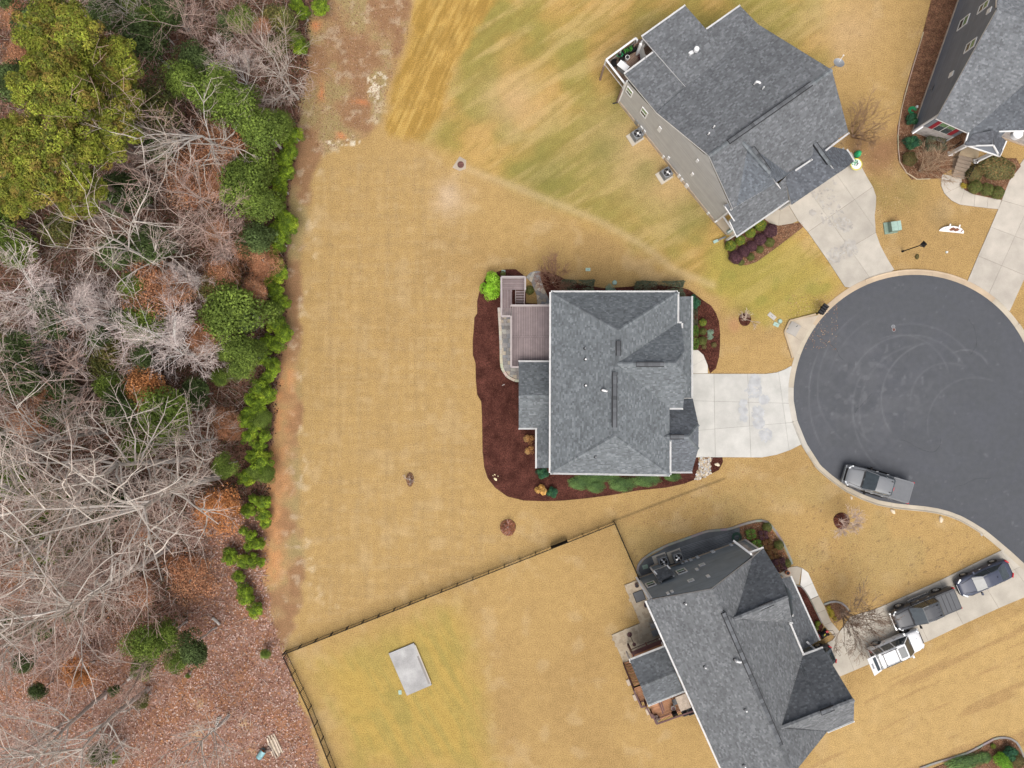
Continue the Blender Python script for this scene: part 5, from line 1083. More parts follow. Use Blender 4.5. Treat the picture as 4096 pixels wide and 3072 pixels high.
MB().box(0, .05, .91, 1.0, .3, .06).build('shelf', M['dark'], t)
for s in (-.35, .35): MB().box(s, .05, .45, .09, .09, .9).build('post', M['dark'], t)
def ac(x, y, zn, lab, rz, fan=True, top='acgrey'):
    p = W(*nat(zn, x, y)); t = thing('ac_unit', p, lab, 'air conditioner', rz=rz); MB().box(-.12, .0, .05, 1.25, 1.1, .10, c=(1.15, 1.1, 1.0)).build('pad', M['concrete'], t)
    MB().box(0, 0, .48, .82, .82, .76).build('cabinet', M['acgrey'], t); MB().cyl(0, 0, .86, .90, .40, 24).build('fan_guard', M['metal'], t); MB().cyl(0, 0, .90, .905, .345, 24).build('fan_well', M['void'], t)
    f = MB()
    for k in range(4): a = k * math.pi / 2 + .4; f.add([(.05 * math.cos(a), .05 * math.sin(a), .93), (.31 * math.cos(a - .25), .31 * math.sin(a - .25), .91), (.31 * math.cos(a + .35), .31 * math.sin(a + .35), .94)], [[0, 1, 2]])
    f.build('fan_blades', M['chrome'], t); MB().cyl(0, 0, .92, .97, .10, 14).build('hub', M['white'], t)
    g = MB()
    for k in range(5): g.tube([(math.cos(a) * .07 * (k + 1), math.sin(a) * .07 * (k + 1), .965) for a in [i * math.pi / 10 for i in range(21)]], .004, 4)
    g.build('grille', M['dark'], t)
ac(450, 1010, 3, 'air conditioner by the beige wall, the one nearer the weathered deck', math.radians(33)); ac(665, 1292, 3, 'air conditioner by the beige wall, the one farther from the weathered deck', math.radians(33))
ac(655, 525, 9, 'air conditioner on the black fabric bed, left one with the pale pad', math.radians(20)); ac(785, 490, 9, 'air conditioner on the black fabric bed, right one with large fan', math.radians(20))
for x, y, zn, lab in ((432, 750, 9, 'dark pot on the stamped patio near the fence end'), (512, 925, 9, 'dark pot on the stamped patio below the black mat')):
    p = W(*nat(zn, x, y), .09); t = thing('patio_pot', p, lab, 'pot'); MB().cyl(0, 0, 0, .32, .14, 18, .19).build('pot', M['railC'], t); MB().cyl(0, 0, .321, .33, .15, 14).build('soil', M['void'], t)
p = W(*nat(9, 458, 850), .10); t = thing('mat', p, 'black square mat lying on the stamped patio', 'mat', rz=math.radians(21)); MB().box(0, 0, .015, .95, .95, .03).build('pad', M['rubber'], t); MB().box(0, 0, .033, .85, .85, .008).build('weave', M['blackcover'], t)
for i, (x, y) in enumerate(((575, 1090), (590, 1160))):
    p = W(*nat(9, x, y), .10); t = thing('glass_table' if i else 'sling_chair', p, 'pale grey %s on the stamped patio against the eave' % ('side table, the lower of two pieces' if i else 'sling chair, the upper of two pieces'), 'table' if i else 'chair', rz=math.radians(24)); MB().box(0, 0, .45, .6, .55, .03).build('tabletop' if i else 'seat', M['metal'], t)
    if not i: MB().box(0, .3, .7, .6, .04, .5).build('backrest', M['metal'], t)
    for a in (-.26, .26):
        for b in (-.24, .24): MB().box(a, b, .22, .03, .03, .44).build('leg', M['chrome'], t)
p = W(*nat(9, 352, 1252), .09); b9 = at3('d', 0, 0, 0); t = thing('bird_feeder', W(*nat(9, 405, 1395), .09), 'tall black shepherd pole with maroon bowl standing at the stamped patio by the stairs', 'garden pole')
tp = at3(9, 352, 1252, 2.6) - W(*nat(9, 405, 1395), .09)
t.location = W(*nat(9, 408, 1398), .09); b = W(*nat(9, 405, 1395), .09)
bs = W(*nat(9, 372, 1190), .09); t.location = bs; top = at3(9, 352, 1252, 2.3) - bs
MB().cyl(0, 0, 0, .08, .22, 16).build('base', M['railC'], t)
MB().tube([(0, 0, .05), (0, 0, 1.2), (0, 0, 2.3)], .03, 8).build('pole', M['dark'], t)
MB().cyl(0, 0, 2.3, 2.45, .12, 16, .17).build('bowl', M['railC'], t)
p = W(*nat(9, 1760, 637)); t = thing('flower_pot', p, 'empty orange terracotta pot at the end of the walkway by the purple shrub', 'pot'); MB().cyl(0, 0, 0, .38, .16, 20, .20).build('pot', M['terra'], t); MB().cyl(0, 0, .381, .39, .155, 16).build('soil', M['void'], t)
p = W(*nat(9, 1318, 328)); t = thing('garden_hose', p, 'dark green garden hose coiled at the end of the fabric bed', 'hose'); s = MB()
for k in range(6): s.tube([(math.cos(a) * (.22 + .045 * k) + .02 * math.sin(3 * a + k), math.sin(a) * (.22 + .045 * k), .06 + .012 * k) for a in [i * math.pi / 9 for i in range(19)]], .016, 5)
gh = mk('dark_hose', (.035, .09, .06), .5); s.build('coil', gh, t); MB().tube([(.5, 0, .05), (.8, .2, .05), (1.0, .05, .05), (1.3, .15, .05)], .016, 5).build('loose_end', gh, t)
p = W(*nat(4, 795, 1400)); t = thing('garden_hose', p, 'bright green hose coiled on the brown mulch by the slate-blue house', 'hose'); s = MB()
for k in range(8): s.tube([(math.cos(a) * (.14 + .035 * k) + rc.uniform(-.01, .01), math.sin(a) * (.14 + .03 * k), .05 + .02 * (k % 4)) for a in [i * math.pi / 9 for i in range(16)]], .018, 5)
s.build('coil', M['hose'], t); MB().box(.35, .28, .15, .14, .2, .25).build('hose_guide', M['white'], t)
# yard decorations
p = W(*nat(5, 1405, 1185)); t = thing('yard_cutout', p, 'white half-round board with a brown patch, a yard decoration on the lawn', 'yard decoration', rz=math.radians(-6))
up = []
for i in range(13): a = math.pi * i / 12; up.append((math.cos(a) * .98 * (1.0 if a < 1.5 else .98), math.sin(a) * 1.15))
tl = Matrix.Rotation(math.radians(38), 4, 'X')
def flat(pts, y0, y1):
    m_ = MB(); n = len(pts); vs = [tl @ Vector((x, z, -y0)) for x, z in pts] + [tl @ Vector((x, z, -y1)) for x, z in pts]
    m_.add(vs, [list(range(n))[::-1], list(range(n, 2 * n))] + [[i, (i + 1) % n, n + (i + 1) % n, n + i] for i in range(n)]); return m_
o = flat([(x * 1.15, z * .52) for x, z in up], .03, -.03).build('board', M['white'], t)
flat([(-.30, .20), (-.18, .42), (.0, .50), (.2, .40), (.42, .48), (.60, .36), (.52, .20), (.3, .12), (.1, .20), (-.1, .12)], -.03, -.045).build('patch', M['pink'], t)
flat([(-.85, .10), (-.62, .34), (-.5, .40), (-.72, .2)], -.03, -.045).build('patch', M['pink'], t); flat([(.80, .05), (.92, .25), (.88, .40), (.78, .22)], -.03, -.045).build('patch', M['pink'], t)
for sx in (-.35, .5): MB().beam(tl @ Vector((sx, .40, .04)), tl @ Vector((sx - .08, .78, .04)), .12, .05).build('stake', M['white'], t)
p = W(*nat(5, 325, 455)); t = thing('parade_drum', p, 'round yellow, green and white decorated board leaning at the garage corner', 'yard decoration', rz=.5); t.name = 'decorated_board'
o = MB().cyl(0, 0, .5, .56, .50, 28).build('disc', M['white'], t); MB().tube([(math.cos(a) * .5, math.sin(a) * .5, .56) for a in [i * math.pi / 14 for i in range(29)]], .045, 6).build('rim', M['yellow'], t)
s = MB()
for k in range(14): a = rc.uniform(.6, 3.2); r = rc.uniform(.1, .4); s.box(math.cos(a) * r, math.sin(a) * r, .575 + .002 * k, rc.uniform(.08, .25), rc.uniform(.04, .10), .01, rc.uniform(0, 3))
s.build('green_motif', M['hose'], t); s = MB(); s.box(.05, -.05, .60, .3, .06, .01, .4).box(.1, .1, .602, .25, .05, .01, 1.3); s.build('black_motif', M['dark'], t); MB().box(0, 0, .25, .08, .4, .5).build('easel', M['wood'], t)
p = W(*nat(5, 350, 335)); t = thing('garden_bag', p, 'bright green stuffed bag standing behind the round decorated board', 'bag'); r_ = []
for z, r in ((0, .16), (.15, .24), (.45, .25), (.7, .2), (.82, .08)): r_.append([(math.cos(a) * r * (1 + .1 * math.sin(5 * a)), math.sin(a) * r * 1.25, z) for a in [i * math.pi / 8 for i in range(16)]])
MB().loft(r_).build('sack', M['hose'], t, smooth=True); MB().tube([(.2, .2, .3), (.26, 0, .6), (.1, -.25, .4)], .02, 5).build('strap', M['yellow'], t)
p = W(*nat(6, 600, 900)); t = thing('garden_planter_rack', p, 'small green and white plant rack at the corner porch of the top house', 'plant rack', rz=math.radians(35)); MB().box(0, 0, .4, .75, .3, .05).build('shelf', M['green'], t)
for k in range(5): MB().cyl(-.3 + k * .15, 0, .42, .6, .06, 10).build('pot', M['white'], t)
for a in (-.33, .33): MB().box(a, 0, .2, .05, .25, .4).build('leg', M['green'], t)
A_, B_ = Q(6, [(440, 1015, .1), (545, 968, .1)]); t = thing('downspout_extension', A_.lerp(B_, .5), 'pale green drain trough lying on the lawn at the corner porch', 'drain trough', rz=math.atan2((B_ - A_).y, (B_ - A_).x)); MB().box(-.4, 0, .06, .45, .25, .1).build('splash_tray', M['mint'], t); MB().box(.2, 0, .1, .8, .12, .08).build('trough', M['acgrey'], t)
# woodland odds and ends
p = W(*nat(16, 225, 1510)); t = thing('plank_pile', p, 'loose pile of weathered boards on the leaf litter near the fence', 'plank pile', rz=math.radians(-68))
for k in range(11): ub('plank', t, (rc.uniform(-.35, .35), -.5 + k * .085, .05 + .04 * (k % 3)), (rc.uniform(1.2, 2.1), .12, .035), 'wood', rc.uniform(-.08, .08), col=rc.choice([(1, 1, 1), (.75, .75, .8), (1.25, 1.25, 1.3)]))
p = W(*nat(16, 110, 1570)); t = thing('metal_drum', p, 'open pale blue drum with rusty mouth lying on the leaf litter', 'drum', rz=math.radians(235)); MB().tube([(-.4, 0, .3), (.4, 0, .3)], .27, 20).build('barrel', M['teal'], t); MB().tube([(.39, 0, .3), (.43, 0, .3)], .28, 20).build('rim', M['rust'], t); MB().tube([(-.3, 0, .3), (.38, 0, .3)], .24, 20, caps=True).build('inside', M['terra'], t)
p = W(*nat(16, 165, 1545)); t = thing('log_stub', p, 'short dark log between the drum and the board pile', 'log', rz=.3); MB().tube([(-.3, 0, .15), (.3, 0, .15)], .15, 12, caps=True).build('log', M['pbark'], t); MB().cyl(.1, .2, 0, .2, .13, 12).build('stump', M['pbark'], t)
for i, (zn, x, y, rz, lab) in enumerate(((15, 1768, 1145, .3, 'pale cinder block among the leaves, upper of the pair'), (15, 1752, 1185, 1.2, 'pale cinder block among the leaves, lower of the pair'))):
    p = W(*nat(zn, x, y)); t = thing('cinder_block', p, lab, 'cinder block', rz=rz); MB().box(0, -.08, .1, .4, .04, .2).box(0, .08, .1, .4, .04, .2).box(-.18, 0, .1, .04, .12, .2).box(.18, 0, .1, .04, .12, .2).box(0, 0, .1, .04, .12, .2).build('shell', M['concrete'], t)
def boulder(x, y, zn, r, lab, col=(.62, .52, .38)):
    p = W(*nat(zn, x, y)); t = thing('boulder', p, lab, 'rock', rz=rc.uniform(0, 3)); R = random.Random(int(x)); rg = []
    for z, q in ((-.02, 1), (.25 * r, 1.02), (.55 * r, .75), (.7 * r, .3)): rg.append([(math.cos(a) * r * q * (1 + .25 * math.sin(2 * a + 1) + .1 * math.sin(5 * a)), math.sin(a) * r * q * .7 * (1 + .2 * math.sin(3 * a)), z) for a in [i * math.pi / 6 for i in range(12)]])
    MB().loft(rg, c=col).build('rock', M['stone'], t, smooth=True)
boulder(858, 778, 'p', .24, 'tan boulder at the curb behind the grey pickup'); boulder(1468, 880, 'p', .26, 'long tan boulder by the curb, farther right than the pickup'); boulder(3925, 2138, 0, .14, 'small grey rock just inside the curb near the driveway mouth', (.4, .38, .35)); boulder(333, 605, 'p', .16, 'small pale rock sunk in the grass below the curb near the pickup'); boulder(1877, 660, 8, .22, 'pale boulder on the tiny mulch tip beside the middle driveway', (.7, .6, .45))
for x, y, r_, lb in ((238, 735, .09, 'middle'), (262, 745, .08, 'rightmost'), (243, 768, .16, 'largest and lowest'), (225, 742, .08, 'leftmost'), (211, 706, .06, 'smallest and topmost')): boulder(x, y, 8, r_, lb + ' of the five cream stones on the dark mulch', (.8, .68, .42))
A_, B_ = Q(8, [(292, 78, .08), (312, 68, .08)]); t = thing('mulch_stick', A_, 'thin grey stick lying on the dark mulch bed', 'stick', rz=.5); MB().tube([(0, 0, .06), (.25, 0, .07)], .03, 6, caps=True).build('stick', M['bark'], t)
# tree rings of mulch
def ring(x, y, zn, r, lab, mat='mulchb', cols=BC, n=300):
    p = W(*nat(zn, x, y)); P = [(p.x + r * (.55 if x == 1640 else 1) * (1 + .05 * math.sin(3 * a)) * math.cos(a), p.y + r * 1.05 * math.sin(a)) for a in [i * math.pi / 12 for i in range(24)]]; o = bed('mulch_ring', P, mat, .05, n=n, cols=cols); return p
ringA = ring(335, 1123, 8, .72, '', cols=[(.30, .10, .05), (.2, .07, .04), (.4, .16, .08)]); ringB = ring(1640 * 1, 1918 * 1, 0, .62, ''); ringC = ring(1820, 820, 'e', .55, '', 'mulch', MC); ringD = ring(208, 900, 'p', .72, '', 'mulch', MC + [(.25, .09, .03)])
# ---------- vehicles ----------
def lerp_st(st, x):
    for a, b in zip(st[:-1], st[1:]):
        if a[0] <= x <= b[0]: t = (x - a[0]) / (b[0] - a[0]); return [a[i] + (b[i] - a[i]) * t for i in range(len(a))]
    return st[-1] if x > st[-1][0] else st[0]
def car_body(st, zb=.28):
    rings = []
    for x, wd, zt in st:
        zm = zb + (zt - zb) * .55
        rings.append([(x, -wd * .9, zb), (x, -wd * .99, zb + .12), (x, -wd, zm), (x, -wd * .955, zt - .09), (x, -wd * .86, zt - .015), (x, -wd * .5, zt + .012), (x, 0, zt + .022),
                      (x, wd * .5, zt + .012), (x, wd * .86, zt - .015), (x, wd * .955, zt - .09), (x, wd, zm), (x, wd * .99, zb + .12), (x, wd * .9, zb)])
    return MB().loft(rings)
def wheels(t, xs, wd, r=.36):
    for x in xs:
        for s in (-1, 1):
            w_ = MB().tube([(x, s * (wd - .22), r), (x, s * (wd + .02), r)], r, 24, caps=True).build('wheel', M['rubber'], t)
            MB().tube([(x, s * (wd + .0), r), (x, s * (wd + .035), r)], r * .66, 20, caps=True).build('rim', M['acgrey'], w_)
            sp = MB()
            for k in range(5): a = k * 2 * math.pi / 5; sp.beam((x, s * (wd + .045), r), (x + math.cos(a) * r * .6, s * (wd + .045), r + math.sin(a) * r * .6), .02, .07)
            sp.build('spokes', M['chrome'], w_)
            MB().tube([(x + math.cos(a) * (r + .05), s * (wd + .005), max(.18, r + math.sin(a) * (r + .05))) for a in [i * math.pi / 12 for i in range(13)]], .035, 5).build('wheel_arch', M['void'], t)
def greenhouse(t, gs, paintm, roofx, zside=None):
    rings = [[(x, -wb, zb), (x, -wr, zr), (x, -wr * .6, zr + .025), (x, wr * .6, zr + .025), (x, wr, zr), (x, wb, zb)] for x, wb, zb, wr, zr in gs]
    g = MB().loft(rings, closed=False, caps=False).build('glasshouse', M['carglass'], t, smooth=False)
    x0, x1 = roofx; r = []
    for i in range(9):
        x = x0 + (x1 - x0) * i / 8; _, wb, zb, wr, zr = lerp_st(gs, x); r.append([(x, -wr - .015, zr - .02), (x, -wr * .9, zr + .02), (x, -wr * .5, zr + .042), (x, wr * .5, zr + .042), (x, wr * .9, zr + .02), (x, wr + .015, zr - .02)])
    MB().loft(r, closed=False, caps=False).build('roof_panel', M[paintm], t, smooth=True)
    return g
def strut(t, gs, x, paintm, wd=.07, both=True):
    _, wb, zb, wr, zr = lerp_st(gs, x)
    for s in (-1, 1): MB().beam((x, s * (wb + .012), zb - .02), (x, s * (wr + .012), zr), wd, .03).build('pillar', M[paintm], t)
def apillar(t, a, b, paintm, wd=.06):
    for s in (-1, 1): MB().beam((a[0], s * a[1], a[2]), (b[0], s * b[1], b[2]), wd, .04).build('pillar', M[paintm], t)
def panel_line(t, pts, nm='seam', r=.008):
    MB().tube(pts, r, 4).build(nm, M['void'], t)
def mirrors(t, x, wd, z, m='dark'):
    for s in (-1, 1): o = MB().box(x, s * (wd + .12), z, .14, .24, .16).build('mirror', M[m], t); MB().beam((x + .02, s * (wd - .06), z - .05), (x + .02, s * (wd + .06), z - .03), .06, .05).build('mirror_arm', M['void'], o)
def place(t, zn, x, y, ang, z=1.0): p = W(*nat(zn, x, y), z); t.location = (p.x, p.y, .055 if zn != 'p' else .022); t.rotation_euler = (0, 0, math.radians(ang))
def pickup(name, lab, zn, x, y, ang, pm, cov, L=5.86, wd=1.0, ribs=0, chromeside=False):
    t = thing(name, (0, 0, 0), lab, 'pickup truck'); h = L / 2; k = L / 5.86
    MB.st = None
    fr = [(-h, .93, .9), (-h + .05, .97, 1.22), (-h + .3, 1.0, 1.26), (-1.0, 1.0, 1.27), (-.85, 1.0, 1.13), (1.05, 1.0, 1.13), (1.3, .99, 1.16), (2.3, .96, 1.10), (h - .25, .93, 1.02), (h - .06, .85, .90), (h, .72, .74)]
    fr = [(a, b * wd, c) for a, b, c in fr]; car_body(fr, .38).build('body', M[pm], t, smooth=True)
    gs = [(-1.02, .84, 1.1, .66, 1.78), (-.92, .86, 1.12, .70, 1.86), (.0, .88, 1.12, .72, 1.89), (.55, .88, 1.13, .70, 1.86), (1.38, .84, 1.14, .78, 1.17)]
    gs = [(a, b * wd, c, d * wd, e) for a, b, c, d, e in gs]; greenhouse(t, gs, pm, (-.98, .52)); strut(t, gs, -.95, pm, .14); strut(t, gs, -.18, pm, .08); apillar(t, (1.34, .83, 1.16), (.55, .71, 1.86), pm)
    # bed cover
    c = MB().box((-h - 1.03) / 2 + .03, 0, 1.30, h - 1.03 - .12, 1.66 * wd, .05).build('bed_cover', M[cov], t)
    for i in range(ribs): xx = -1.2 - (h - 1.35) * (i + 1) / (ribs + 1); MB().box(xx, 0, 1.33, .035, 1.6 * wd, .02).build('cover_rib', M['void'], c)
    for s in (-1, 1): MB().box((-h - 1.03) / 2 + .03, s * .90 * wd, 1.285, h - 1.12, .11, .05).build('bed_rail', M[pm], t)
    MB().box(-h + .03, 0, 1.1, .05, 1.8, .36).build('tailgate', M[pm], t); MB().box(-h - .05, 0, .55, .16, 1.8, .2).build('bumper', M['acgrey'], t); MB().box(h + .0, 0, .62, .2, 1.62, .26).build('bumper', M['acgrey'] if pm == 'silver' else M['chrome'], t)
    MB().box(h - .05, 0, .84, .12, 1.1, .16).build('grille', M['dark'], t)
    for s in (-1, 1):
        MB().beam((h - .10, s * .60, .93), (h - .42, s * .90, .96), .12, .12).build('headlight', M['lens'], t); MB().box(-h + .02, s * .93, 1.08, .12, .14, .3).build('taillight', M['tail'], t)
        MB().box(0, s * (wd + .06), .42, 2.0, .14, .06).build('side_step', M['chrome'] if chromeside else M['dark'], t)
        for xx in (.35, -.62): MB().box(xx, s * (wd * 1.0 + .012), 1.0, .2, .03, .04).build('door_handle', M['chrome'], t)
        for xx in (1.0, .05, -.95): panel_line(t, [(xx, s * (wd + .004), .5), (xx, s * (wd + .002), 1.0), (xx, s * wd * .93, 1.12)])
        MB().beam((1.3, s * .80, 1.185), (h - .35, s * .62, 1.085), .025, .02).build('hood_crease', M['void'], t)
        if chromeside: MB().beam((1.25, s * .885, 1.16), (-.95, s * .885, 1.16), .03, .03).build('window_trim', M['chrome'], t)
    MB().box(1.42, 0, 1.165, .20, 1.45, .02).build('cowl', M['void'], t)
    for s in (-.35, .3): MB().beam((1.40, s, 1.19), (1.2, s + .45, 1.27), .03, .02).build('wiper', M['dark'], t)
    for s in (-.5, -.17, .17, .5): MB().beam((-.85, s, 1.915), (.45, s * .95, 1.905), .02, .012).build('roof_groove', M['acgrey'] if pm == 'silver' else M['void'], t)
    wheels(t, (-1.75 * k, 1.87 * k), wd, .40); mirrors(t, 1.05, wd, 1.22)
    if cov == 'cover': MB().box(-1.02, .1, 1.80, .05, .3, .05).build('brake_light', M['tail'], t)
    MB().box(-.7, .48, 1.93, .16, .06, .03).box(-.7, -.48, 1.93, .16, .06, .03).build('roof_clips', M['dark'], t)
    place(t, zn, x, y, ang); return t
pickup('pickup_truck', 'grey pickup truck with flat bed cover parked along the round asphalt curb', 'p', 672, 425, 163.8, 'silver', 'cover')
tb_ = pickup('pickup_truck', 'black pickup truck with ribbed bed cover on the driveway, between two other cars', 11, 1238, 715, 202.5, 'black', 'blackcover', ribs=3, chromeside=True)
# sedan
t = thing('parked_car', (0, 0, 0), 'blue-grey sedan on the driveway, the car nearest the road', 'car')
st = [(-2.45, .66, .72), (-2.38, .80, .93), (-2.05, .88, 1.03), (-1.5, .92, 1.0), (0, .935, .96), (1.0, .93, .97), (1.7, .90, .90), (2.15, .83, .80), (2.36, .72, .70), (2.45, .52, .56)]
car_body(st, .25).build('body', M['bluecar'], t, smooth=True)
gs = [(-1.95, .70, 1.0, .62, 1.02), (-1.35, .76, .98, .56, 1.32), (-.7, .80, .97, .58, 1.42), (0, .81, .96, .59, 1.44), (.35, .80, .96, .57, 1.40), (1.15, .74, .96, .66, .99)]
greenhouse(t, gs, 'bluecar', (-1.1, .38)); strut(t, gs, -.35, 'bluecar', .06); apillar(t, (1.12, .73, .98), (.37, .58, 1.41), 'bluecar'); apillar(t, (-1.9, .69, 1.03), (-1.15, .57, 1.36), 'bluecar', .14)
MB().box(-.75, -.02, 1.475, .06, .10, .03).build('antenna_fin', M['dark'], t)
for s in (-1, 1):
    MB().beam((2.30, s * .55, .70), (2.02, s * .84, .80), .13, .08).build('headlight', M['lens'], t); MB().beam((-2.42, s * .5, .92), (-2.18, s * .83, .97), .10, .12).build('taillight', M['tail'], t)
    for xx in (1.0, -.1, -1.05): panel_line(t, [(xx, s * .938, .4), (xx, s * .935, .75), (xx, s * .885, .92)])
    for xx in (.1, -.85): MB().box(xx, s * .945, .78, .18, .03, .03).build('door_handle', M['chrome'], t)
    MB().beam((1.2, s * .66, 1.0), (2.1, s * .45, .84), .02, .015).build('hood_crease', M['void'], t)
MB().box(2.44, 0, .5, .06, 1.0, .18).build('grille', M['dark'], t); MB().box(2.47, 0, .62, .03, .9, .04).build('grille_bar', M['chrome'], t); wheels(t, (-1.42, 1.42), .92, .34); mirrors(t, .85, .90, 1.0, 'bluecar'); place(t, 11, 1815, 402, 204.5, .7)
# white SUV with raised tailgate
t = thing('parked_car', (0, 0, 0), 'white sport utility vehicle with roof rack and raised tailgate by the bare tree', 'car')
st = [(-2.4, .80, .8), (-2.36, .90, 1.08), (-2.0, .94, 1.12), (0, .95, 1.10), (1.05, .95, 1.12), (1.8, .92, 1.09), (2.2, .86, .98), (2.36, .76, .80), (2.42, .6, .64)]
car_body(st, .36).build('body', M['whitecar'], t, smooth=True)
gs = [(-2.36, .80, 1.08, .66, 1.70), (-2.2, .84, 1.09, .70, 1.78), (-1, .86, 1.09, .71, 1.82), (.3, .86, 1.10, .70, 1.80), (.5, .85, 1.10, .69, 1.77), (1.22, .80, 1.12, .74, 1.15)]
greenhouse(t, gs, 'whitecar', (-2.3, .46)); strut(t, gs, -.45, 'whitecar', .09); strut(t, gs, -1.45, 'whitecar', .09); strut(t, gs, -2.25, 'whitecar', .12); apillar(t, (1.18, .79, 1.14), (.48, .69, 1.77), 'whitecar')
MB().box(.02, 0, 1.868, .62, .92, .015).build('sunroof', M['carglass'], t)
rk = MB(); [rk.beam((-1.85, s * .60, 1.92), (-.35, s * .60, 1.92), .04, .05) for s in (-1, 1)]; [rk.beam((x, -.6, 1.93), (x, .6, 1.93), .045, .03) for x in (-1.72, -.5)]; rk.build('roof_rack', M['dark'], t)
for xx in (-1.35, -.95): MB().beam((xx, -.5, 1.875), (xx, .5, 1.875), .015, .01).build('roof_groove', M['acgrey'], t)
tg = MB().add([(-2.3, -.74, 1.80), (-2.3, .74, 1.80), (-3.12, .80, 1.98), (-3.12, -.80, 1.98), (-2.3, -.74, 1.74), (-2.3, .74, 1.74), (-3.12, .80, 1.90), (-3.12, -.80, 1.90)], [[0, 3, 2, 1], [4, 5, 6, 7], [0, 1, 5, 4], [1, 2, 6, 5], [2, 3, 7, 6], [3, 0, 4, 7]]).build('tailgate', M['whitecar'], t)
MB().add([(-2.36, -.60, 1.825), (-2.36, .60, 1.825), (-2.66, .62, 1.89), (-2.66, -.62, 1.89)], [[0, 3, 2, 1]]).build('rear_glass', M['carglass'], tg); MB().add([(-2.82, -.24, 1.928), (-2.82, .24, 1.928), (-2.98, .24, 1.962), (-2.98, -.24, 1.962)], [[0, 3, 2, 1]]).build('plate_recess', M['metal'], tg)
MB().box(-2.38, 0, 1.2, .03, 1.4, .7).build('cargo_opening', M['void'], t)
for s in (-1, 1):
    MB().beam((2.34, s * .58, .86), (2.08, s * .84, .94), .12, .12).build('headlight', M['lens'], t); MB().box(-2.38, s * .84, 1.15, .06, .14, .4).build('taillight', M['tail'], t)
    for xx in (1.0, .0, -1.0): panel_line(t, [(xx, s * .955, .5), (xx, s * .955, .85), (xx, s * .905, 1.05)])
    for xx in (.15, -.85): MB().box(xx, s * .965, .92, .18, .03, .04).build('door_handle', M['chrome'], t)
MB().box(2.42, 0, .62, .08, 1.1, .25).build('grille', M['dark'], t); MB().box(2.44, 0, .42, .12, 1.5, .16).build('bumper', M['whitecar'], t); MB().box(1.7, 0, 1.125, .45, .5, .03).build('hood_scoop', M['whitecar'], t); wheels(t, (-1.42, 1.38), .94, .39); mirrors(t, .95, .94, 1.16, 'whitecar'); place(t, 11, 962, 1100, 23.3, 1.0)
# dark hatchback half under the garage eave
t = thing('parked_car', (0, 0, 0), 'charcoal car half hidden under the garage eave of the south house', 'car')
st = [(-2.2, .66, .75), (-2.14, .80, .98), (-1.85, .88, 1.02), (0, .91, .98), (1.2, .90, .98), (1.9, .84, .85), (2.2, .6, .62)]
car_body(st, .27).build('body', M['darkcar'], t, smooth=True)
gs = [(-2.05, .72, .99, .60, 1.12), (-1.6, .78, 1.0, .62, 1.42), (-.8, .81, .99, .62, 1.47), (.1, .81, .98, .60, 1.44), (1.1, .74, .98, .66, 1.01)]
greenhouse(t, gs, 'darkcar', (-1.65, .2)); strut(t, gs, -.6, 'darkcar', .07)
for s in (-1, 1): MB().beam((-2.2, s * .55, .92), (-2.0, s * .82, 1.0), .09, .14).build('taillight', M['tail'], t)
wheels(t, (-1.3, 1.3), .90, .34); mirrors(t, .8, .88, 1.0, 'darkcar'); place(t, 11, 105, 1235, 203, .9)
# lawn machine
p = W(*nat(11, 228, 945)); t = thing('lawn_mower', p, 'small black and red lawn mower parked by the porch roof corner', 'lawn mower', rz=math.radians(30)); MB().box(0, 0, .22, .75, .52, .16).build('deck', M['dark'], t); MB().box(-.1, 0, .38, .34, .3, .2).build('engine', M['void'], t); MB().box(.32, .12, .34, .22, .18, .1).build('red_cover', M['tail'], t); MB().box(-.52, .05, .2, .22, .3, .05).build('side_plate', M['red'], t); MB().box(-.05, .05, .49, .2, .08, .04, .5).build('yellow_lever', M['yellow'], t)
for a in (-.3, .3):
    for b in (-.3, .3): MB().tube([(a, b - .03, .12), (a, b + .03, .12)], .12, 12, caps=True).build('wheel', M['rubber'], t)
MB().tube([(.35, -.2, .3), (.7, -.2, .8), (.7, .2, .8), (.35, .2, .3)], .02, 6).build('handle', M['dark'], t)
# ---------- vegetation ----------
def leaf_crown(name, n, rad, squash, leaf, cols, lobes, seed, mat='leaf', lob=.45, flat_=.0, asp=.6, under=-.35):
    rs = np.random.RandomState(seed); Cn = []
    while len(Cn) < lobes:
        d = rs.normal(size=3); d /= np.linalg.norm(d)
        if d[2] < under: continue
        Cn.append(d * rs.uniform(.35, .72))
    Cn = np.array(Cn); idx = rs.randint(0, lobes, n); d = rs.normal(size=(n, 3)); d /= np.linalg.norm(d, axis=1)[:, None]
    r = lob * rs.uniform(.75, 1.25, lobes)[idx] * rs.uniform(.75, 1.05, n); P = Cn[idx] + d * r[:, None]
    nr = d * .8 + P * .5 + rs.normal(size=(n, 3)) * .55 + np.array([0, 0, .35]); nr /= np.linalg.norm(nr, axis=1)[:, None]
    P = P * np.array([rad, rad, rad * squash]); P[:, 2] += rad * squash * (1.0)
    a = rs.normal(size=(n, 3)); u = np.cross(nr, a); u /= np.linalg.norm(u, axis=1)[:, None] + 1e-9; v = np.cross(nr, u)
    L = leaf * rs.uniform(.6, 1.35, n); u *= (L / 2)[:, None]; v *= (L * asp / 2)[:, None]
    V = np.stack([P - u, P + v * .9, P + u, P - v * .9], 1).reshape(-1, 3)
    cl = np.array(cols); lc = cl[rs.randint(0, len(cl), lobes)]; C = lc[idx] * .6 + cl[rs.randint(0, len(cl), n)] * .4; C = C * rs.uniform(.7, 1.3, (n, 1)) * rs.uniform(.75, 1.3, lobes)[idx][:, None]
    return fast_mesh(name, V, np.arange(n * 4).reshape(-1, 4), C, M[mat])
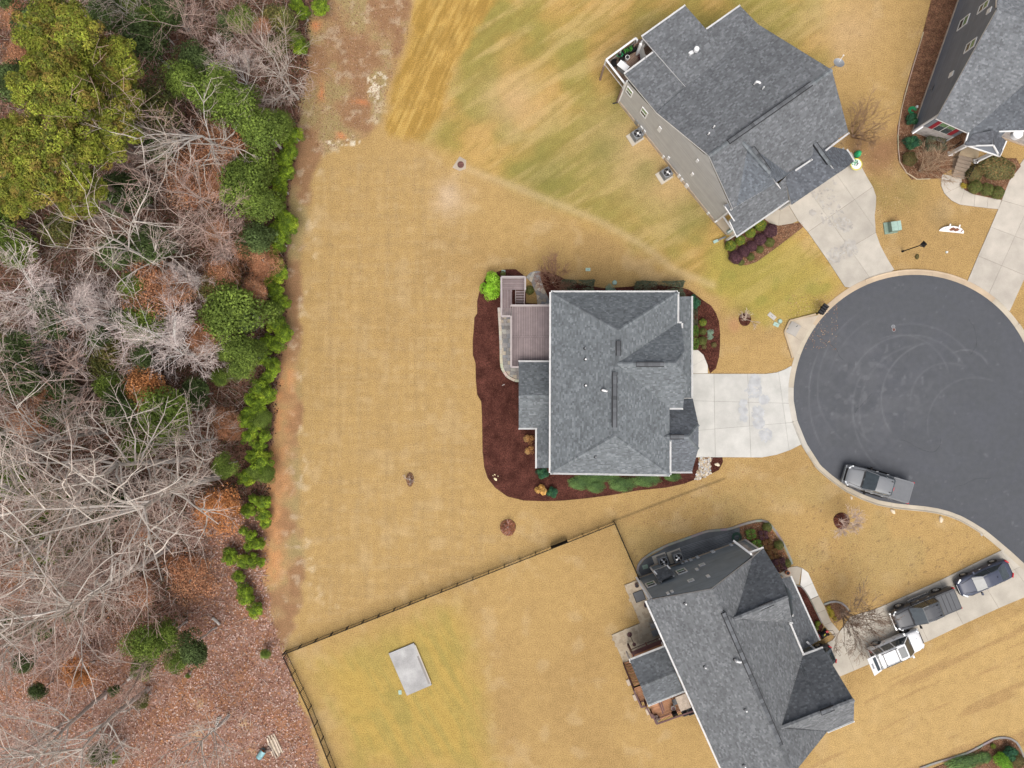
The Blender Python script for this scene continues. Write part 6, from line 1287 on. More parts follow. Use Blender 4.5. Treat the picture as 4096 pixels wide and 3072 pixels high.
def branchy(seed, h, bole, spread, twigs, r0=.17, crook=.25, lean=0., up=.55, levels=3, start=.35, tipz=1.):
    rs = random.Random(seed); T = MB(); B = MB(); pts = [Vector((0, 0, 0))]; n = 9; d = Vector((lean, 0, 1))
    for i in range(n): d = (d + Vector((rs.uniform(-1, 1), rs.uniform(-1, 1), 0)) * crook * .22).normalized(); pts.append(pts[-1] + d * (h * bole / n))
    rr_ = [r0 * (1 - .62 * i / n) for i in range(n + 1)]; T.tube(pts, rr_, 9)
    tint = lambda: (lambda v: (v, v, v))(rs.uniform(.8, 1.25))
    def grow(p, dr, L, r, lev):
        k = 4 if lev < 2 else 3; q = [p]; dd = dr.copy()
        for i in range(k):
            dd = (dd + Vector((rs.uniform(-1, 1), rs.uniform(-1, 1), rs.uniform(-.6, 1.0) * up)) * crook).normalized(); q.append(q[-1] + dd * (L / k))
        B.tube(q, [max(.0085, r * (1 - .72 * i / k)) for i in range(k + 1)], 5 if lev == 0 else (4 if lev == 1 else 3), c=(lambda v, q: (v * (1, 1, .93, .88)[q], v * (1, .98, .84, .76)[q], v * (1, .95, .80, .73)[q]))(rs.uniform(.8, 1.2), min(lev, 3)))
        if lev >= levels: return
        nn = {0: 6, 1: 4, 2: twigs}[min(lev, 2)]
        for j in range(nn):
            t = rs.uniform(.22, 1.0); i0 = min(k - 1, int(t * k)); b = q[i0].lerp(q[i0 + 1], t * k - i0); ax = (q[i0 + 1] - q[i0]).normalized()
            o = ax.orthogonal().normalized(); o = Matrix.Rotation(rs.uniform(0, 6.28), 3, ax) @ o
            nd = (ax * rs.uniform(.5, 1.1) + o * rs.uniform(.5, 1.0)).normalized(); grow(b, nd, L * rs.uniform(.38, .62), r * .5, lev + 1)
    nl = 9
    for j in range(nl):
        t = start + (1 - start) * (j + rs.random()) / nl; i0 = min(n - 1, int(t * n)); b = pts[i0].lerp(pts[i0 + 1], t * n - i0); a = rs.uniform(0, 6.28)
        s = 1 - .35 * abs(t - .7); grow(b, Vector((math.cos(a), math.sin(a), rs.uniform(.35, 1.1))).normalized(), spread * s * rs.uniform(.75, 1.15), r0 * .45 * (1.15 - t * .7), 0)
    for j in range(4): a = rs.uniform(0, 6.28); grow(pts[-1], Vector((math.cos(a) * .5, math.sin(a) * .5, 1)).normalized(), h * (1 - bole) * 1.1, r0 * .34, 0)
    return T, B
T_ = {}
def tree_from(name, parts, loc, label, cat, group=None, s=1., rz=None, sz=None):
    t = thing(name, loc, label, cat, group, rz=rc.uniform(0, 6.28) if rz is None else rz); t.scale = (s, s, s if sz is None else sz)
    for nm, me, off in parts:
        o = bpy.data.objects.new(nm, me); link(o, t); o.location = off
    return t
def trunk_mesh(h, r, mat='bark', seed=0, name='trunk'):
    R = random.Random(seed); pts = [(0, 0, 0)]
    for i in range(1, 7): pts.append((pts[-1][0] + R.uniform(-.06, .06), pts[-1][1] + R.uniform(-.06, .06), h * i / 6))
    return MB().tube(pts, [r * (1 - .08 * i) for i in range(7)], 9).mesh(name, M[mat])
GREEN = [(.095, .135, .025), (.13, .185, .034), (.055, .085, .018), (.17, .235, .042)]
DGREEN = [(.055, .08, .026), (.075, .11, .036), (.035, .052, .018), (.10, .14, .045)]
PINE = [(.18, .21, .028), (.23, .27, .032), (.11, .135, .022), (.26, .25, .04), (.22, .14, .04), (.06, .075, .018)]
BRIGHT = [(.16, .24, .02), (.21, .31, .026), (.09, .15, .018), (.27, .34, .03), (.06, .10, .018)]
RUST = [(.44, .21, .11), (.34, .15, .075), (.52, .29, .17), (.24, .10, .055)]
ORANGE = [(.50, .21, .08), (.40, .16, .055), (.58, .27, .11)]
OLIVE = [(.09, .10, .03), (.12, .13, .035), (.06, .07, .025), (.15, .12, .04)]
crown = {}
for i in range(3):
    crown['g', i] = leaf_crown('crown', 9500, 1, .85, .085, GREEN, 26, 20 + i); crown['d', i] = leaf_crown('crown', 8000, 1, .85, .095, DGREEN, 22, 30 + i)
    crown['p', i] = leaf_crown('crown', 34000, 1, .55, .050, PINE, 170, 40 + i, lob=.125, asp=.4, under=-.2); crown['b', i] = leaf_crown('crown', 5200, 1, .8, .105, BRIGHT, 22, 50 + i, lob=.30)
    crown['o', i] = leaf_crown('crown', 6500, 1, .7, .095, OLIVE, 22, 60 + i); crown['r', i] = leaf_crown('crown', 9000, 1, .45, .044, RUST, 26, 70 + i, lob=.42); crown['n', i] = leaf_crown('crown', 7500, 1, .75, .075, ORANGE, 24, 80 + i)
tk = trunk_mesh(1, .045); ptk = trunk_mesh(1, .03, 'pbark')
def leafy(kind, zn, x, y, rpx, zc, label, cat='tree', name='tree', group=None, var=None, sq_=1.):
    k = (H - zc) / F; r = rpx * ZS[zn][2] * k; p = W(*nat(zn, x, y), zc); var = rc.randint(0, 2) if var is None else var
    me = crown[kind, var]; h0 = max(0.0, zc - r * .8 * sq_); t = thing(name, (p.x, p.y, 0), label, cat, group, rz=rc.uniform(0, 6.28))
    o = bpy.data.objects.new('crown', me); link(o, t); o.scale = (r * rc.uniform(.88, 1.15), r * rc.uniform(.85, 1.1), r * sq_); o.location = (0, 0, h0)
    tr = bpy.data.objects.new('trunk', ptk if kind == 'p' else tk); link(tr, t); tr.scale = (max(1.5, r * 1.4) if kind != 'p' else 8,) * 2 + (h0 + r * .8,)
    return t
bare = {}
for i, a in enumerate(((101, 21, .60, 6.0, 2), (102, 19, .56, 5.4, 2), (103, 22, .62, 5.6, 2), (104, 17, .55, 5.0, 2))):
    T, B = branchy(a[0], a[1], a[2], a[3], a[4], r0=.30, crook=.24, start=.46, up=.9); bare['tall', i] = (T.mesh('trunk', M['bark'], True), B.mesh('branches', M['bark']))
for i, a in enumerate(((111, 10, .5, 3.0, 2), (112, 9, .5, 2.8, 3), (113, 11, .55, 2.8, 2))):
    T, B = branchy(a[0], a[1], a[2], a[3], a[4], r0=.13, crook=.22, start=.25); mm_ = M['brownbark'] if i != 1 else M['bark']; bare['mid', i] = (T.mesh('trunk', mm_, True), B.mesh('branches', mm_))
T, B = branchy(121, 7.5, .30, 4.0, 9, r0=.12, crook=.13, start=.3, up=.5); bare['bushy', 0] = (T.mesh('trunk', M['wbark'], True), B.mesh('branches', M['wbark']))
T, B = branchy(122, 3.2, .3, 1.8, 5, r0=.05, crook=.2, start=.2); bare['small', 0] = (T.mesh('trunk', M['bark'], True), B.mesh('branches', M['bark']))
def bare_tree(kind, i, x, y, label, s=1., group=None, zn=0, rz=None):
    p = W(*nat(zn, x, y)); T, B = bare[kind, i]; return tree_from('bare_tree', [('trunk', T, (0, 0, 0)), ('branches', B, (0, 0, 0))], (p.x, p.y, 0), label, 'tree', group, s, rz)
# tall bare trees by the place of their foot
for (k, i, x, y, s, lab) in (
    ('tall', 0, 873, 1906, 1.05, 'tallest pale bare tree, thick silver trunk rooted beside the small shrubs at the wood edge'),
    ('tall', 1, 750, 1835, 1.0, 'bare tree whose grey trunk foot shows just above the thick silver trunk'),
    ('tall', 2, 678, 2186, 1.0, 'bare tree with grey trunk foot below the orange beech'),
    ('tall', 3, 461, 1969, 1.0, 'bare tree leaning left in the middle of the tangled grey crowns'),
    ('tall', 1, 325, 2143, 1.05, 'bare tree with long pale trunk crossing to the left picture edge under the tangled crowns'),
    ('mid', 0, 560, 2300, 1.4, 'bare tree in the densest grey tangle above the evergreen clump'),
    ('tall', 0, 592, 2755, .78, 'bare tree with mottled trunk running down to the bottom edge'),
    ('tall', 2, 423, 2772, .72, 'dark bare tree beside the orange low tree at the lower left'),
    ('tall', 1, 721, 1071, .72, 'bare tree with mossy trunk leaning left above the rust-brown thicket'),
    ('tall', 3, 966, 651, .78, 'bare pale tree with spreading limbs right of the big pines'),
    ('tall', 0, 212, 1543, .8, 'bare tree with white trunk at the left edge above the orange thicket'),
    ('bushy', 0, 600, 1290, 1.0, 'bare tree with white limbs arching over the rust thicket in the middle wood'),
    ('tall', 1, 423, 1725, .72, 'bare white-limbed tree left of the dark round evergreen'),
    ('mid', 0, 532, 1508, 1.25, 'slim bare tree directly above the round orange tree'),
    ('mid', 1, 868, 1752, 1.05, 'thin crooked pale tree lying over the light green crown'),
    ('mid', 2, 787, 2045, 1.25, 'thin bare tree immediately left of the orange beech at the wood edge'),
    ('mid', 0, 922, 846, 1.15, 'grey-pink bare tree below the two pine trunks'),
    ('mid', 1, 1193, 396, .95, 'brown bare sapling at the upper wood edge beside the clay patch'),
    ('mid', 2, 1120, 300, .8, 'brownish bare tree just above the wood edge sapling'),
    ('mid', 0, 385, 150, 1.1, 'bare tree with pale trunk near the top left evergreen'),
    ('mid', 1, 640, 160, .8, 'round grey bare crown in the top middle of the wood'),
    ('mid', 2, 841, 215, .8, 'round grey bare crown right of the other grey one near the top'),
    ('mid', 0, 900, 90, .8, 'bare tree by the picture\'s top edge near the reddish bush'),
    ('bushy', 0, 1000, 350, .55, 'low pinkish bare shrub between the dark holly row and the clay patch'),
    ('bushy', 0, 775, 1420, 1.0, 'round dense white bare tree, like a burst of twigs, below the middle of the wood'),
    ('bushy', 0, 850, 1120, .62, 'small whitish bare tree above the big round holly'),
    ('mid', 2, 980, 1000, .9, 'dark crooked bare tree between the hollies at the wood edge'),
    ('mid', 1, 130, 1330, 1.5, 'thick crooked bare tree near the left edge with forked dead limb'),
    ('bushy', 0, 330, 1290, 1.1, 'round white bare crown at the left below the pines'),
    ('mid', 0, 150, 1720, 1.2, 'bare white-twigged tree over the orange thicket at the left'),
    ('mid', 2, 700, 2560, .95, 'small forked bare tree standing over the evergreen clump at the lower left'),
    ('mid', 0, 250, 2900, 1.2, 'bare tree in the bottom left corner'),
    ('mid', 1, 500, 2960, 1.1, 'bare tree at the bottom edge beside the yellow-green bush'),
    ('mid', 2, 690, 640, 1.2, 'bare tree standing just right of the pine crowns above the pine trunks'),
    ('tall', 1, 915, 2862, .5, 'bare dark tree rooted beside the cinder blocks, trunk slanting to the bottom edge')):
    bare_tree(k, i, x, y, lab, s)
# extra thin trees in the thick of the tangle
rq = random.Random(77)
for k in range(5):
    x, y = rq.uniform(120, 620), rq.uniform(1900, 2550)
    if k > 4: x, y = rq.uniform(60, 560), rq.uniform(1050, 1450)
    bare_tree('mid', k % 3, x, y, 'slender grey bare tree lost in the tangle of crowns in the left-hand wood', rq.uniform(1.3, 1.8), 'slender trees in the tangled wood')
# pines
for (x, y, r, z, v, lab) in ((360, 200, 400, 14, 0, 'olive pine crown in the top left corner of the wood'), (330, 640, 400, 15, 1, 'bright olive pine crown, second from the top left corner'), (760, 470, 330, 12, 2, 'brownish olive pine crown right of the topmost pine'), (330, 1150, 450, 15, 2, 'largest olive pine crown, lowest of the group at the left edge'),
                             (700, 950, 340, 13, 0, 'olive pine crown whose brown trunk shows to its right'), (560, 1420, 260, 13, 1, 'lowest right pine lobe above the bare pinkish tree'), (820, 700, 280, 11, 0, 'dark olive pine crown between the pines and the holly row'), (60, 1050, 300, 14, 1, 'olive pine crown cut by the left picture edge, middle height of the group'), (110, 1420, 260, 12, 0, 'olive pine crown at the left edge above the white twigs'), (560, 780, 300, 13, 2, 'olive pine crown in the heart of the pine group')):
    leafy('p', 1, x, y, r, z, lab, name='pine_tree')
for (x, y, r, z, lab) in ((1250, 1260, .5, 13.5, 'brown pine trunk rising out of the thicket, upper one of the pair'), (1240, 1400, .5, 13.5, 'brown pine trunk rising out of the thicket, lower one of the pair'), (60, 470, .5, 12, 'pale pine trunk cut by the left picture edge between the crowns'), (880, 1570, .5, 12, 'dark pine trunk in the shade below the lowest pine lobe')):
    p = W(*nat(1, x, y)); t = thing('pine_tree', (p.x, p.y, 0), lab, 'tree'); MB().tube([(0, 0, 0), (.1, .05, 5), (0, .1, 10), (.05, 0, z)], [.26, .22, .18, .10], 10).build('trunk', M['pbark'], t, smooth=True)
    s_ = MB(); [s_.tube([(0, 0, h_), (math.cos(h_ * 5) * 1.2, math.sin(h_ * 5) * 1.2, h_ + .3)], [.03, .01], 4) for h_ in (6, 7.5, 8.4, 9.6, 10.5)]; s_.build('branches', M['pbark'], t)
# evergreens, beeches and thickets
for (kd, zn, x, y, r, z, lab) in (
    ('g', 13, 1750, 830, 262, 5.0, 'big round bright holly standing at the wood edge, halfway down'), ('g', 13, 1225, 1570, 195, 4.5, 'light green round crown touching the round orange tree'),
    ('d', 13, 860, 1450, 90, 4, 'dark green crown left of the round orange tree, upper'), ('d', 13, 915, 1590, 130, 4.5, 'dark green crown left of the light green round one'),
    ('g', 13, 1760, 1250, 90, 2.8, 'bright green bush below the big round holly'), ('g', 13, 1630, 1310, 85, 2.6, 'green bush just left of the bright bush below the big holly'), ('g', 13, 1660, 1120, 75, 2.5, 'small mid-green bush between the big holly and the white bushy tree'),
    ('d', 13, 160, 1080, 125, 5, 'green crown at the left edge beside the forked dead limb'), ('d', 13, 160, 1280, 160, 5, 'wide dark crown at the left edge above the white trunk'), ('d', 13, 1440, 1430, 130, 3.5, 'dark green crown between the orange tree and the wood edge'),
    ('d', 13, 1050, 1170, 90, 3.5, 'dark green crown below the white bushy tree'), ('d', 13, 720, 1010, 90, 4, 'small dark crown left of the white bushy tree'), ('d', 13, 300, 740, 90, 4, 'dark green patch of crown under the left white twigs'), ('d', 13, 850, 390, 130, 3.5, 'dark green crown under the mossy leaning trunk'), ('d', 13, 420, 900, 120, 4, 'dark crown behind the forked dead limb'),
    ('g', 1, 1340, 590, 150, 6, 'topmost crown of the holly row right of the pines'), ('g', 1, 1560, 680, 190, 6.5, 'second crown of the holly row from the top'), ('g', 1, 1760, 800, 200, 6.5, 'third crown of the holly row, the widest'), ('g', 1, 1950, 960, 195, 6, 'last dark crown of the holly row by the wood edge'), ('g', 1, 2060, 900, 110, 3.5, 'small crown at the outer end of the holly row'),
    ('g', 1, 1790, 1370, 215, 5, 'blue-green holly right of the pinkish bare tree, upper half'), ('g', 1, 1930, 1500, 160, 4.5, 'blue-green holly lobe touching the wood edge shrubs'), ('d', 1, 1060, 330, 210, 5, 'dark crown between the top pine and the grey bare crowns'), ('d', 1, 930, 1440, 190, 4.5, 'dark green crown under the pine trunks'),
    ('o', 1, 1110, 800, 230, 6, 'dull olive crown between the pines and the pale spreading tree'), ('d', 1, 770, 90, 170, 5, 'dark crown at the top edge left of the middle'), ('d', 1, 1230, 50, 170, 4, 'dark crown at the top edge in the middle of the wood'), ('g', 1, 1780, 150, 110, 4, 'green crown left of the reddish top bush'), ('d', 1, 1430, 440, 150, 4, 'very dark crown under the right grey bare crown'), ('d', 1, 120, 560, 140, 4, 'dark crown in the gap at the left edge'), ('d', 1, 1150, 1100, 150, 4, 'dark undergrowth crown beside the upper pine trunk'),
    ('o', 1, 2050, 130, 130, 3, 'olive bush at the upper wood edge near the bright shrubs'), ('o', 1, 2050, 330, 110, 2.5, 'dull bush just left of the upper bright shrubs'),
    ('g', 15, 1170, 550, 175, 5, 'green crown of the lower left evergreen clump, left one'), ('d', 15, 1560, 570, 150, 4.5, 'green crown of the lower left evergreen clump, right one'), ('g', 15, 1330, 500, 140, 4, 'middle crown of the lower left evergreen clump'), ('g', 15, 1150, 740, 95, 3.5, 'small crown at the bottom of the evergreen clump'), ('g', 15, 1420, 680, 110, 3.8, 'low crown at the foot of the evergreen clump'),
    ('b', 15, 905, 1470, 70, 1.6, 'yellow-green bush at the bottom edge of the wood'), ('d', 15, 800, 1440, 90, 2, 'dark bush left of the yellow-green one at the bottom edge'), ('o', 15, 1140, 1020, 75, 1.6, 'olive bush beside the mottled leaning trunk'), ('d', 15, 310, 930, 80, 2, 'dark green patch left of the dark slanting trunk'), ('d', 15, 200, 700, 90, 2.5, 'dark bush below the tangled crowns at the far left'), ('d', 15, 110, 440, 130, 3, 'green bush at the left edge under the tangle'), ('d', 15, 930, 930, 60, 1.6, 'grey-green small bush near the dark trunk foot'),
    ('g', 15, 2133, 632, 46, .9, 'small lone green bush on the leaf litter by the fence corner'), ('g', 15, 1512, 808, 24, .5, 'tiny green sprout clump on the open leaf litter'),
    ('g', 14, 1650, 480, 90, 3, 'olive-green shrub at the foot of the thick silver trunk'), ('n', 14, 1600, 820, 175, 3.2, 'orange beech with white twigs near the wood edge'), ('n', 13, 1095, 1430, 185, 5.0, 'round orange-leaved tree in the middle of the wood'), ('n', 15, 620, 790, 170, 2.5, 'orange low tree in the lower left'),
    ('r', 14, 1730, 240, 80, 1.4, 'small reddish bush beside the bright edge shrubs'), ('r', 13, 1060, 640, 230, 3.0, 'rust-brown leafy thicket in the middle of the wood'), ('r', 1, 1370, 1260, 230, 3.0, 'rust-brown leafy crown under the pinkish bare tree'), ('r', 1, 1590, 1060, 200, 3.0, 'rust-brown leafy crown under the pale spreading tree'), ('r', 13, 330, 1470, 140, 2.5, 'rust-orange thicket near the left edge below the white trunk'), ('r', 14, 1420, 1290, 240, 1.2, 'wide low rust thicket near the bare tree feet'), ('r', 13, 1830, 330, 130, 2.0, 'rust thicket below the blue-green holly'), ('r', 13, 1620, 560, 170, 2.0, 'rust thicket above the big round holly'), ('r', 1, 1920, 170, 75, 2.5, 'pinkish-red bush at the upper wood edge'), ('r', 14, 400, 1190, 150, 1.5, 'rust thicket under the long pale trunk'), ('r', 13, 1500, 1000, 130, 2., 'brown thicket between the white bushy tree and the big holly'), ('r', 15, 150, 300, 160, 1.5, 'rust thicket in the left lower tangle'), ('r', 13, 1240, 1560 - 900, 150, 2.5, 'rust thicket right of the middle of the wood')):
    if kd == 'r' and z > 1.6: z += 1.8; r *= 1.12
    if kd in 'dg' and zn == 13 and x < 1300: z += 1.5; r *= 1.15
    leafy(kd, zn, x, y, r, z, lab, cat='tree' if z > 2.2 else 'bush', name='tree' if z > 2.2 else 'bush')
# more dark understorey crowns, nobody could tell these apart
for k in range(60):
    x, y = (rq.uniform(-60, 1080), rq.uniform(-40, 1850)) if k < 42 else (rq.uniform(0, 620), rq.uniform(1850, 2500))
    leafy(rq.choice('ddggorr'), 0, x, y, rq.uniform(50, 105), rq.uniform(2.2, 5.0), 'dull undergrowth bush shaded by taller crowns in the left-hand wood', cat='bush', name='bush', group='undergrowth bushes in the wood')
# bright shrubs along the wood edge
edge_pts = N_('f', [(640, 12), (655, 28), (690, 15), (618, 72), (640, 85), (650, 100), (636, 292), (622, 305), (628, 330), (612, 345), (618, 372), (600, 392), (612, 410), (602, 440), (610, 465), (622, 490), (600, 505), (608, 525), (590, 540), (620, 480), (596, 565), (602, 590), (590, 610), (598, 635), (608, 655), (592, 672), (600, 700), (612, 720), (580, 738), (560, 748), (600, 742), (572, 772), (590, 790), (582, 815), (560, 838), (575, 850), (545, 862), (562, 880), (540, 895), (565, 905), (528, 905), (550, 925), (572, 940), (538, 945), (560, 962), (545, 985), (568, 1000), (552, 1020), (530, 1032), (575, 1025)]) + \
    N_(14, [(1870, 730), (1940, 760), (1940, 850), (1960, 910), (1830, 810), (1790, 960), (1850, 1000), (1900, 1060), (1830, 1080), (1700, 1150), (1800, 1190), (1860, 1180), (1930, 1200), (1760, 1300), (1800, 1400), (1810, 1460), (1880, 1540)])
def ordinal(n):
    u_ = ['', 'first', 'second', 'third', 'fourth', 'fifth', 'sixth', 'seventh', 'eighth', 'ninth', 'tenth', 'eleventh', 'twelfth', 'thirteenth', 'fourteenth', 'fifteenth', 'sixteenth', 'seventeenth', 'eighteenth', 'nineteenth']
    if n < 20: return u_[n]
    ten = {2: 'twent', 3: 'thirt', 4: 'fort', 5: 'fift', 6: 'sixt', 7: 'sevent'}[n // 10]; return ten + 'ieth' if n % 10 == 0 else ten + 'y-' + u_[n % 10]
rank = {i: k for k, i in enumerate(sorted(range(len(edge_pts)), key=lambda i: edge_pts[i][1]))}
nth = ['bright yellow-green shrub, %s from the top of the row along the wood edge' % ordinal(k + 1) for k in range(len(edge_pts))]
for i, (x, y) in enumerate(edge_pts):
    z = .9 if y > 1950 else 1.4; r = rq.uniform(30, 50) * (.85 if y > 1950 else 1.12)
    leafy('b' if rq.random() < .93 else 'g', 0, x, y, r, z, 'bright yellow-green shrub in the hedge-like row along the wood edge', cat='shrub', name='shrub', group='bright shrubs along the wood edge')['label'] = nth[rank[i]]
# ---------- leaf litter and brush ----------
wp = N_('f', [(-40, -20), (700, -20), (672, 60), (668, 160), (650, 260), (628, 400), (620, 560), (614, 700), (602, 850), (587, 980), (580, 1130), (578, 1260), (590, 1330), (622, 1420), (655, 1530), (700, 1680), (-40, 1680)])
Pw = [tuple(W(*q)[:2]) for q in wp]; xs = [q[0] for q in Pw]; ys = [q[1] for q in Pw]
X = np.random.uniform(min(xs), max(xs), 130000); Y = np.random.uniform(min(ys), max(ys), 130000); ok = (sdist(Pw, X, Y) + np.random.uniform(-.6, .2, X.shape)) > 0
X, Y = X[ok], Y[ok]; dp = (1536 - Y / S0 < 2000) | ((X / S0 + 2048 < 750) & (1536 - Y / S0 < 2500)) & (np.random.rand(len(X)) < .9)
scatter('leaf_litter', X[dp], Y[dp], 0, [(.15, .07, .05), (.09, .045, .03), (.22, .12, .08), (.06, .035, .025), (.07, .07, .03)], .13, .10, mat='litter', up=.04, tilt=.5)  # canopy shade put into the colour: darker leaves beneath the crowns
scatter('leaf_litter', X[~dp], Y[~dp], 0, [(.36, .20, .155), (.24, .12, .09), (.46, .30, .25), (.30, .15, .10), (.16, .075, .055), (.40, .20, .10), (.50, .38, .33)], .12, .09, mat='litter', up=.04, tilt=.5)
X = np.random.uniform(-17, 0, 9000) ; sp_ = Q(2, [(420, 0), (1000, 0), (1000, 250), (880, 560), (820, 760), (640, 890), (430, 1000), (330, 820)]); Pq = [(p.x, p.y) for p in sp_]
X = np.random.uniform(min(p[0] for p in Pq), max(p[0] for p in Pq), 5500); Y = np.random.uniform(min(p[1] for p in Pq), max(p[1] for p in Pq), 5500); ok = sdist(Pq, X, Y) > 0
scatter('scattered_leaves', X[ok], Y[ok], 0, [(.30, .17, .11), (.24, .13, .07), (.36, .25, .16), (.2, .1, .06)], .08, .055, mat='litter', up=.03, tilt=.3)
lf = [(1300, 300, 1900, 1500), (3380, 520, 3640, 900), (3050, 2150, 3500, 2450), (3150, 1180, 3350, 1400), (2450, 1850, 3000, 2100)]
for (xa, ya, xb, yb) in lf:
    a = W(xa, yb); b = W(xb, ya); X = np.random.uniform(a.x, b.x, 420); Y = np.random.uniform(a.y, b.y, 420)
    scatter('stray_leaves', X, Y, 0, [(.30, .16, .09), (.22, .11, .06), (.42, .30, .18)], .07, .05, mat='litter', up=.02, tilt=.3)
def sticks(name, n, poly, zmax, L, r, cols, parent=None, mat='bark'):
    X = np.random.uniform(min(p[0] for p in poly), max(p[0] for p in poly), n); Y = np.random.uniform(min(p[1] for p in poly), max(p[1] for p in poly), n); ok = sdist(poly, X, Y) > .1; X, Y = X[ok], Y[ok]; n = len(X)
    Z = np.random.uniform(.02, zmax, n) * np.random.uniform(.2, 1, n); d = np.random.normal(size=(n, 3)); d[:, 2] *= .45; d /= np.linalg.norm(d, axis=1)[:, None]; LL = L * np.random.uniform(.4, 1.5, n)
    c = np.stack([X, Y, Z + .04], -1); s = np.cross(d, np.array([0, 0, 1.])); s /= np.linalg.norm(s, axis=1)[:, None] + 1e-9; rr_ = (r * np.random.uniform(.5, 1.5, n))[:, None]; s = s * rr_; t_ = np.cross(s, d); a = c - d * (LL / 2)[:, None]; b = c + d * (LL / 2)[:, None] + np.random.normal(size=(n, 3)) * .08
    V = np.stack([a - s, a + s, a + t_, b - s * .3, b + s * .3, b + t_ * .3], 1).reshape(-1, 3); V[:, 2] = np.maximum(V[:, 2], .01); I = np.arange(n)[:, None] * 6
    Fq = np.concatenate([I + np.array([0, 1, 4, 3]), I + np.array([1, 2, 5, 4]), I + np.array([2, 0, 3, 5])]); cc = np.array(cols)[np.random.randint(0, len(cols), n)]; C = np.concatenate([cc, cc, cc])
    o = bpy.data.objects.new(name, fast_mesh(name, V, Fq, C, M[mat])); link(o, parent); o['kind'] = 'stuff'; return o
inner = [tuple(W(*q)[:2]) for q in N_('f', [(-40, -20), (640, -20), (640, 250), (590, 400), (590, 700), (560, 900), (480, 1000), (470, 1250), (380, 1400), (-40, 1500)])]
sticks('brush', 13000, inner, 3.0, 1.1, .011, [(.8, .68, .62), (1.1, 1.0, .95), (.55, .42, .38), (1.3, 1.2, 1.15)])
sticks('fallen_twigs', 5000, Pw, .12, .9, .013, [(.9, .8, .72), (.6, .5, .45), (1.2, 1.15, 1.1)])
for i, (zn, a, b, r, lab) in enumerate(((15, (1710, 345), (1768, 400), .13, 'short grey log near the wood edge with torn end'), (15, (1140, 990), (1190, 915), .16, 'broken grey stump foot of the mottled tree'), (15, (1028, 848), (1075, 800), .14, 'pale log end beside the evergreen clump'), (14, (1335, 475), (1380, 495), .08, 'small pale log on the litter under the bare tree feet'), (15, (850, 960), (848, 1000), .12, 'short sawn log beside the dark slanting trunk'), (13, (385, 950), (470, 800), .17, 'forked dead limb with yellowish bark near the left edge'))):
    A_, B_ = Q(zn, [a, b], .14 if i < 5 else 2.5); t = thing('log', (A_ + B_) / 2, lab, 'log'); c = (A_ + B_) / 2; MB().tube([A_ - c, (A_ + B_) / 2 - c + Vector((.02, .02, 0)), B_ - c], [r, r * .95, r * .8], 10, caps=True).build('log_body', M['bark'], t)
# ---------- garden shrubs ----------
def ball(n, rad, sq_, leaf, cols, seed, box=0): # clipped shrub: tight surface of small leaves
    rs = np.random.RandomState(seed); d = rs.normal(size=(n, 3)); d /= np.linalg.norm(d, axis=1)[:, None]; d[:, 2] = np.abs(d[:, 2]) * np.sign(rs.rand(n) - .12)
    P = d.copy()
    if box: P = np.sign(d) * np.abs(d) ** .55; P /= np.maximum(np.abs(P).max(axis=1)[:, None], 1e-6) ** .8; P *= .93
    b = 1 + .07 * np.sin(5 * d[:, 0] + seed) * np.cos(4 * d[:, 1]); P = P * (b * rs.uniform(.86, 1.03, n))[:, None]
    nr = d + rs.normal(size=(n, 3)) * .55; nr /= np.linalg.norm(nr, axis=1)[:, None]; P = P * np.array([rad, rad, rad * sq_]); P[:, 2] += rad * sq_ * .95
    a = rs.normal(size=(n, 3)); u = np.cross(nr, a); u /= np.linalg.norm(u, axis=1)[:, None] + 1e-9; v = np.cross(nr, u); L = leaf * rs.uniform(.6, 1.4, n); u *= (L / 2)[:, None]; v *= (L * .3)[:, None]
    V = np.stack([P - u, P + v, P + u, P - v], 1).reshape(-1, 3); C = np.array(cols)[rs.randint(0, len(cols), n)] * rs.uniform(.7, 1.3, (n, 1)); return fast_mesh('foliage', V, np.arange(n * 4).reshape(-1, 4), C, M['hedge'])
PUR = [(.10, .045, .055), (.075, .03, .04), (.14, .07, .075), (.05, .02, .03)]; BOXG = [(.10, .13, .03), (.13, .16, .04), (.07, .09, .025), (.15, .13, .04)]; YG = [(.12, .19, .03), (.08, .14, .025), (.30, .27, .03), (.05, .10, .02)]
BRN = [(.20, .09, .035), (.14, .06, .03), (.10, .10, .03), (.25, .12, .05)]; HDG = [(.09, .12, .07), (.12, .14, .09), (.07, .09, .055), (.15, .12, .07)]; LIME = [(.20, .42, .02), (.26, .50, .03), (.14, .32, .015), (.30, .52, .05)]
BLUEG = [(.25, .36, .26), (.18, .28, .20), (.32, .42, .32)]; GOLD = [(.60, .36, .10), (.70, .45, .18), (.45, .24, .06)]; DRK = [(.02, .075, .04), (.03, .10, .05), (.05, .14, .05), (.015, .05, .03)]; OLG = [(.12, .11, .045), (.15, .14, .05), (.08, .085, .03), (.20, .12, .05)]
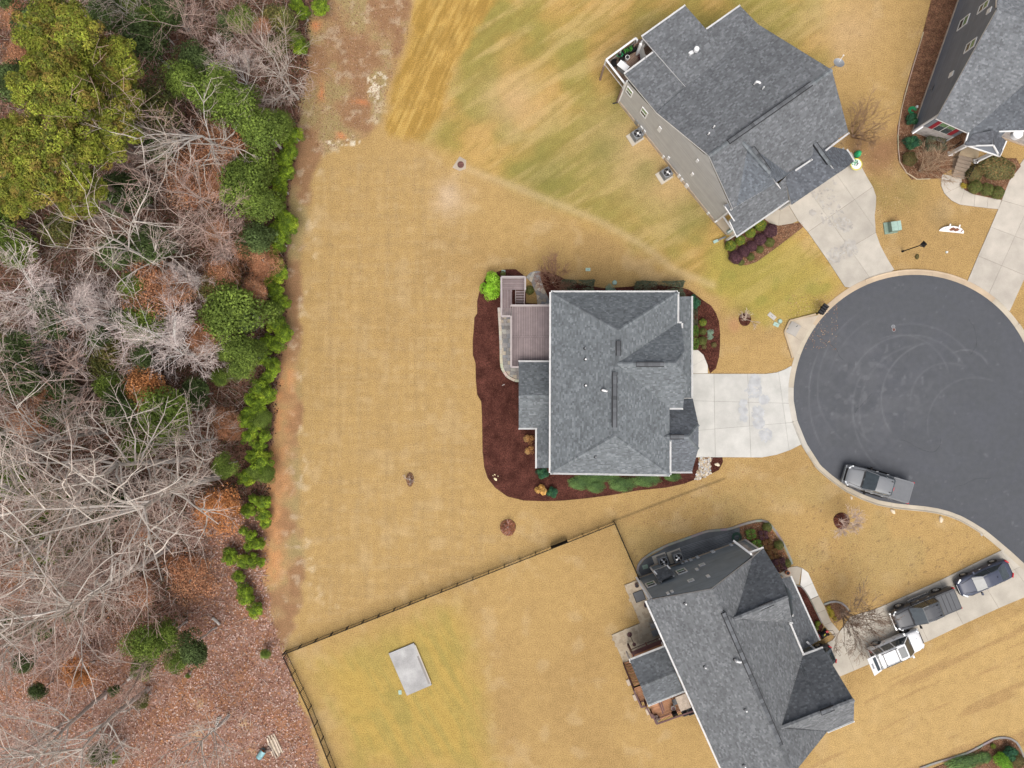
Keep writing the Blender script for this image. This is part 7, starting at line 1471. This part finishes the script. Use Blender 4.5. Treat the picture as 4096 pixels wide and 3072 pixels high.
sh = {'pur': ball(3200, 1, .8, .13, PUR, 1), 'box': ball(3200, 1, .85, .11, BOXG, 2), 'yg': ball(2600, 1, .85, .15, YG, 3), 'brn': ball(3000, 1, .8, .13, BRN, 4, 1), 'gsq': ball(3000, 1, .8, .14, [(.08, .17, .03), (.12, .24, .04), (.05, .10, .02), (.2, .3, .05)], 5, 1), 'psq': ball(3000, 1, .8, .13, PUR, 6, 1),
      'hedge': ball(6500, 1, .8, .085, HDG, 7, 1), 'lime': leaf_crown('foliage', 6500, 1, .8, .11, LIME, 20, 8, 'hedge'), 'blue': leaf_crown('foliage', 2200, 1, .5, .14, BLUEG, 12, 9, 'hedge', asp=.3), 'gold': leaf_crown('foliage', 1500, 1, .8, .24, GOLD, 9, 10, 'hedge', lob=.4), 'drk': leaf_crown('foliage', 4200, 1, .75, .13, DRK, 16, 11, 'hedge', lob=.38), 'olg': ball(5500, 1, .6, .12, OLG, 12), 'low': leaf_crown('foliage', 9000, 1, .45, .085, [(.07, .13, .04), (.10, .19, .05), (.15, .24, .07), (.05, .09, .035)], 34, 13, 'hedge', lob=.34, asp=.35), 'dry': leaf_crown('foliage', 900, 1, .6, .16, [(.45, .22, .08), (.35, .16, .06), (.5, .36, .15)], 12, 14, 'hedge', lob=.4), 'yel': leaf_crown('foliage', 1200, 1, .6, .2, [(.45, .38, .04), (.35, .30, .03), (.3, .2, .04)], 9, 15, 'hedge', asp=.4),
      'brite': leaf_crown('foliage', 5200, 1, .7, .10, [(.13, .30, .02), (.17, .36, .03), (.09, .22, .02)], 24, 16, 'hedge', lob=.36, asp=.4)}
stem = MB().tube([(0, 0, 0), (0, 0, .9)], .05, 7).mesh('stem', M['pbark'])
def shrub(kd, zn, x, y, rpx, lab, z=.6, rx=None, rz=0, name='shrub', cat='shrub', group=None, zs=None):
    p = W(*nat(zn, x, y), z); r = rpx * ZS[zn][2] * (H - z) / F; r2 = r if rx is None else rx * ZS[zn][2] * (H - z) / F
    t = thing(name, (p.x, p.y, 0), lab, cat, group, rz=math.radians(rz) if rz or rx else rc.uniform(0, 6)); 
    if kd in ('brn', 'gsq', 'psq'): t.rotation_euler = (0, 0, math.radians(rz))
    o = bpy.data.objects.new('foliage', sh[kd]); link(o, t); o.scale = (r2, r, zs or min(r, r2) * .95 if not zs else zs)
    s = bpy.data.objects.new('stem', stem); link(s, t); s.scale = (1, 1, .6 * o.scale[2]); return t
shrub('lime', 7, 247, 312, 128, 'large vivid lime-green shrub beside the deck landing', 1.6, rx=100, rz=1); shrub('box', 7, 595, 355, 40, 'round grey-green shrub between the deck stairs and paver path', .5); shrub('box', 7, 358, 208, 24, 'small round shrub half behind the landing corner', .4)
shrub('hedge', 7, 1020, 335, 72, 'dark clipped hedge along the north wall, left of the grey-green tuft', .8, rx=155, rz=1, name='hedge', cat='hedge', zs=.9); shrub('hedge', 7, 1745, 345, 72, 'long dark clipped hedge at the right part of the north wall', .8, rx=225, rz=1, name='hedge', cat='hedge', zs=.9); shrub('blue', 7, 1308, 345, 52, 'grey-green tuft between the two dark hedges', .4)
shrub('drk', 'e', 760, 400, 200, 'glossy dark green shrub at the porch roof corner', 1.5, rx=165, rz=20); shrub('yg', 'e', 905, 878, 85, 'yellow-green oval shrub in the east bed, topmost of three', .5, rz=0); shrub('box', 'e', 910, 1078, 82, 'clipped green ball in the east bed, middle of three', .5); shrub('box', 'e', 903, 1288, 100, 'largest clipped green ball in the east bed, lowest of three', .6)
shrub('blue', 'e', 1065, 1100, 80, 'pale grey-green feathery plant beside the middle ball, upper', .25); shrub('blue', 'e', 1060, 1200, 80, 'pale grey-green feathery plant beside the largest ball, lower', .25); shrub('hedge', 'e', 705, 780, 190, 'upper dark half of the narrow hedge along the porch', .6, rx=58, rz=.1, name='hedge', cat='hedge', zs=.7); shrub('gsq', 'e', 712, 1220, 270, 'lower yellow-green half of the narrow hedge along the porch', .6, rx=66, rz=.1, name='hedge', cat='hedge', zs=.7)
shrub('olg', 'e', 1145, 1380, 60, 'dull low plant near the outer edge of the east bed', .2); shrub('olg', 'e', 925, 1420, 55, 'dull low plant right under the largest clipped ball', .2)
for kd, x, y, r, lab in (('yg', 955, 822, 68, 'yellow-green shrub of the front bed at the top house, nearest the doorway'), ('yg', 845, 905, 58, 'yellow-green shrub of the front bed at the top house, second from the doorway'), ('yg', 735, 992, 56, 'yellow-green shrub of the front bed at the top house, third from the doorway'), ('yg', 625, 1055, 62, 'yellow-green shrub of the front bed at the top house, farthest from the doorway'),
                         ('pur', 1065, 885, 76, 'purple shrub nearest the entry walk of the top house'), ('pur', 957, 980, 66, 'dark purple shrub, second from the entry walk'), ('pur', 862, 1055, 60, 'reddish purple shrub in the middle of the front bed'), ('pur', 775, 1113, 66, 'purple shrub, second from the bed\'s lower tip'), ('pur', 680, 1180, 74, 'purple shrub at the lower tip of the front bed'),
                         ('box', 1062, 1012, 54, 'small green ball in the outer row, nearest the driveway'), ('box', 955, 1092, 44, 'small green ball in the outer row, second from the driveway'), ('box', 853, 1175, 44, 'small green ball in the outer row, third from the driveway'), ('box', 748, 1232, 38, 'small green ball at the pointed end of the front bed')):
    shrub(kd, 6, x, y, r, lab, .7)
for kd, x, y, r, rz, lab in (('box', 1594, 243, 42, 0, 'green ball at the top of the curved bed by the stone-faced corner'), ('gsq', 1448, 303, 42, 12, 'square-clipped green shrub near the coiled dark hose'), ('psq', 1558, 310, 42, 10, 'purple shrub right of the square green one'), ('gsq', 1500, 395, 42, 14, 'square-clipped green shrub nearest the stone-faced wall'), ('brn', 1592, 395, 44, 14, 'brown-red square shrub, upper of two'), ('box', 1697, 402, 44, 0, 'green ball at the outer border of the curved bed'),
                              ('brn', 1640, 478, 48, 14, 'brown-red square shrub, lower of two'), ('psq', 1690, 570, 60, 14, 'large purple shrub above the terracotta pot'), ('box', 1770, 565, 38, 0, 'green ball at the bottom end of the curved bed')):
    shrub(kd, 9, x, y, r, lab, .5, rz=rz or .1)
shrub('drk', 5, 1000, 180, 90, 'dark green shrub below the front window of the slate-blue house, left', .8, rx=110, rz=1); shrub('hedge', 5, 1250, 200, 80, 'dark green shrub below the front window of the slate-blue house, right', .8, rx=120, rz=1); shrub('olg', 5, 960, 370, 80, 'dull olive shrub in the brown bed left of the bare crape tree', .5); shrub('drk', 4, 800, 1500, 90, 'small dark shrub next to the bright green hose', .6)
for kd, x, y, r, lab in (('box', 712, 705, 76, 'clipped green ball by the walkway, left of three'), ('box', 848, 735, 74, 'clipped green ball by the walkway, middle of three'), ('box', 968, 770, 74, 'clipped green ball by the walkway, right of three'), ('yel', 612, 680, 45, 'small yellow plant at the walkway bend')): shrub(kd, 'h', x, y, r, lab, .5)
shrub('olg', 'h', 735, 545, 95, 'golden olive shrub beside the stone steps', .8); shrub('olg', 'h', 985, 480, 135, 'big dull green shrub mass under the porch gable of the slate-blue house', .8, rx=215, rz=-12, zs=.9); shrub('yel', 'h', 1160, 555, 42, 'small yellow-green bush at the right tip of the big dull shrub mass', .6)
shrub('low', 8, 870, 800, 62, 'feathery green ground shrub along the south wall, left part', .4, rx=110, rz=1, zs=.6); shrub('low', 8, 985, 825, 60, 'feathery green ground shrub along the south wall, by the brown gap', .4, rx=80, rz=8, zs=.6); shrub('low', 8, 1180, 810, 66, 'feathery green ground shrub along the south wall, right of the brown gap', .4, rx=120, rz=3, zs=.6); shrub('low', 8, 1360, 780, 58, 'feathery green ground shrub along the south wall, right part', .4, rx=120, rz=5, zs=.6); shrub('low', 8, 1550, 755, 40, 'feathery green ground shrub under the garage roof corner', .4, rx=75, rz=1, zs=.5); shrub('low', 8, 1000, 760, 40, 'narrow green ground shrub against the south gutter', .4, rx=200, rz=1, zs=.5)
shrub('drk', 8, 595, 725, 48, 'dark green shrub tucked at the rear corner of the middle house', .6, rx=55, rz=1); shrub('drk', 8, 665, 865, 48, 'dark green leafy shrub beside the golden one on the mulch', .6); shrub('gold', 8, 577, 845, 48, 'golden orange shrub on the dark mulch', .6)
shrub('dry', 8, 490, 470, 42, 'dried hydrangea with tan heads at the rear wall, upper', .5); shrub('dry', 8, 492, 555, 38, 'dried hydrangea with tan heads at the rear wall, lower', .5)
shrub('yel', 11, 315, 750, 55, 'yellow plant in the half-round bed by the driveway', .3, rx=38, rz=20); shrub('yel', 11, 290, 700, 30, 'small yellow plant at the top of the half-round bed', .25); shrub('yel', 11, 355, 810, 28, 'small yellow plant at the foot of the half-round bed', .25); shrub('yg', 11, 180, 850, 26, 'small yellow-green plant in the narrow bed, upper', .25); shrub('yg', 11, 160, 895, 26, 'small yellow-green plant in the narrow bed, lower', .25)
shrub('brite', 'r', 1040, 690, 75, 'vivid green oval shrub in the bottom right bed', .6, rx=150, rz=-42, zs=.9); shrub('drk', 'r', 1140, 620, 85, 'blue-green shrub behind the vivid oval one in the bottom right bed', .7); shrub('low', 'r', 700, 720, 90, 'wide dark juniper mat in the bottom right bed', .5, rx=270, rz=12, zs=.6); shrub('low', 'r', 900, 680, 70, 'dark juniper lobe next to the vivid oval shrub', .5, zs=.5); shrub('yg', 'r', 955, 545, 26, 'tiny lime tuft near the border of the bottom right bed', .2); shrub('olg', 'r', 1215, 700, 70, 'dull shrub at the far right of the corner bed', .5)
# ---------- garden trees, bare ----------
def multistem(loc, n, h, spread, label, col=(1, 1, 1), mat='bark', leaves=None, seed=1, dirn=(0, 0), tw=5):
    R = random.Random(seed); B = MB(); ends = []
    def g(p, d, L, r, lev):
        q = [p]
        for i in range(3): d = (d + Vector((R.uniform(-1, 1), R.uniform(-1, 1), R.uniform(-.4, .6))) * .17).normalized(); q.append(q[-1] + d * (L / 3))
        v = R.uniform(.8, 1.2); B.tube(q, [max(.009, r * (1 - .25 * i)) for i in range(4)], 3 if lev else 5, c=tuple(x * v for x in col)); ends.append(q[-1]); ends.append(q[2])
        if lev < 3:
            for j in range(3 if lev == 0 else tw):
                t = R.uniform(.35, 1); i0 = min(2, int(t * 3)); b = q[i0].lerp(q[i0 + 1], t * 3 - i0); o = Matrix.Rotation(R.uniform(0, 6.28), 3, d) @ d.orthogonal().normalized(); g(b, (d + o * R.uniform(.35, .75)).normalized(), L * R.uniform(.45, .7), r * .5, lev + 1)
    for k in range(n): a = 6.28 * k / n + R.uniform(-.3, .3); s = R.uniform(.3, 1) * spread / h; g(Vector((math.cos(a) * .06, math.sin(a) * .06, 0)), Vector((math.cos(a) * s + dirn[0], math.sin(a) * s + dirn[1], 1)).normalized(), h * R.uniform(.5, .65), .05, 0)
    t = thing('bare_tree', loc, label, 'tree'); t.scale = (1.0, 1.0, 1.0); B.build('branches', M[mat], t); MB().cyl(0, 0, 0, .15, .09, 8, .06).build('trunk', M[mat], t)
    if leaves:
        E_ = np.array([e[:] for e in ends]); n_ = len(E_); idx = np.random.randint(0, n_, leaves[1]); P = E_[idx] + np.random.normal(size=(leaves[1], 3)) * .04
        u = np.random.normal(size=P.shape); u /= np.linalg.norm(u, axis=1)[:, None]; v = np.cross(u, np.random.normal(size=P.shape)); v /= np.linalg.norm(v, axis=1)[:, None] + 1e-9; V = np.stack([P - u * leaves[2], P + v * leaves[2] * .6, P + u * leaves[2], P - v * leaves[2] * .6], 1).reshape(-1, 3)
        me = fast_mesh('dry_leaves', V, np.arange(len(P) * 4).reshape(-1, 4), np.array(leaves[0])[np.random.randint(0, len(leaves[0]), len(P))], M['leaf']); o = bpy.data.objects.new('dry_leaves', me); link(o, t)
    return t
multistem(W(*nat(11, 415, 745)), 9, 5.2, 2.2, 'multi-stemmed bare tree with dry seed pods spreading over the driveway', (.52, .41, .33), leaves=([(.10, .06, .04), (.15, .09, .06), (.07, .04, .03)], 2600, .04), seed=3, tw=6)
multistem(W(*nat(5, 1050, 510)), 12, 4.4, 2.2, 'bare brown crape tree in the bed left of the stone steps', (.75, .58, .42), seed=4, tw=4); multistem(W(*nat(5, 320, 130)), 13, 4.2, 3.0, 'bare brown tree at the right corner of the top house', (.55, .38, .26), seed=5, tw=4)
multistem(W(*nat(7, 800, 290)), 10, 4.2, 1.7, 'reddish brown bare shrub-tree by the paver path', (.50, .30, .22), seed=6, tw=5, leaves=([(.20, .09, .06), (.15, .07, .05)], 900, .03))
multistem(ringA, 5, 1.0, .8, 'small reddish bare sapling in the round mulch ring on the back lawn', (1.1, .8, .75), seed=7, tw=4, leaves=([(.40, .14, .07), (.30, .10, .05)], 500, .04)); multistem(ringB, 4, .9, .6, 'tiny dark sapling in the oval mulch patch in the middle of the back lawn', (.9, .8, .75), seed=8, tw=3)
multistem(ringC, 4, 2.0, .8, 'young bare tree in the mulch ring near the two green box lids', (1.15, 1.0, .9), seed=9, tw=4); multistem(ringD, 4, 3.4, 1.0, 'young bare grey tree in the dark mulch ring below the grey pickup', (1.2, 1.05, 1.0), seed=10, tw=7)
shrub('olg', 5, 1035, 1455, 20, 'tiny brown dried plant on the lawn under the lamp post', .15, rx=30, rz=80, name='dried_plant', cat='plant')
for o in list(bpy.data.objects):
    if o.type == 'MESH' and o.data.users == 0: bpy.data.objects.remove(o)
